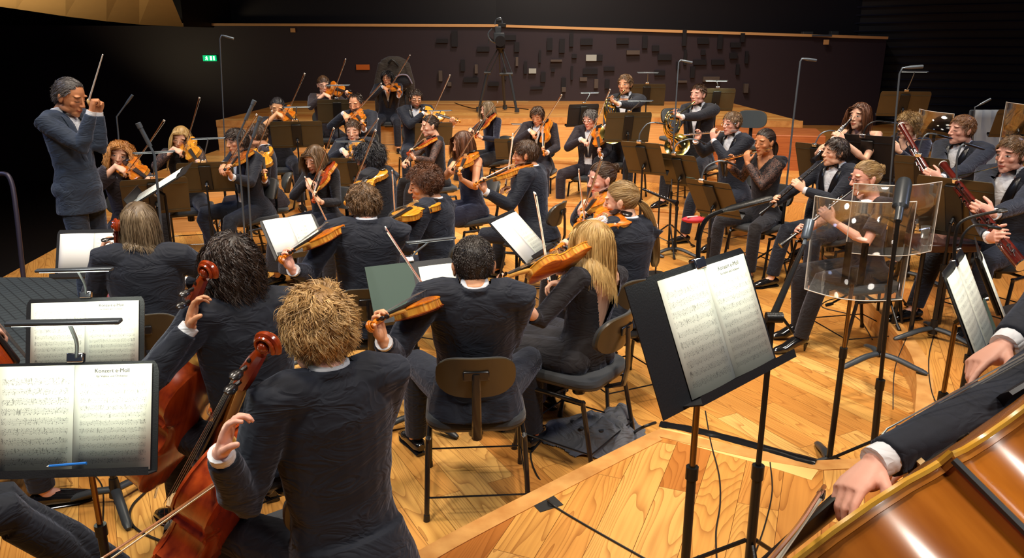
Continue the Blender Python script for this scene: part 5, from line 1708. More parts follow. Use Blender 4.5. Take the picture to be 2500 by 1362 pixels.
    if c.get('glasses'):
        g = empty('glasses'); g.parent = root; g.matrix_parent_inverse = Matrix.Identity(4)
        gm = M['ebony'] if c['glasses'] == 'dark' else (M['red_frame'] if c['glasses'] == 'red' else M['silver'])
        mb = MB()
        for sg in (-1, 1):
            mb.tube([X @ Vector((sg * .033 + .021 * math.cos(a), .087, .004 + .016 * math.sin(a))) for a in np.linspace(0, 2 * PI, 19)[:-1]], .0016 * hs, 6, closed=True)
            mb.tube([X @ Vector(p) for p in ((sg * .054, .086, .009), (sg * .072, .05, .010), (sg * .080, -.008, .012), (sg * .080, -.03, -.004))], .0017 * hs, 6)
        mb.tube([X @ Vector(p) for p in ((-.012, .088, .008), (0, .094, .011), (.012, .088, .008))], .0017 * hs, 6)
        o = fin(mb).build('glasses', gm, root); bpy.data.objects.remove(g); o.name = 'glasses'
    if c.get('earring'):
        mb = MB(); e = X @ Vector((c['earring'] * .082, -.012, -.045)); mb.ellipsoid(e - U * .01, (.006, .006, .013)); mb.tube([e + U * .012, e], .0012, 5); fin(mb).build('earring', M['silver'], root)
    if not stand and not c.get('nochair'):
        k = c.get('chair', 'chair'); cy = c.get('cy', c['ty'])
        fc = yawv(cy); loc = Vector((B.x, B.y, tz)) + fc * c.get('coff', .03)
        Rz = Matrix.Rotation(math.atan2(fc.y, fc.x) - PI / 2, 4, 'Z'); Rz.translation = loc
        place(k, Rz, c.get('chairlabel') or 'black orchestra chair under the %s' % c['who'], 'chair', 'orchestra chairs')
    PEOPLE[c['id']] = info
    return info
M['red_frame'] = simple('dark_red_frame', (.12, .012, .01, 1), .3)
# ---------------------------------------------------------------- the players
CAST = [
 # first violins
 dict(id='P2', who='woman with curly red hair', label='woman with curly red hair in a loose dark blouse playing the violin', head=(292, 378), zr=1.25, ty=25, hy=18, hp=14, hr=-14, fem=True, cl='knit', top='brownblack', bell=True, bot='knit', skin='fair', brow='blond', open=True,
      hair=('redcurl', 'red', dict(n=5200, w=.0019)), v=dict(t=(305, 400), s=(382, 452), key='violin_o', tilt=.7), b=dict(f=(308, 424), t=(400, 292)), spread=10),
 dict(id='P3', who='woman with long straight blond hair', label='woman with long straight blond hair and lace sleeves playing the violin', head=(440, 338), zr=1.25, ty=15, hy=12, hp=26, hr=-16, fem=True, cl='knit', sleeve='lace', skin='fair', brow='blond',
      hair=('long', 'blond', dict(part=.01)), v=dict(t=(453, 347), s=(495, 410), key='violin_y', tilt=.8), b=dict(f=(444, 377), t=(486, 237))),
 dict(id='P4', who='dark-haired man with open jacket', label='dark-haired man with open jacket and white shirt playing violin nearest the conductor\'s desk', head=(578, 346), zr=1.27, ty=-42, hy=-40, hp=12, hr=8, cl='suit', skin='mid', brow='dark', beard=.25, openfront=True, opening=(.25, .05, .065), tie=False, satin=False,
      hair=('side', 'dark', dict(L=.07)), v=dict(t=(600, 372), s=(553, 424), key='violin_b', tilt=.4), b=dict(f=(543, 418), t=(626, 277)), legs=[(22, .05), (-28, -.10)], chair='chair'),
 dict(id='P5', who='man in the plum-black jacket', label='brown-haired man in plum-black jacket playing a golden violin beside the dark-haired man', head=(626, 332), zr=1.27, ty=-70, hy=-92, hp=14, hr=10, cl='suit', top='suit3', skin='mid', brow='dark', tie=False, satin=False, lean=.06,
      hair=('short', 'brown'), v=dict(t=(640, 362), s=(650, 440), key='violin_y', tilt=.9, up=.5, dt=-.05), b=dict(f=(608, 410), t=(663, 269)), chair='chair_grey'),
 dict(id='P6', who='woman with pinned black hair', label='woman with pinned black hair and bare forearm playing the violin', tier=1, head=(677, 264), zr=1.24, ty=12, hy=14, hp=28, hr=-10, fem=True, cl='knit', sleeve='elbow', skin='asian', brow='dark',
      hair=('pulled', 'black', dict(extra=('bun', (0, -.11, .05), .030))), v=dict(t=(690, 268), s=(728, 306), key='violin_o', tilt=.7), b=dict(f=(693, 289), t=(743, 178))),
 dict(id='P7', who='woman with fringe and glasses', label='woman with brown fringe, ponytail and glasses playing the violin in the back row', tier=2, head=(790, 208), zr=1.24, ty=15, hy=22, hp=16, fem=True, cl='knit', top='brownblack', skin='fair', brow='brown', glasses='dark',
      hair=('pulled', 'brown', dict(hl=-.022, extra=('pony', [(-.02, -.10, .03), (-.05, -.10, -.06), (-.07, -.03, -.16), (-.07, .03, -.22)], .8))), v=dict(t=(801, 214), s=(862, 230), key='violin_o', tilt=.9, up=.6), b=dict(f=(807, 240), t=(843, 143))),
 dict(id='P8', who='balding man with short dark hair', label='balding man with short dark hair in suit playing the violin', tier=1, head=(868, 254), zr=1.26, ty=-12, hy=-12, hp=24, cl='suit', skin='mid', brow='dark', beard=.3,
      hair=('crop', 'dark', dict(hl=.018, L=.022)), v=dict(t=(864, 275), s=(893, 308), key='violin_o', tilt=.6), b=dict(f=(848, 293), t=(931, 202))),
 dict(id='P9', who='man in waistcoat and round glasses', label='man in waistcoat, suit and round glasses playing violin at the back', tier=2, head=(945, 191), zr=1.24, ty=5, hy=-8, hp=8, cl='suit', skin='mid', brow='dark', glasses='dark', vest=True, opening=(.2, .10, .10), openfront=True,
      hair=('side', 'black', dict(L=.09)), v=dict(t=(953, 208), s=(981, 226), key='violin_o', tilt=.3), b=dict(f=(946, 222), t=(1001, 133)), hs=1.0, s=.97, legs=[(8, .0), (-12, .02)]),
 dict(id='P10', who='bearded man with glasses', label='bearded man with glasses and blue-black suit playing a long pale violin', tier=1, head=(1015, 242), zr=1.26, ty=15, hy=18, hp=20, cl='suit', top='suit', skin='mid', brow='dark', beard=.75, glasses='silver',
      hair=('tousle', 'dark', dict(L=.032)), v=dict(t=(1026, 272), s=(1126, 298), key='violin_y', tilt=.9, up=.7), b=dict(f=(1050, 286), t=(1098, 182))),
 dict(id='P11', who='clean-shaven man with a side parting', label='clean-shaven man with brown side parting half hidden behind a music stand', head=(862, 320), zr=1.22, ty=-5, hy=0, hp=14, cl='suit', skin='fair', brow='brown', open=False,
      hair=('side', 'brown', dict(L=.04)), v=dict(t=(872, 348), s=(862, 385), key='violin_y', tilt=.5), b=dict(f=(850, 384), t=(923, 288))),
 dict(id='P12', who='woman with lace sleeve and pinned dark hair', label='woman with pinned dark hair and lace sleeves holding a violin by the steps', head=(1048, 308), zr=1.25, ty=-70, hy=-62, hp=16, fem=True, cl='knit', sleeve='lace', skin='fair', brow='dark',
      hair=('pulled', 'dark', dict(extra=('bun', (0, -.105, .03), .028))), v=dict(t=(1058, 340), s=(993, 378), key='violin_r', tilt=.5), b=dict(f=(986, 402), t=(1054, 273))),
 dict(id='P13', who='woman with a brown bob', label='woman with brown bob bent over a red violin', head=(768, 388), zr=1.18, ty=-32, hy=-25, hp=34, hr=-8, fem=True, cl='knit', skin='fair', brow='brown',
      hair=('bob', 'lbrown', dict(part=.02)), v=dict(t=(806, 405), s=(764, 496), key='violin_r', tilt=.7), b=dict(f=(758, 460), t=(814, 311)), dress=True),
 dict(id='P14', who='man with thick black curls', label='man with thick black curls seen from behind playing the violin', head=(902, 385), zr=1.25, ty=-115, hy=-85, hp=26, cl='suit', top='suit2', skin='mid', brow='dark',
      hair=('mop', 'black', dict(L=.10)), v=dict(t=(928, 415), s=(840, 500), key='violin_y', tilt=.5), b=dict(f=(852, 474), t=(916, 315))),
 dict(id='P15', who='woman in a sleeveless black dress', label='woman with brown hair in a sleeveless black dress playing the violin', head=(1130, 352), zr=1.25, ty=-62, hy=-62, hp=26, fem=True, cl='knit', top='velvet', bot='velvet', sleeve='none', neck='strap', skin='mid', brow='brown', dress=True,
      hair=('chin', 'auburn'), v=dict(t=(1148, 378), s=(1120, 428), key='violin_o', tilt=.5), b=dict(f=(1101, 416), t=(1174, 291)), chair='chair', topname='dress_top'),
 dict(id='P16', who='woman in midnight blue velvet', label='woman with ash-blond hair and midnight blue velvet top playing violin', tier=0, head=(1190, 268), zr=1.27, ty=-55, hy=-58, hp=18, fem=True, cl='knit', top='velvet', bot='knit', skin='fair', brow='blond',
      hair=('chin', 'ash', dict(L=.26)), v=dict(t=(1204, 281), s=(1160, 337), key='violin_r', tilt=.5), b=dict(f=(1146, 326), t=(1215, 247)), dress=True),
 dict(id='P17', who='man looking down before the wide steps', label='man with brown hair looking down at a violin before the wide steps', head=(1312, 284), zr=1.26, ty=-18, hy=-22, hp=36, cl='suit', top='suit3', skin='mid', brow='brown',
      hair=('side', 'brown', dict(L=.06)), v=dict(t=(1334, 297), s=(1328, 382), key='violin_o', tilt=.6), b=dict(f=(1305, 332), t=(1371, 230))),
 dict(id='P18', who='man with grey-black hair and glasses', label='man with grey-black hair, glasses and open jacket playing the violin', head=(1440, 292), zr=1.25, ty=-25, hy=-35, hp=22, cl='suit', top='suit3', skin='pink', brow='dark', glasses='silver', openfront=True, opening=(.25, .055, .065), tie=False, satin=False,
      hair=('short', 'grey', dict(L=.045)), v=dict(t=(1460, 312), s=(1467, 383), key='violin_o', tilt=.5), b=dict(f=(1430, 349), t=(1490, 215)), legs=[(10, -.02), (-24, .0)]),
 # violas
 dict(id='P19', who='short-haired man in profile', label='short-haired man in profile, navy suit, playing a viola', head=(1282, 378), zr=1.26, ty=-112, hy=-95, hp=12, cl='suit', skin='mid', brow='dark', beard=.3,
      hair=('side', 'brown', dict(L=.045)), v=dict(t=(1290, 408), s=(1154, 456), key='viola_o', L=.67, tilt=.7), b=dict(f=(1232, 462), t=(1252, 325), far=True)),
 dict(id='P20', who='man with auburn curls', label='man with auburn curls in navy suit playing a viola', head=(1036, 452), zr=1.22, ty=-112, hy=-82, hp=20, cl='suit', skin='mid', brow='dark', beard=.35, hs=1.12,
      hair=('curly', 'auburn', dict(L=.036)), v=dict(t=(1052, 497), s=(918, 562), key='viola_y', L=.67, tilt=.6), b=dict(f=(968, 590), t=(957, 415), far=True), dt=0),
 dict(id='P21', who='man with short brown curls seen from behind', label='man with short brown curls and glasses seen from behind, playing a viola', head=(886, 502), nk=.02, zr=1.27, ty=-168, hy=-140, hp=14, cl='suit', skin='pink', brow='brown', glasses='dark',
      hair=('tousle', 'lbrown', dict(L=.045)), v=dict(t=(850, 548), s=(681, 640), key='viola_o', L=.67, n=(-.1, .62, .80), grip=.86), b=dict(f=(828, 600), t=(744, 431), far=True, df=.12)),
 dict(id='P22', who='man with thinning dark hair seen from behind', label='man with thinning dark hair and navy suit seen from behind, playing a viola', head=(1156, 652), zr=1.215, ty=-176, hy=-172, hp=22, cl='suit', skin='mid', brow='dark', lean=-.02, hs=1.15, s=1.04, wide=1.05, nk=.005,
      hair=('crop', 'darkcrop', dict(hl=.0)), v=dict(t=(1102, 722), s=(895, 803), key='viola_o', L=.67, n=(-.1, .62, .80), grip=.84), b=dict(f=(1100, 790), t=(940, 553), far=True, df=.16), spread=26),
 dict(id='P23', who='woman with long golden hair and bare back', label='woman with long golden hair and open-backed black dress playing a viola', head=(1440, 600), zr=1.18, hs=1.12, slean=.04, ty=-138, hy=-108, hp=10, fem=True, cl='knit', sleeve='elbow', neck='back', skin='fair', brow='blond', dress=True, lean=.0, topname='dress_top',
      hair=('long', 'blond', dict(L=.32)), v=dict(t=(1430, 622), s=(1193, 699), key='viola_y', L=.67, n=(.15, .85, .50), grip=.86), b=dict(f=(1340, 700), t=(1303, 468), far=True, df=.12), cy=-125),
 dict(id='P24', who='woman with a long fair ponytail', label='woman with a long fair ponytail in a navy jacket playing a viola', head=(1515, 492), zr=1.26, ty=-155, hy=-110, hp=16, fem=True, cl='suit', wide=1.1, skin='fair', brow='blond', tie=False,
      hair=('pulled', 'dblond', dict(extra=('pony', [(0, -.105, .0), (.03, -.145, -.08), (.075, -.16, -.22), (.10, -.15, -.36), (.085, -.14, -.42)], 1.1))), v=dict(t=(1520, 520), s=(1340, 622), key='viola_o', L=.67, tilt=.7), b=dict(f=(1430, 548), t=(1413, 412), far=True)),
 dict(id='P25', who='woman with brown hair in a small bun', label='woman with brown hair in a small bun playing a viola', head=(1468, 438), zr=1.24, ty=-75, hy=-72, hp=18, fem=True, cl='knit', skin='pink', brow='brown',
      hair=('pulled', 'brown', dict(extra=('bun', (0, -.115, .055), .032))), v=dict(t=(1480, 474), s=(1412, 545), key='viola_o', L=.66, tilt=.6), b=dict(f=(1418, 522), t=(1468, 382))),

 # winds
 dict(id='P26', who='first horn player by the tripod', label='brown-haired man in dinner suit and bow tie playing the french horn before the patterned wall', tier=1, dep=9.6, head=(1526, 207), ty=-28, hy=-32, hp=4, cl='suit', top='suit2', skin='mid', brow='brown', open=True, hair=('side', 'lbrown', dict(L=.045)), horn=dict(m=(1521, 221), c=(1490, 268), label='french horn played by the man before the patterned wall'), tie=True),
 dict(id='P27', who='horn player with cropped hair', label='man with cropped hair and bow tie playing a large brass french horn', tier=1, dep=9.3, head=(1704, 232), ty=-38, hy=-48, hp=4, cl='suit', top='suit2', skin='pink', brow='brown', hair=('crop', 'brown', dict(L=.02)), horn=dict(m=(1693, 249), c=(1642, 300), label='french horn with big greenish bell played by the man with cropped hair')),
 dict(id='P28', who='man with thin-rimmed glasses playing the flute', label='man with thin-rimmed glasses and bow tie playing a silver flute', head=(1786, 302), zr=1.36, ty=-58, hy=-62, hp=8, cl='suit', skin='pink', brow='brown', glasses='silver', hair=('short', 'lbrown', dict(L=.04)), w=dict(key='flute', m=(1783, 320), e=(1654, 331), L=.60, far=True, gl=.42, gr=.75, label='silver flute played by the man with glasses', group='flutes'), legs=[(10, .0), (-14, .05)]),
 dict(id='P29', who='woman with ponytail and lace blouse', label='woman with brown ponytail and sheer lace sleeves playing a golden flute', head=(1866, 348), zr=1.30, ty=-52, hy=-58, hp=12, fem=True, cl='knit', sleeve='lace', neck='v', skin='tan', brow='dark', hair=('pulled', 'dark', dict(extra=('pony', [(0, -.105, .0), (0, -.14, -.05), (0, -.13, -.13), (0, -.11, -.19)], 1.0))), w=dict(key='flute_gold', m=(1866, 366), e=(1730, 400), L=.60, far=True, label='golden flute played by the woman with lace sleeves', group='flutes'), bot='knit'),
 dict(id='P30', who='clarinettist in a sleeveless top', label='woman with long brown hair and sleeveless top playing the clarinet', tier=1, head=(2098, 284), zr=1.34, ty=-45, hy=-55, hp=4, fem=True, cl='knit', sleeve='none', neck='tank', skin='fair', brow='dark', open=True, hair=('chin', 'auburn', dict(L=.19)), w=dict(key='clarinet', m=(2077, 292), e=(1984, 393), L=.60, label='clarinet played by the woman in a sleeveless top', group='clarinets')),
 dict(id='P31', who='clarinettist with curly fair hair', label='woman with curly fair hair pinned up, dark blue top, playing the clarinet', tier=1, head=(2216, 308), zr=1.22, ty=-50, hy=-65, hp=8, fem=True, cl='knit', top='velvet', neck='v', skin='fair', brow='blond', hair=('curly', 'dblond', dict(L=.05, extra=('bun', (0, -.10, .05), .035))), w=dict(key='clarinet', m=(2192, 324), e=(2150, 405), L=.60, label='clarinet played by the woman with curly fair hair', group='clarinets')),
 dict(id='P32', who='dark-haired oboist with bow tie', label='dark-haired man in profile with bow tie playing a long black oboe', head=(2038, 372), zr=1.27, ty=-62, hy=-82, hp=4, cl='suit', skin='fair', brow='dark', hair=('side', 'dark', dict(L=.05)), w=dict(key='oboe', m=(2004, 398), e=(1855, 524), L=.66, label='black oboe played by the dark-haired man', group='oboes'), legs=[(8, .0), (-10, .08)]),
 dict(id='P33', who='oboist with dark red glasses', label='woman with fair hair in a bun, dark red glasses and earring playing the oboe', head=(2112, 436), zr=1.27, ty=-78, hy=-84, hp=14, fem=True, cl='knit', top='brownblack', sleeve='half', neck='round', skin='pink', brow='blond', glasses='red', earring=-1, s=1.02, hair=('pulled', 'dblond', dict(extra=('bun', (0, -.105, .045), .036))), w=dict(key='oboe', m=(2082, 464), e=(1905, 600), L=.64, label='oboe with silver keys played by the woman with red glasses', group='oboes'), heels=.05, legs=[(2, .10), (-4, -.03)]),
 dict(id='P34', who='bassoonist with reddish hair', label='man with reddish-brown hair and bow tie playing a dark red bassoon', tier=1, head=(2346, 318), zr=1.27, ty=-62, hy=-80, hp=6, cl='suit', skin='pink', brow='brown', wide=1.08, hair=('side', 'reddish', dict(L=.04)), bn=dict(b=(2200, 306), e=(2352, 560), silver=True, db=-.05, label='dark red bassoon with pale bell ring held by the reddish-haired man'), legs=[(6, .0), (-8, .04)]),
 dict(id='P35', who='bassoonist by the wooden box', label='man with brown hair and bow tie looking down over a bassoon by the picture edge', tier=1, head=(2468, 378), zr=1.25, ty=-62, hy=-66, hp=12, cl='suit', skin='pink', brow='brown', open=True, hair=('side', 'lbrown', dict(L=.04)), bn=dict(b=(2303, 402), e=(2500, 640), db=-.10, label='bassoon with silver keys and golden bocal held by the man looking down'), legs=[(6, .0), (-16, .10)]),
 # cellos
 dict(id='P36', who='cellist with shoulder-length ash hair', label='cellist with shoulder-length ash-blond hair and navy suit seen from behind', head=(342, 552), zr=1.25, ty=-165, hy=-150, hp=8, cl='suit', skin='fair', brow='blond', hair=('chin', 'ash', dict(L=.22)), ce=dict(s=(286, 543), ds=-.05, fl=(-.35, .50), label='reddish cello of the ash-blond cellist, scroll beside the head'), hL=dict(w=(262, 640, .10), d=(.3, -.2, .9), pn=(.2, .9, 0)), hR=dict(w=(455, 690, .25), d=(.6, -.2, -.6), pn=(0, 0, -1)), pR=(-.1, 1.2, -.3)),
 dict(id='P37', who='cellist with dark wavy hair', label='cellist with thick dark wavy hair and navy suit seen from behind', head=(568, 652), zr=1.33, ty=-138, hy=-145, hp=12, cl='suit', skin='mid', brow='dark', hs=1.1, hair=('wavy', 'dark', dict(L=.16)), hL=dict(w=(462, 800, -.22), d=(-.18, .22, .9), pn=(-.62, .78, -.05), fan=[(8, 25, 35), (16, 38, 40), (24, 46, 45), (30, 50, 45)], spread=9, thumb=(30, 15)), ce=dict(s=(532, 650), ds=-.27, fl=(-.60, .25), label='reddish cello of the dark-haired cellist, scroll beside the ear'), hR=dict(w=(760, 980, .35), d=(.6, -.4, -.6), pn=(0, 0, -1)), pL=(.2, .9, -1.0), pR=(0, 1, -.4), b=dict(f=(700, 1010), t=(395, 1020), far=True, df=.1, L=.70)),
 dict(id='P38', who='cellist with tousled sandy hair', label='cellist with tousled sandy hair in navy suit nearest the printed music, seen from behind', dep=2.36, coff=.27, nk=.03, spread=22, head=(778, 810), ty=-142, hy=-150, hp=16, cl='suit', skin='pink', brow='brown', hs=1.20, s=1.03, wide=1.0, hair=('spiky', 'sandy', dict(L=.050)), hL=dict(w=(540, 1108, -.30), d=(-.22, .24, .9), pn=(-.62, .78, -.05), fan=[(12, 30, 35), (20, 42, 40), (28, 50, 45), (34, 52, 45)], spread=7, thumb=(30, 15)), ce=dict(s=(690, 828), ds=-.26, fl=(-.72, .22), label='cello with finely carved scroll beside the tousled sandy hair'), hR=dict(w=(820, 1250, .40), d=(.6, -.4, -.6), pn=(0, 0, -1)), pL=(-.2, .7, -1.0), pR=(0, 1, -.6), b=dict(f=(650, 1085), t=(235, 1372), far=False, df=-.02, L=.70)),
 # conductor
 dict(id='P1', who='conductor', label='conductor in blue-grey suit standing with bowed head and raised hand', tier='p', stand=True, dep=5.5, head=(172, 238), ty=80, hy=80, hp=34, wide=.92, cl='suit', top='tail', bot='tail', skin='tan', brow='dark', s=.98, lean=.05, nf=.05, shr=-.01, tie=True, satin=False, hs=1.10, opening=(.45, .012, .055),
      hair=('back', 'grey', dict(hl=.010)), hR=dict(w=(223, 274, -.10), d=(.25, -.1, .95), pn=(.6, -.7, 0), curl=(75, 80, 50), thumb=(40, 30)), hL=dict(w=(240, 276, .12), d=(.25, .1, .9), pn=(.4, .9, 0), curl=(70, 75, 50)), pR=(1.3, -.15, -1.0), pL=(1.2, -.3, -1.0)),
 # basses (standing at the picture's edge)
 dict(id='P42', who='far bassist', label='bassist whose bow hand with white cuff reaches in by the slanted music sheets', tier=1, stand=True, dep=1.95, head=(2840, 330), ty=-115, hy=-115, cl='suit', skin='pink', hair=('short', 'brown'), hR=dict(w=(2455, 842, -.08), d=(.55, -.5, -.35), pn=(-.3, -.2, -.9), curl=(28, 30, 22), fan=[(8, 10, 8), (30, 34, 25), (42, 42, 30), (48, 48, 30)], spread=6, thumb=(40, 20)), hL=dict(w=(2900, 800, .1), d=(.5, 0, -.5), pn=(0, 0, -1)), pR=(.2, .6, -.4), lean=.04, handk=1.02),
 dict(id='P43', who='near bassist', label='bassist whose bow hand with white cuff reaches across the strings of the big double bass', tier=1, stand=True, dep=1.56, head=(2790, 640), ty=-112, hy=-112, cl='suit', skin='pink', hair=('short', 'dark'), hR=dict(w=(2140, 1128, -.04), d=(.55, -.75, -.42), pn=(-.35, -.1, -.95), fan=[(14, 22, 15), (24, 36, 30), (30, 40, 30), (34, 40, 30)], spread=5, thumb=(45, 25)), pR=(-.1, .2, -1.2), lean=.02, handk=1.0),
 dict(id='P39', who='half-hidden cellist at the rail', label='half-hidden cellist at the very edge beside the podium, only knee and arm showing', dep=3.25, head=(-270, 590), ty=128, hy=128, cl='suit', skin='pink', hair=('short', 'brown'), ce=dict(s=(-250, 560), ds=-.1, fl=(.42, .25), label='reddish cello showing one shoulder beyond the rail-side cellist\'s knee'), hR=dict(w=(-40, 790, .2), d=(.6, -.2, -.6), pn=(0, 0, -1))),
 dict(id='P40', who='cellist behind the nearest sheets', label='cellist of whom only trousers and black shoe show under the nearest music sheets', dep=2.35, head=(-420, 640), hL=dict(w=(-380, 1000, .2), d=(.6, .2, -.6), pn=(0, 0, -1)), ty=125, hy=125, cl='suit', skin='pink', hair=('short', 'brown'), hR=dict(w=(-300, 1000, .2), d=(.6, -.2, -.6), pn=(0, 0, -1)), legs=[(-8, .30), (6, .22)]),
]
for c in CAST: person(c)

# conductor's baton
cd = PEOPLE['P1']
hw = cd['hands']['R']['W'] + U * .09
e = empty('baton', hw, 'thin pale baton raised in the conductor\'s hand', 'baton')
tp = reach(251, 133, hw, .36, False) - hw
mb = MB(); mb.tube([-tp * .02, tp * .3, tp], [.0062, .0055, .0042], 8); mb.build('shaft', M['ivory'], e)
mb = MB(); mb.ellipsoid(-tp * .06, (.012, .012, .02)); mb.build('grip', M['bridge'], e)
# ---------------------------------------------------------------- music stands, lamps, sheets
def page(mb_name, A, B_, C, D, mat, parent, bow=.006):
    """a page with UVs: A bottom-left, B bottom-right, C top-right, D top-left"""
    n = 6; vs = []; uv = []; fs = []
    nrm = (B_ - A).cross(D - A).normalized()
    for j in range(2):
        for i in range(n + 1):
            u = i / n
            p = lerp(lerp(A, B_, u), lerp(D, C, u), j) + nrm * bow * math.sin(PI * u)
            vs.append(p); uv.append((u, j))
    for i in range(n): fs.append((i, i + 1, n + 2 + i, n + 1 + i))
    me = bpy.data.meshes.new(mb_name); me.from_pydata([tuple(v) for v in vs], [], fs); me.materials.append(mat)
    l = me.uv_layers.new(name='UVMap')
    for lp in me.loops: l.data[lp.index].uv = uv[lp.vertex_index]
    me.polygons.foreach_set('use_smooth', [True] * len(me.polygons)); me.update()
    o = bpy.data.objects.new(mb_name, me); COL.objects.link(o); o.parent = parent
    s_ = o.modifiers.new('thick', 'SOLIDIFY'); s_.thickness = .0012; s_.offset = -1
    return o

def text_part(body, size, M4, parent, mat, name='printed_title'):
    cu = bpy.data.curves.new(name, 'FONT'); cu.body = body; cu.size = size; cu.align_x = 'CENTER'; cu.extrude = .0002
    o = bpy.data.objects.new('tmp', cu); COL.objects.link(o)
    me = bpy.data.meshes.new_from_object(o.evaluated_get(bpy.context.evaluated_depsgraph_get()))
    bpy.data.objects.remove(o)
    me.materials.clear(); me.materials.append(mat)
    o = bpy.data.objects.new(name, me); COL.objects.link(o); o.parent = parent; o.matrix_local = M4
    return o
M['led_dim'] = emis('dim_diodes', (.7, .8, .75, 1), 1.2)
M['ink'] = simple('printing_ink', (.04, .045, .045, 1), .8)

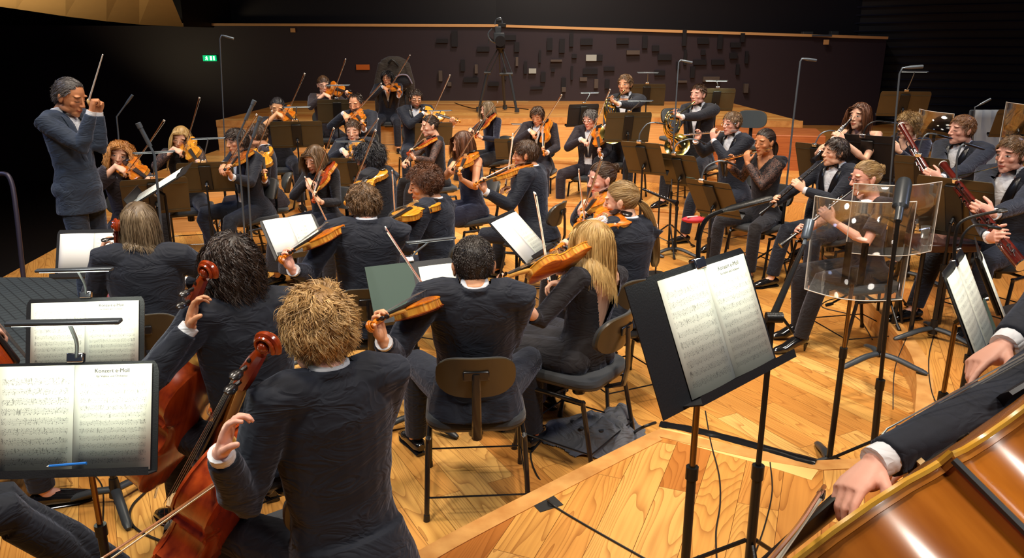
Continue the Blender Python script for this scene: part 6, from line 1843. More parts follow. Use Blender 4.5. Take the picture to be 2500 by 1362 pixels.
STANDS = {}
def R_(Bc, h_, up): return Bc + up * h_ * .45
def music_stand(cx, cy, depth, d, tz, label, w_=.49, h_=.33, tilt=24, dark=False, lamp=None, sheets=None, shelf=True, pole=True, flap=None, roll=0, group='music stands', base_rot=0, lit=False, glow=1.6):
    """desk whose top edge centre is seen at (cx,cy); d = horizontal direction towards the reader"""
    d = Vector((d[0], d[1], 0)).normalized()
    Tc = ray(cx, cy, depth)
    t = math.radians(tilt)
    up = U * math.cos(t) - d * math.sin(t)
    sd = d.cross(U).normalized() * -1          # reader's right... runs along the desk
    sd = U.cross(d).normalized()
    if roll: sd = Matrix.Rotation(math.radians(roll), 3, up.cross(sd)) @ sd; up = Matrix.Rotation(math.radians(roll), 3, Matrix.Identity(3) @ (sd.cross(up))) @ up if False else up
    nr = sd.cross(up).normalized()
    if nr.dot(d) < 0: nr = -nr
    Bc = Tc - up * h_
    base = Vector((Bc.x, Bc.y, tz)) - d * (.36 * h_ * math.sin(t) + .055)
    st = empty('music_stand', base, label, 'music stand', group)
    R = lambda p: p - base
    mat = M['desk_dark'] if dark else M['desk']
    mb = MB()
    # desk plate with rounded top corners and two stiffening folds
    def P(u, v, k=0): return R(Bc + sd * u * w_ / 2 + up * v * h_ + nr * k)
    out = [(-1, 0), (1, 0), (1, .90), (.98, .96), (.94, 1), (-.94, 1), (-.98, .96), (-1, .90)]
    n = len(out)
    vs = [P(u, v, 0) for u, v in out] + [P(u, v, -.004) for u, v in out]
    mb.add(vs, [tuple(range(n)), tuple(range(n, 2 * n))[::-1]] + [(i, n + i, n + (i + 1) % n, (i + 1) % n) for i in range(n)])
    mb.tube([P(-.98, .84, -.006), P(.98, .84, -.006)], .0035, 5); mb.tube([P(-.98, .08, -.006), P(.98, .08, -.006)], .0035, 5)
    mb.build('desk', mat, st, smooth=False)
    mb = MB(); mb.box(P(0, .50, -.016), (.105, .018, h_ * .80), Matrix((sd, nr, up)).transposed()); mb.build('back_channel', M['stand'], st, bevel=.006)
    mb = MB()
    L = [P(-1, 0, 0), P(1, 0, 0), P(1, 0, .066), P(-1, 0, .066)]
    q = up * .020; th = up * -.004
    mb.add(L + [p + th for p in L], [(0, 1, 2, 3), (7, 6, 5, 4), (3, 2, 6, 7), (0, 3, 7, 4), (1, 5, 6, 2)])
    mb.add([L[3], L[2], L[2] + q, L[3] + q], [(0, 1, 2, 3)])
    mb.build('lip', M['desk_dark'], st, smooth=False)
    mb = MB(); kb = P(.0, .30, -.03); mb.tube([kb, kb - nr * .02], [.017, .017], 12); mb.tube([kb - nr * .02, kb - nr * .035], .009, 8); mb.build('knob', M['chrome'], st)
    if pole:
        j = P(0, .36, -.032)
        top = Vector((j.x, j.y, j.z))
        b0 = Vector((0, 0, .05)); top0 = Vector((0, 0, top.z - .03))
        mb = MB(); mb.tube([top, lerp(top, top0, .6), top0], .012, 8); mb.tube([top0, Vector((0, 0, max(.3, top0.z * .62)))], .0095, 10); mb.build('upper_pole', M['stand'] if depth > 3 else M['chrome_dark'], st)
        mb = MB(); mb.tube([Vector((0, 0, max(.3, top0.z * .64))), b0], .0145, 12); mb.tube([Vector((0, 0, max(.3, top0.z * .64) + .01)), Vector((0, 0, max(.3, top0.z * .64) - .03))], .019, 12); mb.build('lower_pole', M['stand'], st)
        mb = MB(); mb.tube([Vector((0, 0, .035)), Vector((0, 0, .13))], [.03, .02], 12); mb.build('hub', M['stand'], st)
        for k in range(3):
            a = math.radians(90 + base_rot + 120 * k) + math.atan2(d.y, d.x) + PI / 3
            v = Vector((math.cos(a), math.sin(a), 0))
            mb = MB(); mb.tube(smooth_path([v * .015 + U * .07, v * .10 + U * .062, v * .20 + U * .035, v * .285 + U * .012], 4), [.022] * 4 + [.022] * 4 + [.021] * 3 + [.018, .012], 10, up=U, flat=.75)
            mb.build('base_leg', M['base_grey'], st)
    if lamp and isinstance(lamp[0], (list, tuple)):
        pts_, lab_ = lamp
        yd = Tc.y; q_ = []
        for k_, (px_, py_) in enumerate(pts_):
            v_ = (681 - py_) / FPX; q_.append(ray(px_, py_, yd / (CP + v_ * SP)) - d * (-.012) * 0)
        clip = q_[0].copy(); q_ = [p_ - clip for p_ in q_]
        e = empty('stand_lamp', clip, lab_, 'lamp', 'music stand lamps')
        mb = MB(); mb.box((0, 0, -.004), (.05, .024, .032), Matrix((sd, nr, up)).transposed()); mb.build('clip', M['chrome'], e, bevel=.004)
        mb = MB(); mb.tube(smooth_path(q_[:-1], 6), .0065, 8); mb.build('gooseneck', M['stand'] if dark else M['grey_steel'], e)
        a_, b_2 = q_[-2], q_[-1]; hd = (b_2 - a_); 
        mb = MB(); mb.tube([a_ - hd * .08, a_ + hd * .15, a_ + hd * .9, b_2], [.009, .017, .017, .012], 10, flat=.5, up=U); mb.build('lamp_head', M['stand'], e)
        if lit:
            ld = bpy.data.lights.new('lamp_glow', 'AREA'); ld.shape = 'RECTANGLE'; ld.size = .10; ld.size_y = .03; ld.energy = glow; ld.color = (.92, 1.0, .84)
            lo = bpy.data.objects.new('lamp_glow', ld); COL.objects.link(lo); lo.parent = e
            lp = lerp(a_, b_2, .5) - U * .02; aim = R_(Bc, h_, up) - clip; lo.location = lp; lo.rotation_euler = (aim - lp).to_track_quat('-Z', 'Y').to_euler()
        lamp = None
    if lamp:
        lx, ly, typ = lamp[:3]
        clip = Tc + up * .01
        tgt = reach(lx, ly, clip, lamp[3] if len(lamp) > 3 else .24, lamp[4] if len(lamp) > 4 else False)
        e = empty('stand_lamp', clip, (lamp[5] if len(lamp) > 5 else ('grey lamp bar over the stand ' if typ == 'bar' else 'gooseneck lamp over the stand ') + ' '.join(label[label.index('stand') + 6:].split()[:10])), 'lamp', 'music stand lamps')
        q = tgt - clip
        mb = MB(); mb.box((0, 0, .004), (.05, .022, .03), Matrix((sd, nr, up)).transposed()); mb.build('clip', M['chrome'], e, bevel=.004)
        mb = MB()
        if lit:
            ld = bpy.data.lights.new('lamp_glow', 'AREA'); ld.shape = 'RECTANGLE'; ld.size = .26; ld.size_y = .014; ld.energy = glow; ld.color = (.92, 1.0, .84)
            lo = bpy.data.objects.new('lamp_glow', ld); COL.objects.link(lo); lo.parent = e
            lp = q + d * .015 - U * .011
            lo.location = lp; zz_ = U.copy(); xx_ = sd - zz_ * sd.dot(zz_); xx_.normalize(); yy_ = zz_.cross(xx_)
            lo.rotation_euler = Matrix((xx_, yy_, zz_)).transposed().to_euler()
        if typ == 'bar':
            mb.tube(smooth_path([(0, 0, 0), q * .35 + up * .01 - nr * .02, q * .8 - nr * .015, q], 5), .0055, 8); mb.build('gooseneck', M['grey_steel'], e)
            a = sd
            mb = MB(); mb.box(q + d * .015, (.30, .030, .012), Matrix((a, d, U)).transposed()); mb.build('lamp_bar', M['ledbar'], e, bevel=.004)
            mb = MB(); mb.box(q + d * .015 - U * .0065, (.27, .016, .003), Matrix((a, d, U)).transposed()); mb.build('diodes', M['led'] if lit else M['led_dim'], e, smooth=False)
        else:
            mid = q * .45 + U * .09
            mb.tube(smooth_path([Vector((0, 0, 0)), q * .12 + U * .07, mid, q * .8 + U * .055, q], 6), .0062, 8); mb.build('gooseneck', M['grey_steel'] if typ == 'neck' else M['stand'], e)
            qd = Vector((q.x, q.y, 0)).normalized()
            mb = MB(); mb.tube([q - qd * .01, q + qd * .04, q + qd * .13 - U * .012], [.012, .018, .018], 10, flat=.5, up=U); mb.build('lamp_head', M['stand'], e)
            mb = MB(); mb.box(q + qd * .085 - U * .017, (.07, .02, .003), Matrix((qd, U.cross(qd), U)).transposed()); mb.build('diodes', M['led'], e, smooth=False)
    if sheets:
        mats, lab = sheets[0], sheets[1]
        k = sheets[2] if len(sheets) > 2 else {}
        pw, ph = k.get('pw', .222), k.get('ph', .305)
        e = empty('sheet_music', base, lab, 'sheet music', 'open sheet music')
        c0 = k.get('shift', 0.0)
        for i, m in enumerate(mats):
            if m is None: continue
            x0 = c0 + (i - len(mats) / 2) * pw; x1 = x0 + pw - .001
            z0 = .004
            A_ = R(Bc) + sd * x0 + up * z0 + nr * .006; B_ = R(Bc) + sd * x1 + up * z0 + nr * .006
            o = page('page', A_, B_, B_ + up * ph, A_ + up * ph, M[m], e)
            if m == 'paper3' and depth < 3.8:
                ctr = lerp(A_, B_, .5) + up * (ph * .925) + nr * .0085
                Mt = Matrix((sd, up, nr)).transposed()
                text_part('Konzert e-Moll', .017, mat4(Mt, ctr), e, M['ink'])
                text_part('für Violine und Orchester', .009, mat4(Mt, ctr - up * .014), e, M['ink'])
    if flap:
        e = empty('music_folder', base, flap[1], 'folder')
        u0, u1, v0, v1, mt = flap[0]
        mb = MB(); vs = [P(u0, v0, .004), P(u1, v0, .004), P(u1, v1, .004), P(u0, v1, .004)]; vs += [v - nr * .003 for v in vs]
        mb.add(vs, [(0, 1, 2, 3), (7, 6, 5, 4), (0, 4, 5, 1), (1, 5, 6, 2), (2, 6, 7, 3), (3, 7, 4, 0)]); mb.build('cover', M[mt], e, smooth=False)
        if len(flap) > 2:
            u0, u1, v0, v1, mt = flap[2]
            mb = MB(); vs = [P(u0, v0, .006), P(u1, v0, .006), P(u1, v1, .006), P(u0, v1, .006)]; vs += [v - nr * .002 for v in vs]
            mb.add(vs, [(0, 1, 2, 3), (7, 6, 5, 4), (0, 4, 5, 1), (1, 5, 6, 2), (2, 6, 7, 3), (3, 7, 4, 0)]); mb.build('label_card', M[flap[2][4]], e, smooth=False)
    return dict(sd=sd, up=up, nr=nr, Bc=Bc, Tc=Tc, base=base)
M['chrome_dark'] = simple('brass_toned_pole', (.24, .15, .06, 1), .22, metal=.9)
M['base_grey'] = simple('slate_plastic_base', (.030, .036, .042, 1), .4)

def own(pid, dist=.72):
    i = PEOPLE[pid]; p = i['H'] + i['f'] * dist
    return (p - Vector((0, 0, CAMH))).dot(Vector((0, CP, -SP))), tuple(-i['f'])[:2]
def S(pid, cx, cy, tz, label, dist=.72, **kw):
    dp, d = own(pid, dist)
    if 'dv' in kw: d = kw.pop('dv')
    if 'dep' in kw: dp = kw.pop('dep')
    return music_stand(cx, cy, dp, d, tz, label, **kw)

# stands whose backs face the camera
S('P2', 375, 436, 0, 'music stand before the woman with curly red hair', lamp=(376, 372, 'bar', .24))
S('P3', 497, 396, 0, 'music stand before the woman with long straight blond hair', lamp=(508, 338, 'bar', .24))
S('P6', 722, 296, 0, 'wide music stand before the woman with pinned black hair', lamp=(724, 261, 'bar', .2), w_=.56)
S('P7', 822, 243, R1, 'music stand before the woman with fringe and glasses', lamp=(825, 208, 'bar', .2))
S('P11', 858, 386, 0, 'music stand with chrome knob before the clean-shaven man', dist=.5, lamp=(850, 345, 'bar', .2), h_=.36)
S('P10', 1060, 300, 0, 'music stand before the bearded man with the pale violin', lamp=(1076, 270, 'bar', .2), dist=.55)
S('P16', 1248, 339, 0, 'music stand between the velvet-clad woman and the man looking down', lamp=(1277, 298, 'bar', .24), dist=.7, dv=(.2, 1))
S('P18', 1426, 254, R1, 'dark music stand with lit lamp between the steps and the horn player', dist=-1.6, dv=(-.35, .9), dark=True, lamp=(1441, 226, 'bar', .2, False, 'lit lamp on the dark stand by the steps'), tilt=12, lit=True)
music_stand(1580, 205, 10.9, (.1, 1), R2, 'music stand standing right behind the first horn player', lamp=(1582, 177, 'bar', .22), w_=.52)
music_stand(1752, 216, 10.4, (.05, 1), R2, 'music stand with lit lamp behind the horn player with cropped hair', lamp=(1750, 197, 'bar', .16, False, 'lit lamp on the stand behind the cropped-hair horn player'), lit=True)
S('P26', 1537, 274, 0, 'music stand before the first horn player, lowest fold creased', lamp=(1563, 246, 'bar', .2), dist=1.0, tilt=18, dv=(-.1, 1), w_=.52, h_=.36)
S('P27', 1562, 347, 0, 'slanted music stand with gooseneck lamp below the horn stands', dist=2.1, lamp=([(1560, 345), (1563, 325), (1580, 303), (1600, 299), (1624, 303)], 'gooseneck lamp arching over the slanted stand below the horns'), dv=(.55, .85), h_=.42, tilt=34, w_=.42)
S('P28', 1650, 377, 0, 'slanted music stand with big chrome knob before the silver flute', dist=1.0, lamp=([(1645, 374), (1652, 352), (1680, 340), (1704, 342), (1726, 352)], 'gooseneck lamp arching in front of the silver flute player\'s sleeve'), dv=(.62, .78), h_=.42, tilt=34, w_=.42)
S('P29', 1726, 441, 0, 'slanted music stand holding a green-edged folder before the golden flute', dist=.9, lamp=([(1712, 440), (1722, 410), (1750, 394), (1772, 394), (1798, 404)], 'gooseneck lamp arching towards the golden flute'), dv=(.72, .7), h_=.42, tilt=36, w_=.44,
  flap=((.55, .95, -.12, 1.02, 'green_card'), 'dark green folder edge with bright green label leaning on the flute stand', (.62, .90, .02, .42, 'green_label')))
S('P30', 1990, 351, 0, 'music stand before the clarinettist in a sleeveless top', dep=7.45, lamp=([(1989, 353), (2003, 328), (2025, 319), (2045, 322), (2066, 329)], 'gooseneck lamp in front of the sleeveless clarinettist\'s arm'), dv=(.75, .65), h_=.38, w_=.42)
S('P31', 2118, 330, 0, 'big dark music stand before the clarinettist with curly fair hair', dist=.8, lamp=([(2106, 330), (2117, 307), (2138, 296), (2160, 297), (2192, 301)], 'gooseneck lamp reaching to the curly fair clarinettist\'s mouth'), dv=(.6, .8), h_=.46, w_=.46, dark=True)
S('P34', 2250, 383, R1, 'music stand with pale edges before the reddish-haired bassoonist', dist=.8, lamp=([(2243, 377), (2249, 347), (2264, 327), (2290, 329), (2324, 338)], 'gooseneck lamp crossing the reddish-haired bassoonist\'s bocal'), dv=(.7, .7), h_=.42, w_=.42)
S('P35', 2330, 436, R1, 'large music stand with chrome knob before the bassoonist looking down', dist=.75, lamp=([(2336, 440), (2336, 390), (2345, 360), (2356, 350), (2402, 364)], 'black lamp head over the reddish-haired bassoonist\'s bow tie'), dv=(.75, .65), h_=.44, w_=.46)
music_stand(2213, 223, 9.3, (.25, 1), R2, 'empty music stand with tall lamp by the louvred wall', lamp=(2233, 175, 'bar', .27), w_=.56)
music_stand(2500, 268, 8.2, (.2, 1), R2, 'empty music stand cut by the picture edge before the louvres', w_=.5)

# conductor's desk: nearly flat with a closed score
cd = PEOPLE['P1']
cs = music_stand(462, 408, 5.7, (-1, -.30), 0, 'conductor\'s low desk tilted almost flat carrying an open score', w_=.60, h_=.44, tilt=60, dark=True, base_rot=20,
    sheets=(['paper_white', 'paper'], 'thick open score on the conductor\'s flat desk', dict(pw=.26, ph=.36)))

# stands seen from the reader's side, with printed music
S('P36', 232, 560, 0, 'music stand before the ash-blond cellist', dep=4.75, dv=(.08, -1), tilt=26, sheets=(['paper_white', 'paper'], 'open music, one page blank, before the ash-blond cellist', dict(pw=.20, ph=.27)), dark=True, w_=.44, h_=.30)
music_stand(210, 727, 3.45, (.10, -1), 0, 'music stand with slate border between the cellists and the podium', w_=.50, h_=.34, tilt=22, dark=True, lamp=(186, 656, 'bar', .30, False, 'lit lamp bar reaching over the blank page'),
    sheets=(['paper', 'paper3'], 'two printed cello pages headed Konzert e-Moll behind the nearest sheets', dict(pw=.228, ph=.318)), lit=True)
music_stand(186, 884, 2.40, (.06, -1), 0, 'nearest music stand at the cello side with pen on its lip', w_=.50, h_=.335, tilt=22, dark=True, lamp=(163, 782, 'bar', .34, False, 'dark lamp bar crossing in front of the printed cello pages'),
    sheets=(['paper2', 'paper3'], 'nearest printed pages with piano staves beside the Konzert e-Moll page', dict(pw=.232, ph=.322)), base_rot=0, lit=True)
S('P21', 700, 530, 0, 'music stand before the viola player with short brown curls', dep=5.0, dv=(.66, -.8), tilt=44, dark=True, w_=.37, h_=.30, sheets=(['paper_white', 'paper'], 'open music, left page blank, by the viola scroll', dict(pw=.165, ph=.29)))
S('P22', 1000, 640, 0, 'music stand before the viola player with thinning hair', dep=4.25, dv=(.42, -.92), tilt=34, dark=True, w_=.50, h_=.33, lamp=(1050, 585, 'bar', .30, True, 'grey lamp bar rising beside the man with auburn curls'),
    sheets=([None, 'paper'], 'single printed page beside a green folder cover', dict(pw=.20, ph=.29, shift=.04)), flap=((-1, .02, .0, 1.0, 'green_card'), 'grey-green folder cover open beside the printed page'))
S('P24', 1222, 524, 0, 'music stand turned towards the viola players with fair hair', dep=4.9, dv=(.96, -.42), tilt=46, dark=True, w_=.40, h_=.36, sheets=(['paper_white', 'paper'], 'open music with one blank page before the golden-haired viola player', dict(pw=.19, ph=.33)))
# the big stand of the basses
bs = music_stand(1702, 638, 2.14, (.68, -.73), R1, 'big black music stand in front of the double basses', w_=.47, h_=.34, tilt=24, dark=True, lamp=([(1704, 640), (1708, 575), (1728, 532), (1772, 512), (1885, 483)], 'large black gooseneck lamp arching over the flute players\' knees'),
    sheets=(['paper', 'paper3'], 'printed double bass part in a black folder on the big stand', dict(pw=.207, ph=.318, shift=.012)), flap=((-1.36, -.84, -.03, .98, 'desk_dark'), 'black folder cover hanging out beside the double bass part'), base_rot=40, lit=True, glow=.42)
music_stand(2326, 634, 3.0, (.80, -.60), R1, 'music stand of the far bassist seen at a sharp angle', w_=.46, h_=.36, tilt=26, dark=True, lamp=([(2330, 640), (2332, 580), (2352, 538), (2434, 516), (2456, 512)], 'black gooseneck lamp in front of the bassoonist\'s hands'),
    sheets=(['paper', 'paper'], 'printed pages on the far bassist\'s stand', dict(pw=.215, ph=.33)), flap=((.75, 1.25, -.1, .35, 'green_card'), 'green folder corner under the far bassist\'s music'))
music_stand(2385, 600, 3.5, (.86, -.45), R1, 'second bass music stand half hidden behind the far bassist\'s sheets', w_=.40, h_=.36, tilt=26, dark=True, lamp=([(2342, 610), (2352, 574), (2376, 551), (2410, 551), (2442, 558)], 'small lamp head hanging by the bassoonist\'s knee'),
    sheets=(['paper', None], 'page on the half hidden bass stand', dict(pw=.21, ph=.33)))
# pen on the lip
pe = empty('pen', ray(170, 1135, 2.28), 'blue pen lying on the lip of the nearest stand', 'pen')
mb = MB(); mb.tube([(-.06, 0, -.004), (.05, .0, .006)], .0045, 8); mb.build('barrel', simple('blue_plastic', (.01, .12, .45, 1), .4), pe)
mb = MB(); mb.tube([(-.06, 0, -.004), (-.068, 0, -.005)], [.004, .001], 8); mb.build('tip', M['ivory'], pe)

# ---------------------------------------------------------------- microphones on stands
def mic_stand(bx, by, tz, top, label, segs=None, mic='small', tripod=True, r0=.011, dep=None, col='grey_steel', mdir=None):
    """pole standing at floor pixel (bx,by); top = list of pixels the pole runs through, all at the base's distance"""
    b0 = at(bx, by, tz) if dep is None else None
    if dep is not None:
        b0 = ray(bx, by, dep); b0.z = tz
    yd = b0.y
    def onplane(px, py, dy=0):
        v = (681 - py) / FPX; d = (yd + dy) / (CP + v * SP); return ray(px, py, d) - b0
    P = [onplane(*p) for p in top]
    e = empty('microphone_stand', b0, label, 'microphone stand', 'microphone stands')
    foot = Vector((P[0].x * 0, 0, .02))
    mb = MB(); h = P[0].z
    x0 = P[0].x
    mb.tube([(0, 0, .03), (x0 * .5, 0, h * .5)], r0 * 1.35, 10); mb.tube([(x0 * .5, 0, h * .5 - .02), (x0 * .5, 0, h * .5 + .03)], r0 * 1.7, 10); mb.build('lower_tube', M['stand'], e)
    mb = MB(); mb.tube([(x0 * .5, 0, h * .5)] + P, r0 * .8, 8); mb.build('upper_tube', M[col], e)
    if tripod:
        for k in range(3):
            a = 2 * PI * k / 3 + .5; v = Vector((math.cos(a), math.sin(a), 0))
            mb = MB(); mb.tube([v * .02 + U * .28, v * .33 + U * .02], .008, 8); mb.tube([v * .31 + U * .03, v * .36 + U * .006], .013, 8); mb.tube([Vector((0, 0, .10)), v * .18 + U * .155], .0055, 6); mb.build('tripod_leg', M['stand'], e)
    else:
        mb = MB(); mb.tube([(0, 0, 0), (0, 0, .015), (0, 0, .03)], [.125, .125, .03], 24); mb.build('round_base', M['stand'], e)
    if mic:
        m0 = P[-1]; dv = (P[-1] - P[-2]).normalized() if mdir is None else Vector(mdir).normalized()
        mb = MB()
        if mic == 'small':
            mb.tube([m0 - dv * .02, m0 + dv * .02, m0 + dv * .10], [.008, .012, .012], 12); 
        elif mic == 'pencil':
            mb.tube([m0 - dv * .03, m0 + dv * .09], [.013, .013], 12); mb.tube([m0 + dv * .09, m0 + dv * .12], [.016, .016], 12)
        elif mic == 'big':
            mb.tube([m0 - dv * .05, m0, m0 + dv * .16, m0 + dv * .17], [.020, .030, .032, .022], 14, flat=.7)
        mb.build('microphone', M['mic_' + mic], e)
    return e, b0, P
M['mic_small'] = M['grey_steel']; M['mic_pencil'] = M['grey_steel']; M['mic_big'] = simple('dark_mic_body', (.05, .055, .06, 1), .3, metal=.4)
mic_stand(556, 640, 0, [(549, 360), (537, 95), (541, 86), (548, 88)], 'very tall thin microphone stand behind the dark-haired violinist', r0=.008, dep=8.9, mic='small')
mic_stand(292, 520, 0, [(289, 330), (285, 285), (309, 252)], 'microphone stand rising behind the woman with curly red hair', dep=7.6, r0=.009)
mic_stand(392, 660, 0, [(386, 470), (377, 378), (361, 346)], 'microphone stand with upright grey mic in front of the red-haired woman', dep=4.9, r0=.010, mic='pencil', mdir=(-.3, -.2, 1))
mic_stand(598, 655, 0, [(590, 470), (580, 335), (604, 283)], 'slim microphone stand whose mic overlaps the dark-haired violinist\'s head', dep=5.7, r0=.009, mic='pencil')
mic_stand(616, 655, 0, [(610, 520), (603, 378), (622, 325)], 'slim microphone stand one hand\'s breadth beside the plum-jacketed man\'s bow', dep=5.5, r0=.009, mic='pencil')
mic_stand(1640, 480, 0, [(1645, 330), (1657, 152), (1661, 147), (1666, 148)], 'tall thin microphone stand in front of the cropped-hair horn player', dep=8.1, r0=.009)
mic_stand(1918, 470, 0, [(1936, 300), (1954, 150), (1958, 143), (1966, 144)], 'tall thin microphone stand between the flutes and the dark plum wall', dep=7.2, r0=.011)
mic_stand(2160, 640, R1, [(2175, 420), (2196, 180), (2203, 166), (2216, 165)], 'tall thin microphone stand in front of the clarinets', dep=5.6, r0=.008)
mic_stand(2383, 480, R1, [(2378, 290), (2380, 262), (2395, 254)], 'short microphone stand beside the grey-draped chair', dep=8.0, r0=.008)
e, b0, P = mic_stand(1838, 1290, R1, [(1886, 775)], 'black microphone stand with long boom crossing the oboists', dep=2.62, r0=.012, mic=None, col='stand')
mb = MB(); tip = ray(1962, 600, 3.15) - b0; tail = ray(1850, 830, 2.45) - b0
mb.tube([tail, P[-1], lerp(P[-1], tip, .5), tip], [.012, .012, .011, .009], 10); mb.build('boom', M['stand'], e)
mb = MB(); mb.tube([P[-1] - Vector((.02, 0, 0)), P[-1] + Vector((.03, 0, 0))], .017, 12); mb.tube([P[-1] + Vector((.03, 0, 0)), P[-1] + Vector((.07, 0, -.05))], .005, 8); mb.build('clutch', M['stand'], e)
mb = MB(); t2 = ray(1966, 585, 3.17) - b0; t3 = ray(1977, 540, 3.2) - b0; mb.tube([tip, t2], .008, 8); mb.tube([t2, lerp(t2, t3, .1), t3], [.014, .020, .020], 14); mb.build('microphone', M['grey_steel'], e)
e, b0, P = mic_stand(2136, 1105, 0, [(2178, 650), (2192, 540)], 'black microphone stand with large side-address mic beyond the acrylic screen', dep=3.72, r0=.012, mic=None, col='stand')
mb = MB(); m0 = P[-1]; m1 = ray(2208, 440, 3.62) - b0; mb.tube([m0, lerp(m0, m1, .30), lerp(m0, m1, .34), lerp(m0, m1, .9), m1], [.016, .018, .034, .036, .028], 14, flat=.7); mb.build('microphone', M['mic_big'], e)

# ---------------------------------------------------------------- clear acrylic screens on stands
def screen(name_lab, TL, TR, h_, dep, bulge, base_px, tz, pole_off=0):
    a = ray(TL[0], TL[1], dep[0]); c = ray(TR[0], TR[1], dep[1])
    mid = lerp(a, c, .5); base = Vector((mid.x, mid.y, tz)); 
    e = empty('acrylic_screen', base, name_lab, 'screen', 'clear acrylic screens')
    sdv = (c - a); W = sdv.length; sdv.normalize(); nv = Vector((-sdv.y, sdv.x, 0)).normalized()
    n = 18; vs = []; fs = []
    for j in range(2):
        for i in range(n + 1):
            u = i / n
            p = lerp(a, c, u) + nv * bulge * math.sin(PI * u) ** 1.0 - U * (h_ if j == 0 else 0) - base
            vs.append(p)
    for i in range(n): fs.append((i, i + 1, n + 2 + i, n + 1 + i))
    mb = MB(); mb.add(vs, fs); o = mb.build('clear_panel', M['plexi'], e)
    so = o.modifiers.new('t', 'SOLIDIFY'); so.thickness = .004
    mb = MB(); mb.tube(vs[:n + 1], .0028, 5); mb.tube(vs[n + 1:], .0028, 5); mb.tube([vs[0], vs[n + 1]], .0028, 5); mb.tube([vs[n], vs[-1]], .0028, 5); mb.build('panel_edge', M['plexi_edge'], e)
    c0 = (vs[n // 2] + vs[n + 1 + n // 2]) / 2 + nv * .02
    mb = MB()
    for sx in (-1, 1): mb.box(c0 + sdv * sx * .035 - U * .06, (.03, .01, .20), Matrix((sdv, nv, U)).transposed())
    mb.tube([c0 - U * .08, c0 - U * .16], .016, 10)
    mb.build('bracket', M['stand'], e)
    mb = MB(); z1 = c0.z - .12; f0 = Vector((c0.x, c0.y, 0)); mb.tube([Vector((c0.x, c0.y, z1)), Vector((c0.x, c0.y, z1 * .62))], .0095, 10); mb.build('upper_pole', M['chrome_dark'], e)
    mb = MB(); mb.tube([Vector((c0.x, c0.y, z1 * .64)), Vector((c0.x, c0.y, .05))], .0145, 12); mb.tube([Vector((c0.x, c0.y, z1 * .65)), Vector((c0.x, c0.y, z1 * .60))], .019, 12); mb.build('lower_pole', M['stand'], e)
    for k in range(3):
        an = math.radians(200 + 120 * k); v = Vector((math.cos(an), math.sin(an), 0))
        mb = MB(); mb.tube(smooth_path([f0 + v * .015 + U * .07, f0 + v * .10 + U * .062, f0 + v * .20 + U * .035, f0 + v * .285 + U * .012], 4), [.022] * 8 + [.021] * 3 + [.018, .012], 10, up=U, flat=.75); mb.build('base_leg', M['base_grey'], e)
screen('curved clear acrylic screen in front of the oboist with red glasses', (1990, 478), (2238, 492), .47, (3.75, 3.55), -.10, None, 0)
screen('curved clear acrylic screen between the oboist and the bassoonist', (2085, 448), (2300, 443), .42, (4.6, 4.55), -.10, None, R1)
screen('clear acrylic screen behind the curly fair clarinettist', (2245, 266), (2330, 278), .50, (8.3, 8.0), -.06, None, R1)
screen('clear acrylic screen by the empty stand at the picture edge', (2457, 249), (2560, 260), .62, (7.4, 7.0), -.05, None, R1)
# ---------------------------------------------------------------- the big double bass
Xc, Uc, Vc = Vector((1, 0, 0)), Vector((0, SP, CP)), Vector((0, -CP, SP))
bass_rib = varnish('bass_rib_maple', srgb(150, 78, 20), srgb(206, 124, 40), rough=.2, stretch=(1.2, 5, 1.2), coat=.8)
bass_top = varnish('bass_top_spruce', srgb(150, 82, 24), srgb(206, 134, 52), rough=.25, stretch=(9, 1, 9), coat=.6)
_old = M['ribwood']
db = make_fiddle('cello', bass_top, bass_rib, rib=.068)
db.name = 'double_bass'
yb_ = (Xc * .845 + Uc * .535 - Vc * .10).normalized(); zb_ = (-Xc * .45 + Uc * .74 - Vc * .58)
Rb_ = frame(yb_, zb_)
Cb_ = ray(2330, 1122, 1.30)
sb_ = 3.05
Tb_ = Cb_ - Rb_ @ Vector((.087 * sb_, .148 * sb_, (.034) * sb_))
db.matrix_world = mat4(Rb_, Tb_, sb_)
tag(db, 'large glossy brown double bass leaning in at the lower corner', 'double bass')
del db['_s']
for o_ in KIDS.pop('cello.001', KIDS.get(db.name, [])): pass
# pale purfling line along the front edge of the ribs
mb = MB(); z_ = .034 + .0035
ed_ = [Vector((wd + .0035, y, z_)) for y, wd in VW if y > .01 and y < .35]
mb.tube(ed_, .0022, 6); o = mb.build('edge_binding', varnish('edge_binding_wood', srgb(214, 150, 40), srgb(240, 190, 80), coat=.4), db)
for yy, xx in ((.148, .0862), (.2335, .0772)):
    mb = MB(); mb.tube([(xx, yy, -.034), (xx, yy, .034)], .0024, 6); mb.build('corner_edge', M['base_grey'], db)
# bows of the two bassists
def free_bow(fx, fy, d0, tx, ty_, far, lab, L=.72):
    F_ = ray(fx, fy, d0); T_ = reach(tx, ty_, F_, L, far)
    place('bow', mat4(frame((T_ - F_).normalized(), U), F_, L / .74 * 1.0), lab, 'bow', 'string players\' bows')
free_bow(2010, 1190, 1.47, 1862, 1385, False, 'dark bass bow held low by the near bassist')
free_bow(2362, 945, 1.86, 2402, 1120, True, 'reddish bass bow hanging from the far bassist\'s hand')

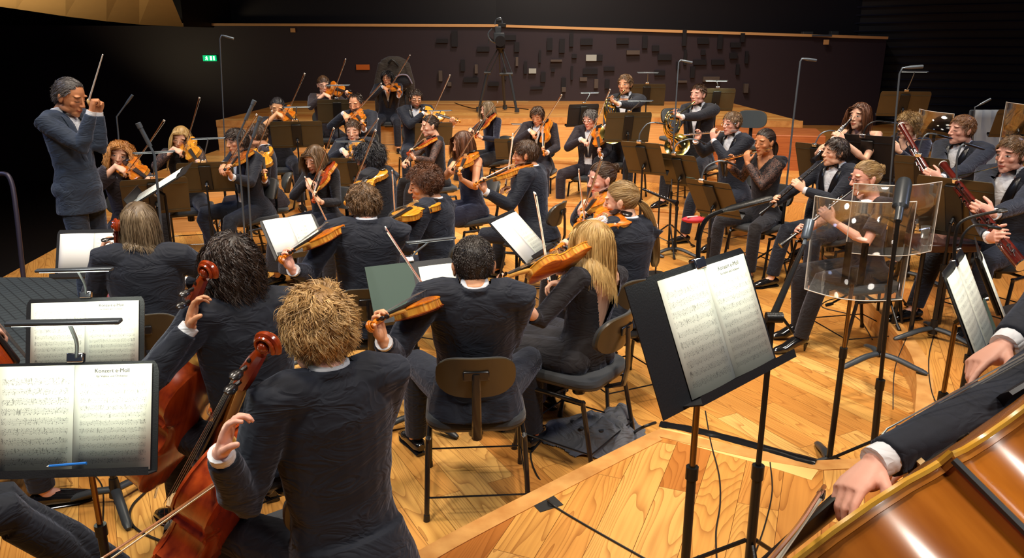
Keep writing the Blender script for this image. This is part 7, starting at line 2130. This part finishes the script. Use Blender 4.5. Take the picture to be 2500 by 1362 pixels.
# ---------------------------------------------------------------- television camera on tripod
def pxy(px, py, y):     # point seen at the pixel in the vertical plane at distance y
    v = (681 - py) / FPX; return ray(px, py, y / (CP + v * SP))
TY = 14.7
b0 = Vector((pxy(1225, 262, TY).x, TY, R3))
e = empty('camera_tripod', b0, 'black television tripod standing on the rear platform', 'tripod')
ap = pxy(1222, 115, TY) - b0
for (mx, my, fx, fy, dy) in ((1190, 178, 1168, 262, 0), (1227, 182, 1232, 262, .5), (1244, 180, 1262, 265, -.2)):
    m_ = pxy(mx, my, TY) - b0; f_ = pxy(fx, fy, TY) - b0; f_.z = .02; f_.y += dy; m_.y += dy * .5
    mb = MB()
    for k in (-1, 1): mb.tube([ap + Vector((k * .03, 0, 0)), m_ + Vector((k * .05, 0, 0))], .012, 7)
    mb.tube([m_ + Vector((-.06, 0, 0)), m_ + Vector((.06, 0, 0))], .03, 8); mb.tube([m_, f_], [.030, .022], 8); mb.tube([f_ + U * .08, f_], [.04, .045], 8)
    mb.build('leg', M['base_grey'], e)
mb = MB(); mb.box(ap + U * .02, (.16, .14, .10)); mb.tube([ap - U * .10, ap + U * .02], [.03, .07], 12); mb.build('fluid_head', M['stand'], e, bevel=.01)
mb = MB(); mb.tube([ap, pxy(1194, 90, TY) - b0, pxy(1192, 108, TY) - b0], .012, 7); mb.build('pan_handle', M['stand'], e)
cb0 = pxy(1220, 90, TY)
e = empty('television_camera', cb0, 'dark television camera with lens and cables mounted on the tripod', 'camera')
P_ = lambda x, y: pxy(x, y, TY) - cb0
mb = MB(); mb.box(P_(1219, 92), (.20, .34, .17)); mb.box(P_(1216, 74), (.12, .25, .13)); mb.build('camera_body', M['base_grey'], e, bevel=.015)
mb = MB(); mb.tube([P_(1222, 101) - Vector((0, .10, 0)), P_(1222, 101) - Vector((0, .34, 0))], [.075, .095], 16); mb.build('lens', M['ebony'], e)
mb = MB(); mb.box(P_(1226, 62), (.14, .12, .07)); mb.box(P_(1218, 50), (.10, .05, .05)); mb.build('viewfinder', M['stand'], e, bevel=.01)
mb = MB(); mb.tube(smooth_path([P_(1208, 60), P_(1212, 48), P_(1222, 44), P_(1226, 56)], 4), .014, 6); mb.build('top_handle', M['grey_steel'], e)
mb = MB(); mb.tube(smooth_path([P_(1202, 70), P_(1192, 82), P_(1196, 96), P_(1208, 104), P_(1224, 108)], 5), .016, 6); mb.build('cable_loop', M['grey_steel'], e)

# ---------------------------------------------------------------- empty chairs and the coats
def loose_chair(px, py, z, dep_y, yaw, lab, key='chair_grey', sc=1.0):
    p = pxy(px, py, dep_y); p.z = z
    Rz = Matrix.Rotation(math.radians(yaw), 4, 'Z') @ Matrix.Scale(sc, 4); Rz.translation = p
    return place(key, Rz, lab, 'chair', 'orchestra chairs')
loose_chair(1664, 330, R2, 10.5, 200, 'empty chair with grey backrest behind the cropped-hair horn player', sc=1.08)
loose_chair(1822, 400, R2, 9.9, 160, 'empty chair with grey backrest beside the reddish wooden box', sc=1.1)
loose_chair(1372, 540, 0, 6.15, 118, 'empty chair seen edge-on beside the short-haired man in profile', key='chair')
# jacket hung over a high chair back
cb = pxy(964, 215, 14.3); cb.z = R3
e = empty('hung_coat', cb, 'brownish coat hung over a high chair back behind the man in waistcoat', 'coat')
mb = MB()
z0 = pxy(962, 285, 14.3).z - cb.z; z1 = pxy(962, 138, 14.3).z - cb.z
mb.tube([(0, 0, z0 - .1), (0, 0, z0 + .25), (0, 0, z1 - .25), (0, .02, z1 - .06), (0, .03, z1)], [.30, .31, .29, .23, .11], 20, up=(0, 1, 0), flat=[.35, .35, .38, .42, .5])
for sx in (-1, 1): mb.tube([(sx * .20, 0, z1 - .12), (sx * .29, -.02, z1 - .45), (sx * .30, -.03, z0 + .05)], [.08, .075, .065], 10)
me = remeshed(mb, [cloth('brown_grey_coat_cloth', (.045, .036, .028, 1), wr=.9)], .016, 2, 'coat'); obj_from('coat_body', me, e)
mb = MB(); mb.tube(smooth_path([(-.08, -.13, z1 - .12), (0, -.14, z1 - .06), (.10, -.13, z1 - .16)], 4), .02, 8); mb.build('collar', M['stand'], e)
bg = pxy(985, 192, 13.95)
e = empty('shoulder_bag', bg, 'small dark bag with pale scarf hanging on the coat\'s chair', 'bag')
mb = MB(); mb.ellipsoid((0, 0, -.05), (.15, .09, .12)); mb.build('bag_body', M['suit2'], e)
mb = MB(); mb.tube(smooth_path([(-.12, -.06, .03), (-.02, -.08, .07), (.08, -.07, .05), (.15, -.04, -.08)], 4), .022, 8, flat=.6); mb.build('scarf', cloth('pale_lilac_cloth', (.30, .28, .38, 1)), e)
loose_chair(964, 285, R3, 14.2, 180, 'chair hidden under the brownish hung coat', key='chair')

# grey coat in a heap on the floor
cc = at(1450, 1062, 0.0); cc.z = 0
e = empty('crumpled_coat', cc, 'crumpled grey coat lying on the floor under the golden-haired woman\'s chair', 'coat')
n = 60; vs = []; fs = []
gx = at(1560, 1100, 0).x - cc.x
for j in range(n):
    for i in range(n):
        u = -1 + 2 * i / (n - 1); v = -1 + 2 * j / (n - 1)
        x = u * .30; y = v * .26
        q = Vector((x * 6, y * 6, 1.3))
        h = .5 + noise.noise(q) * .9 + .5 * abs(noise.noise(q * 2.1)) + .25 * noise.noise(q * 4)
        rad = math.sqrt(u * u + v * v) + .25 * noise.noise(Vector((u * 2, v * 2, 5)))
        env = max(0, 1 - rad ** 3)
        vs.append((x + .03 * noise.noise(q * 1.5), y + .03 * noise.noise(q * 1.7 + Vector((9, 0, 0))), .006 + env * (.05 + .15 * max(0, h) * max(0, 1 - abs(u - .3)))))
for j in range(n - 1):
    for i in range(n - 1):
        a = vs[j * n + i]
        uu = -1 + 2 * (i + .5) / (n - 1); vv = -1 + 2 * (j + .5) / (n - 1)
        if math.sqrt(uu * uu + vv * vv) + .25 * noise.noise(Vector((uu * 2, vv * 2, 5))) < 1.0:
            fs.append((j * n + i, j * n + i + 1, (j + 1) * n + i + 1, (j + 1) * n + i))
mb = MB(); mb.add(vs, fs); mb.build('coat_cloth', M['coat'], e)
for (x, y) in ((-.08, -.12), (.02, -.16), (-.12, .02)):
    zz = min(vs, key=lambda p: (p[0] - x) ** 2 + (p[1] - y) ** 2)[2]
    mb = MB(); mb.tube([(x, y, zz), (x, y, zz + .006)], .014, 12); mb.build('button', M['base_grey'], e)

# far corner: draped chair, cases, trolley
p = pxy(2405, 330, 8.9); p.z = R2
e = empty('draped_chair', p, 'chair draped with grey cloth in front of the louvred wall', 'chair')
mb = MB()
tp_ = pxy(2410, 268, 8.9).z - R2
vs = []; n = 10
for j in range(n):
    for i in range(n):
        u = -1 + 2 * i / (n - 1); v = j / (n - 1)
        vs.append((u * (.20 - .05 * v) + .05 * (1 - v), -.25 * (1 - v) ** 2 + .012 * math.sin(u * 9 + v * 4), tp_ * (.18 + .82 * v)))
mb.add(vs, [(j * n + i, j * n + i + 1, (j + 1) * n + i + 1, (j + 1) * n + i) for j in range(n - 1) for i in range(n - 1)])
o = mb.build('cloth_cover', simple('light_grey_cloth', (.26, .28, .30, 1), .8), e); so = o.modifiers.new('t', 'SOLIDIFY'); so.thickness = .012
mb = MB(); mb.box((.02, .04, tp_ * .6), (.44, .03, tp_ * .8)); mb.build('chair_back', M['base_grey'], e, bevel=.02)
mb = MB()
for sx in (-1, 1): mb.tube([(sx * .2, .04, 0), (sx * .2, .04, tp_ * .4)], .012, 8)
mb.build('legs', M['tube'], e)
p = pxy(2455, 330, 9.2); p.z = R2
e = empty('instrument_case', p, 'rounded dark blue instrument case standing beside the draped chair', 'case')
mb = MB(); mb.tube([(0, 0, 0), (0, 0, .25), (0, 0, .62), (0, 0, .80), (0, 0, .84)], [.20, .24, .25, .20, .10], 20, up=(0, 1, 0), flat=.7); mb.build('shell', simple('case_blue_black', (.015, .022, .035, 1), .4), e)
mb = MB(); mb.tube(smooth_path([(-.06, -.17, .45), (0, -.20, .47), (.06, -.17, .45)], 4), .012, 6); mb.build('handle', M['stand'], e)
p = pxy(2403, 372, 8.3); p.z = R1
e = empty('flight_case', p, 'low black case with silver edges on the upper riser', 'case')
mb = MB(); mb.box((0, 0, .12), (.34, .25, .24)); mb.build('box', M['stand'], e, smooth=False)
mb = MB()
for z in (.0, .24):
    for y in (-.125, .125): mb.tube([(-.17, y, z), (.17, y, z)], .008, 4)
mb.build('silver_edges', M['silver'], e)
# orange-brown fiddle standing behind the last bassoonist
p = ray(2478, 432, 5.75)
place('violin_y', mat4(frame(Vector((.95, .3, -.25)), Vector((-.3, -1, .5))), p - Vector((.02, .0, .02)), 1.15), 'golden fiddle lying on a chair behind the bassoonist looking down', 'violin')
# red pouch on the rung, cup on the shelf
p = ray(1694, 536, 7.6)
e = empty('pouch', p, 'bright red pouch with white stripe under the flute player\'s chair', 'pouch')
mb = MB(); mb.ellipsoid((0, 0, 0), (.12, .07, .035)); mb.build('cloth_body', M['red_cloth'], e)
mb = MB(); mb.box((-.02, -.02, .034), (.12, .02, .006), Matrix.Rotation(.4, 3, 'Z')); mb.build('stripe', M['paper_white'], e)
p = ray(2259, 566, 5.2)
e = empty('plastic_cup', p, 'small frosted plastic cup seen through the acrylic screen', 'cup')
mb = MB(); mb.tube([(0, 0, -.04), (0, 0, .04)], [.024, .032], 14, caps=False); mb.build('cup_wall', simple('frosted_plastic', (.5, .58, .52, 1), .4), e)
mb = MB(); mb.tube([(0, 0, -.04), (0, 0, -.036)], [.024, .024], 14); mb.build('cup_base', simple('frosted_plastic_base', (.5, .58, .52, 1), .4), e)
tb = Vector((p.x + .10, p.y, R1))
e = empty('stool_table', tb, 'low dark wooden stool carrying the cup beside the bassoonist', 'stool')
hz = p.z - .045 - R1
mb = MB(); mb.box((0, 0, hz - .03), (.40, .32, .06)); mb.build('seat', simple('dark_red_brown_wood', (.04, .012, .008, 1), .25, coat=.4), e, bevel=.015)
for sx in (-1, 1):
    for sy in (-1, 1):
        mb = MB(); mb.tube([(sx * .16, sy * .12, 0), (sx * .15, sy * .11, hz - .06)], .016, 8); mb.build('leg', M['tube'], e)
# clarinet waiting on a peg
p = at(1600, 530, 0) ; 
e = empty('spare_clarinet', ray(1570, 462, 7.3), 'spare clarinet lying on a low stand between the horn and flute stands', 'clarinet')
q = ray(1618, 482, 7.15) - ray(1570, 462, 7.3); q = q.normalized() * .40
mb = MB(); mb.tube([(0, 0, 0), q * .8, q], [.012, .015, .03], 12); mb.build('tube', M['grenadilla'], e)
mb = MB()
for k in range(8): mb.ellipsoid(q * (.1 + k * .09) + U * .014, (.008, .008, .004))
mb.build('keywork', M['silver'], e)
b_ = q * .5; zf = ray(1570, 462, 7.3).z
mb = MB(); mb.tube([b_ - U * .015, Vector((b_.x, b_.y, -zf + .02))], .008, 8); mb.tube([Vector((b_.x, b_.y, -zf)), Vector((b_.x, b_.y, -zf + .02))], [.12, .10], 16); mb.build('peg_stand', M['stand'], e)

# devices on the ledge
for (px, w_, h_, lab) in ((1970, 24, 12, 'small grey box on the ledge beside the lying tray'), (2035, 18, 14, 'second small grey box on the ledge nearer the wall corner')):
    q = pxy(px, 84, 17.55); mb = MB(); mb.box((0, 0, 0), (w_ * 17.5 / FPX, .15, h_ * 17.5 / FPX)); o = mb.build('ledge_box', M['grey_dim'] if 'grey_dim' in M else M['base_grey'], smooth=False, bevel=.01); o.location = q; tag(o, lab, 'box')
q = pxy(2003, 87, 17.5); mb = MB(); mb.box((0, 0, 0), (.42, .2, .04)); o = mb.build('ledge_tray', M['grey_steel'], smooth=False, bevel=.005); o.location = q; tag(o, 'flat grey tray between the two boxes on the ledge', 'tray')

# ---------------------------------------------------------------- tape and cables
def strip(name, pts, z, w_, mat, lab, cat, wave=0, h=.002):
    mb = MB(); P = smooth_path([at(x, y, z) for x, y in pts], 8); vs = []; fs = []
    for i, p in enumerate(P):
        t_ = (P[min(i + 1, len(P) - 1)] - P[max(i - 1, 0)]).normalized(); nn = Vector((t_.y, -t_.x, 0))
        wv = wave * noise.noise(Vector((i * .6, 3, 0)))
        for k in range(5):
            u = -1 + k / 2
            vs.append(p + nn * (w_ * u / 2 * (1 + wv)) + U * (h + (1 - u * u) * h * 3 + wave * .02 * abs(noise.noise(Vector((i * .9, u * 2, 7))))))
    for i in range(len(P) - 1):
        for k in range(4): fs.append((i * 5 + k, i * 5 + k + 1, (i + 1) * 5 + k + 1, (i + 1) * 5 + k))
    mb.add(vs, fs); o = mb.build(name, mat); return tag(o, lab, cat)
strip('edge_tape', [(1612, 1036), (1740, 1062), (1860, 1094), (1992, 1130)], R1, .070, simple('glossy_black_tape', (.010, .010, .011, 1), .10, coat=.8), 'glossy black tape covering cables along the pale step edge', 'tape', wave=.35, h=.004)
strip('edge_board', [(1606, 1052), (1740, 1088), (1860, 1120), (1990, 1160)], R1, .11, M['pale'] if 'pale' in M else simple('pale_board', srgb(240, 196, 118), .4), 'pale wooden board along the step edge beside the black tape', 'board', h=.0008)
mb = MB(); a = at(1335, 1230, R1); mb.box((0, 0, .002), (.115, .085, .002), Matrix.Rotation(.5, 3, 'Z')); o = mb.build('tape_patch', simple('matt_black_tape', (.012, .012, .012, 1), .6), smooth=False); o.location = a
tag(o, 'square patch of black tape holding a cable on the step edge', 'tape')
def cable(pts, r_, lab, name='cable', mats=None):
    P = []
    for q in pts:
        p = at(q[0], q[1], q[2]); P.append(p + U * r_)
    b_ = P[0].copy(); mb = MB(); mb.tube(smooth_path([p - b_ for p in P], 7), r_, 8)
    o = mb.build(name, mats or M['cable']); o.location = b_; return tag(o, lab, 'cable')
cable([(1298, 1080, 0), (1296, 1120, 0), (1310, 1160, 0), (1336, 1200, 0.0), (1338, 1222, R1), (1360, 1242, R1), (1440, 1290, R1), (1590, 1375, R1)], .0045, 'black cable running over the tape patch and across the front step')
cable([(1600, 1035, R1), (1570, 1046, R1), (1545, 1062, .02), (1530, 1090, 0)], .008, 'bundle of black cables curling off the taped step corner')
cable([(250, 1160, 0), (330, 1155, 0), (366, 1165, 0), (362, 1195, 0), (325, 1235, 0), (318, 1270, 0), (345, 1302, 0), (440, 1342, 0)], .006, 'black cable curving over the floor beside the nearest cellist')
cable([(225, 1155, 0), (250, 1190, 0), (252, 1260, 0), (247, 1330, 0), (244, 1380, 0)], .0035, 'thin cable hanging beside the pole of the nearest stand')
cable([(1722, 1005, R1), (1735, 1080, R1), (1755, 1160, R1), (1758, 1230, R1), (1748, 1300, R1), (1750, 1375, R1)], .0035, 'thin black cable running down beside the big stand\'s pole')
cable([(1880, 1130, R1), (1885, 1200, R1), (1868, 1280, R1), (1840, 1362, R1)], .003, 'thin cable lying beside the boom stand')
cable([(2000, 715, 0), (2060, 705, 0), (2075, 720, 0), (2020, 735, 0), (2010, 752, 0), (2090, 775, 0), (2130, 830, 0)], .004, 'loops of thin black cable under the red-glassed oboist\'s chair')
cable([(2290, 560, R1), (2262, 700, R1), (2215, 820, R1), (2185, 900, R1), (2180, 1000, 0.1)], .003, 'thin cable sweeping down from the acrylic screen')
cable([(2290, 790, R1), (2268, 870, R1), (2275, 960, R1), (2310, 1020, R1)], .0035, 'thin cable with small box beside the far bassist\'s stand')
cable([(1560, 470, 0), (1540, 500, 0), (1580, 530, 0), (1640, 545, 0), (1700, 560, 0), (1750, 580, 0)], .004, 'black cable winding between the wind stands')
cable([(1110, 252, R3), (1140, 262, R3), (1170, 266, R3), (1230, 262, R3), (1290, 268, R3)], .008, 'black cable around the feet of the television tripod')
cable([(660, 620, 0), (640, 660, 0), (660, 700, 0), (690, 690, 0)], .004, 'thin cable by the shoe of the curly brown viola player')
cable([(330, 610, 0), (420, 640, 0), (520, 620, 0), (560, 600, 0)], .004, 'thin cable lying between the conductor\'s desk and violins')
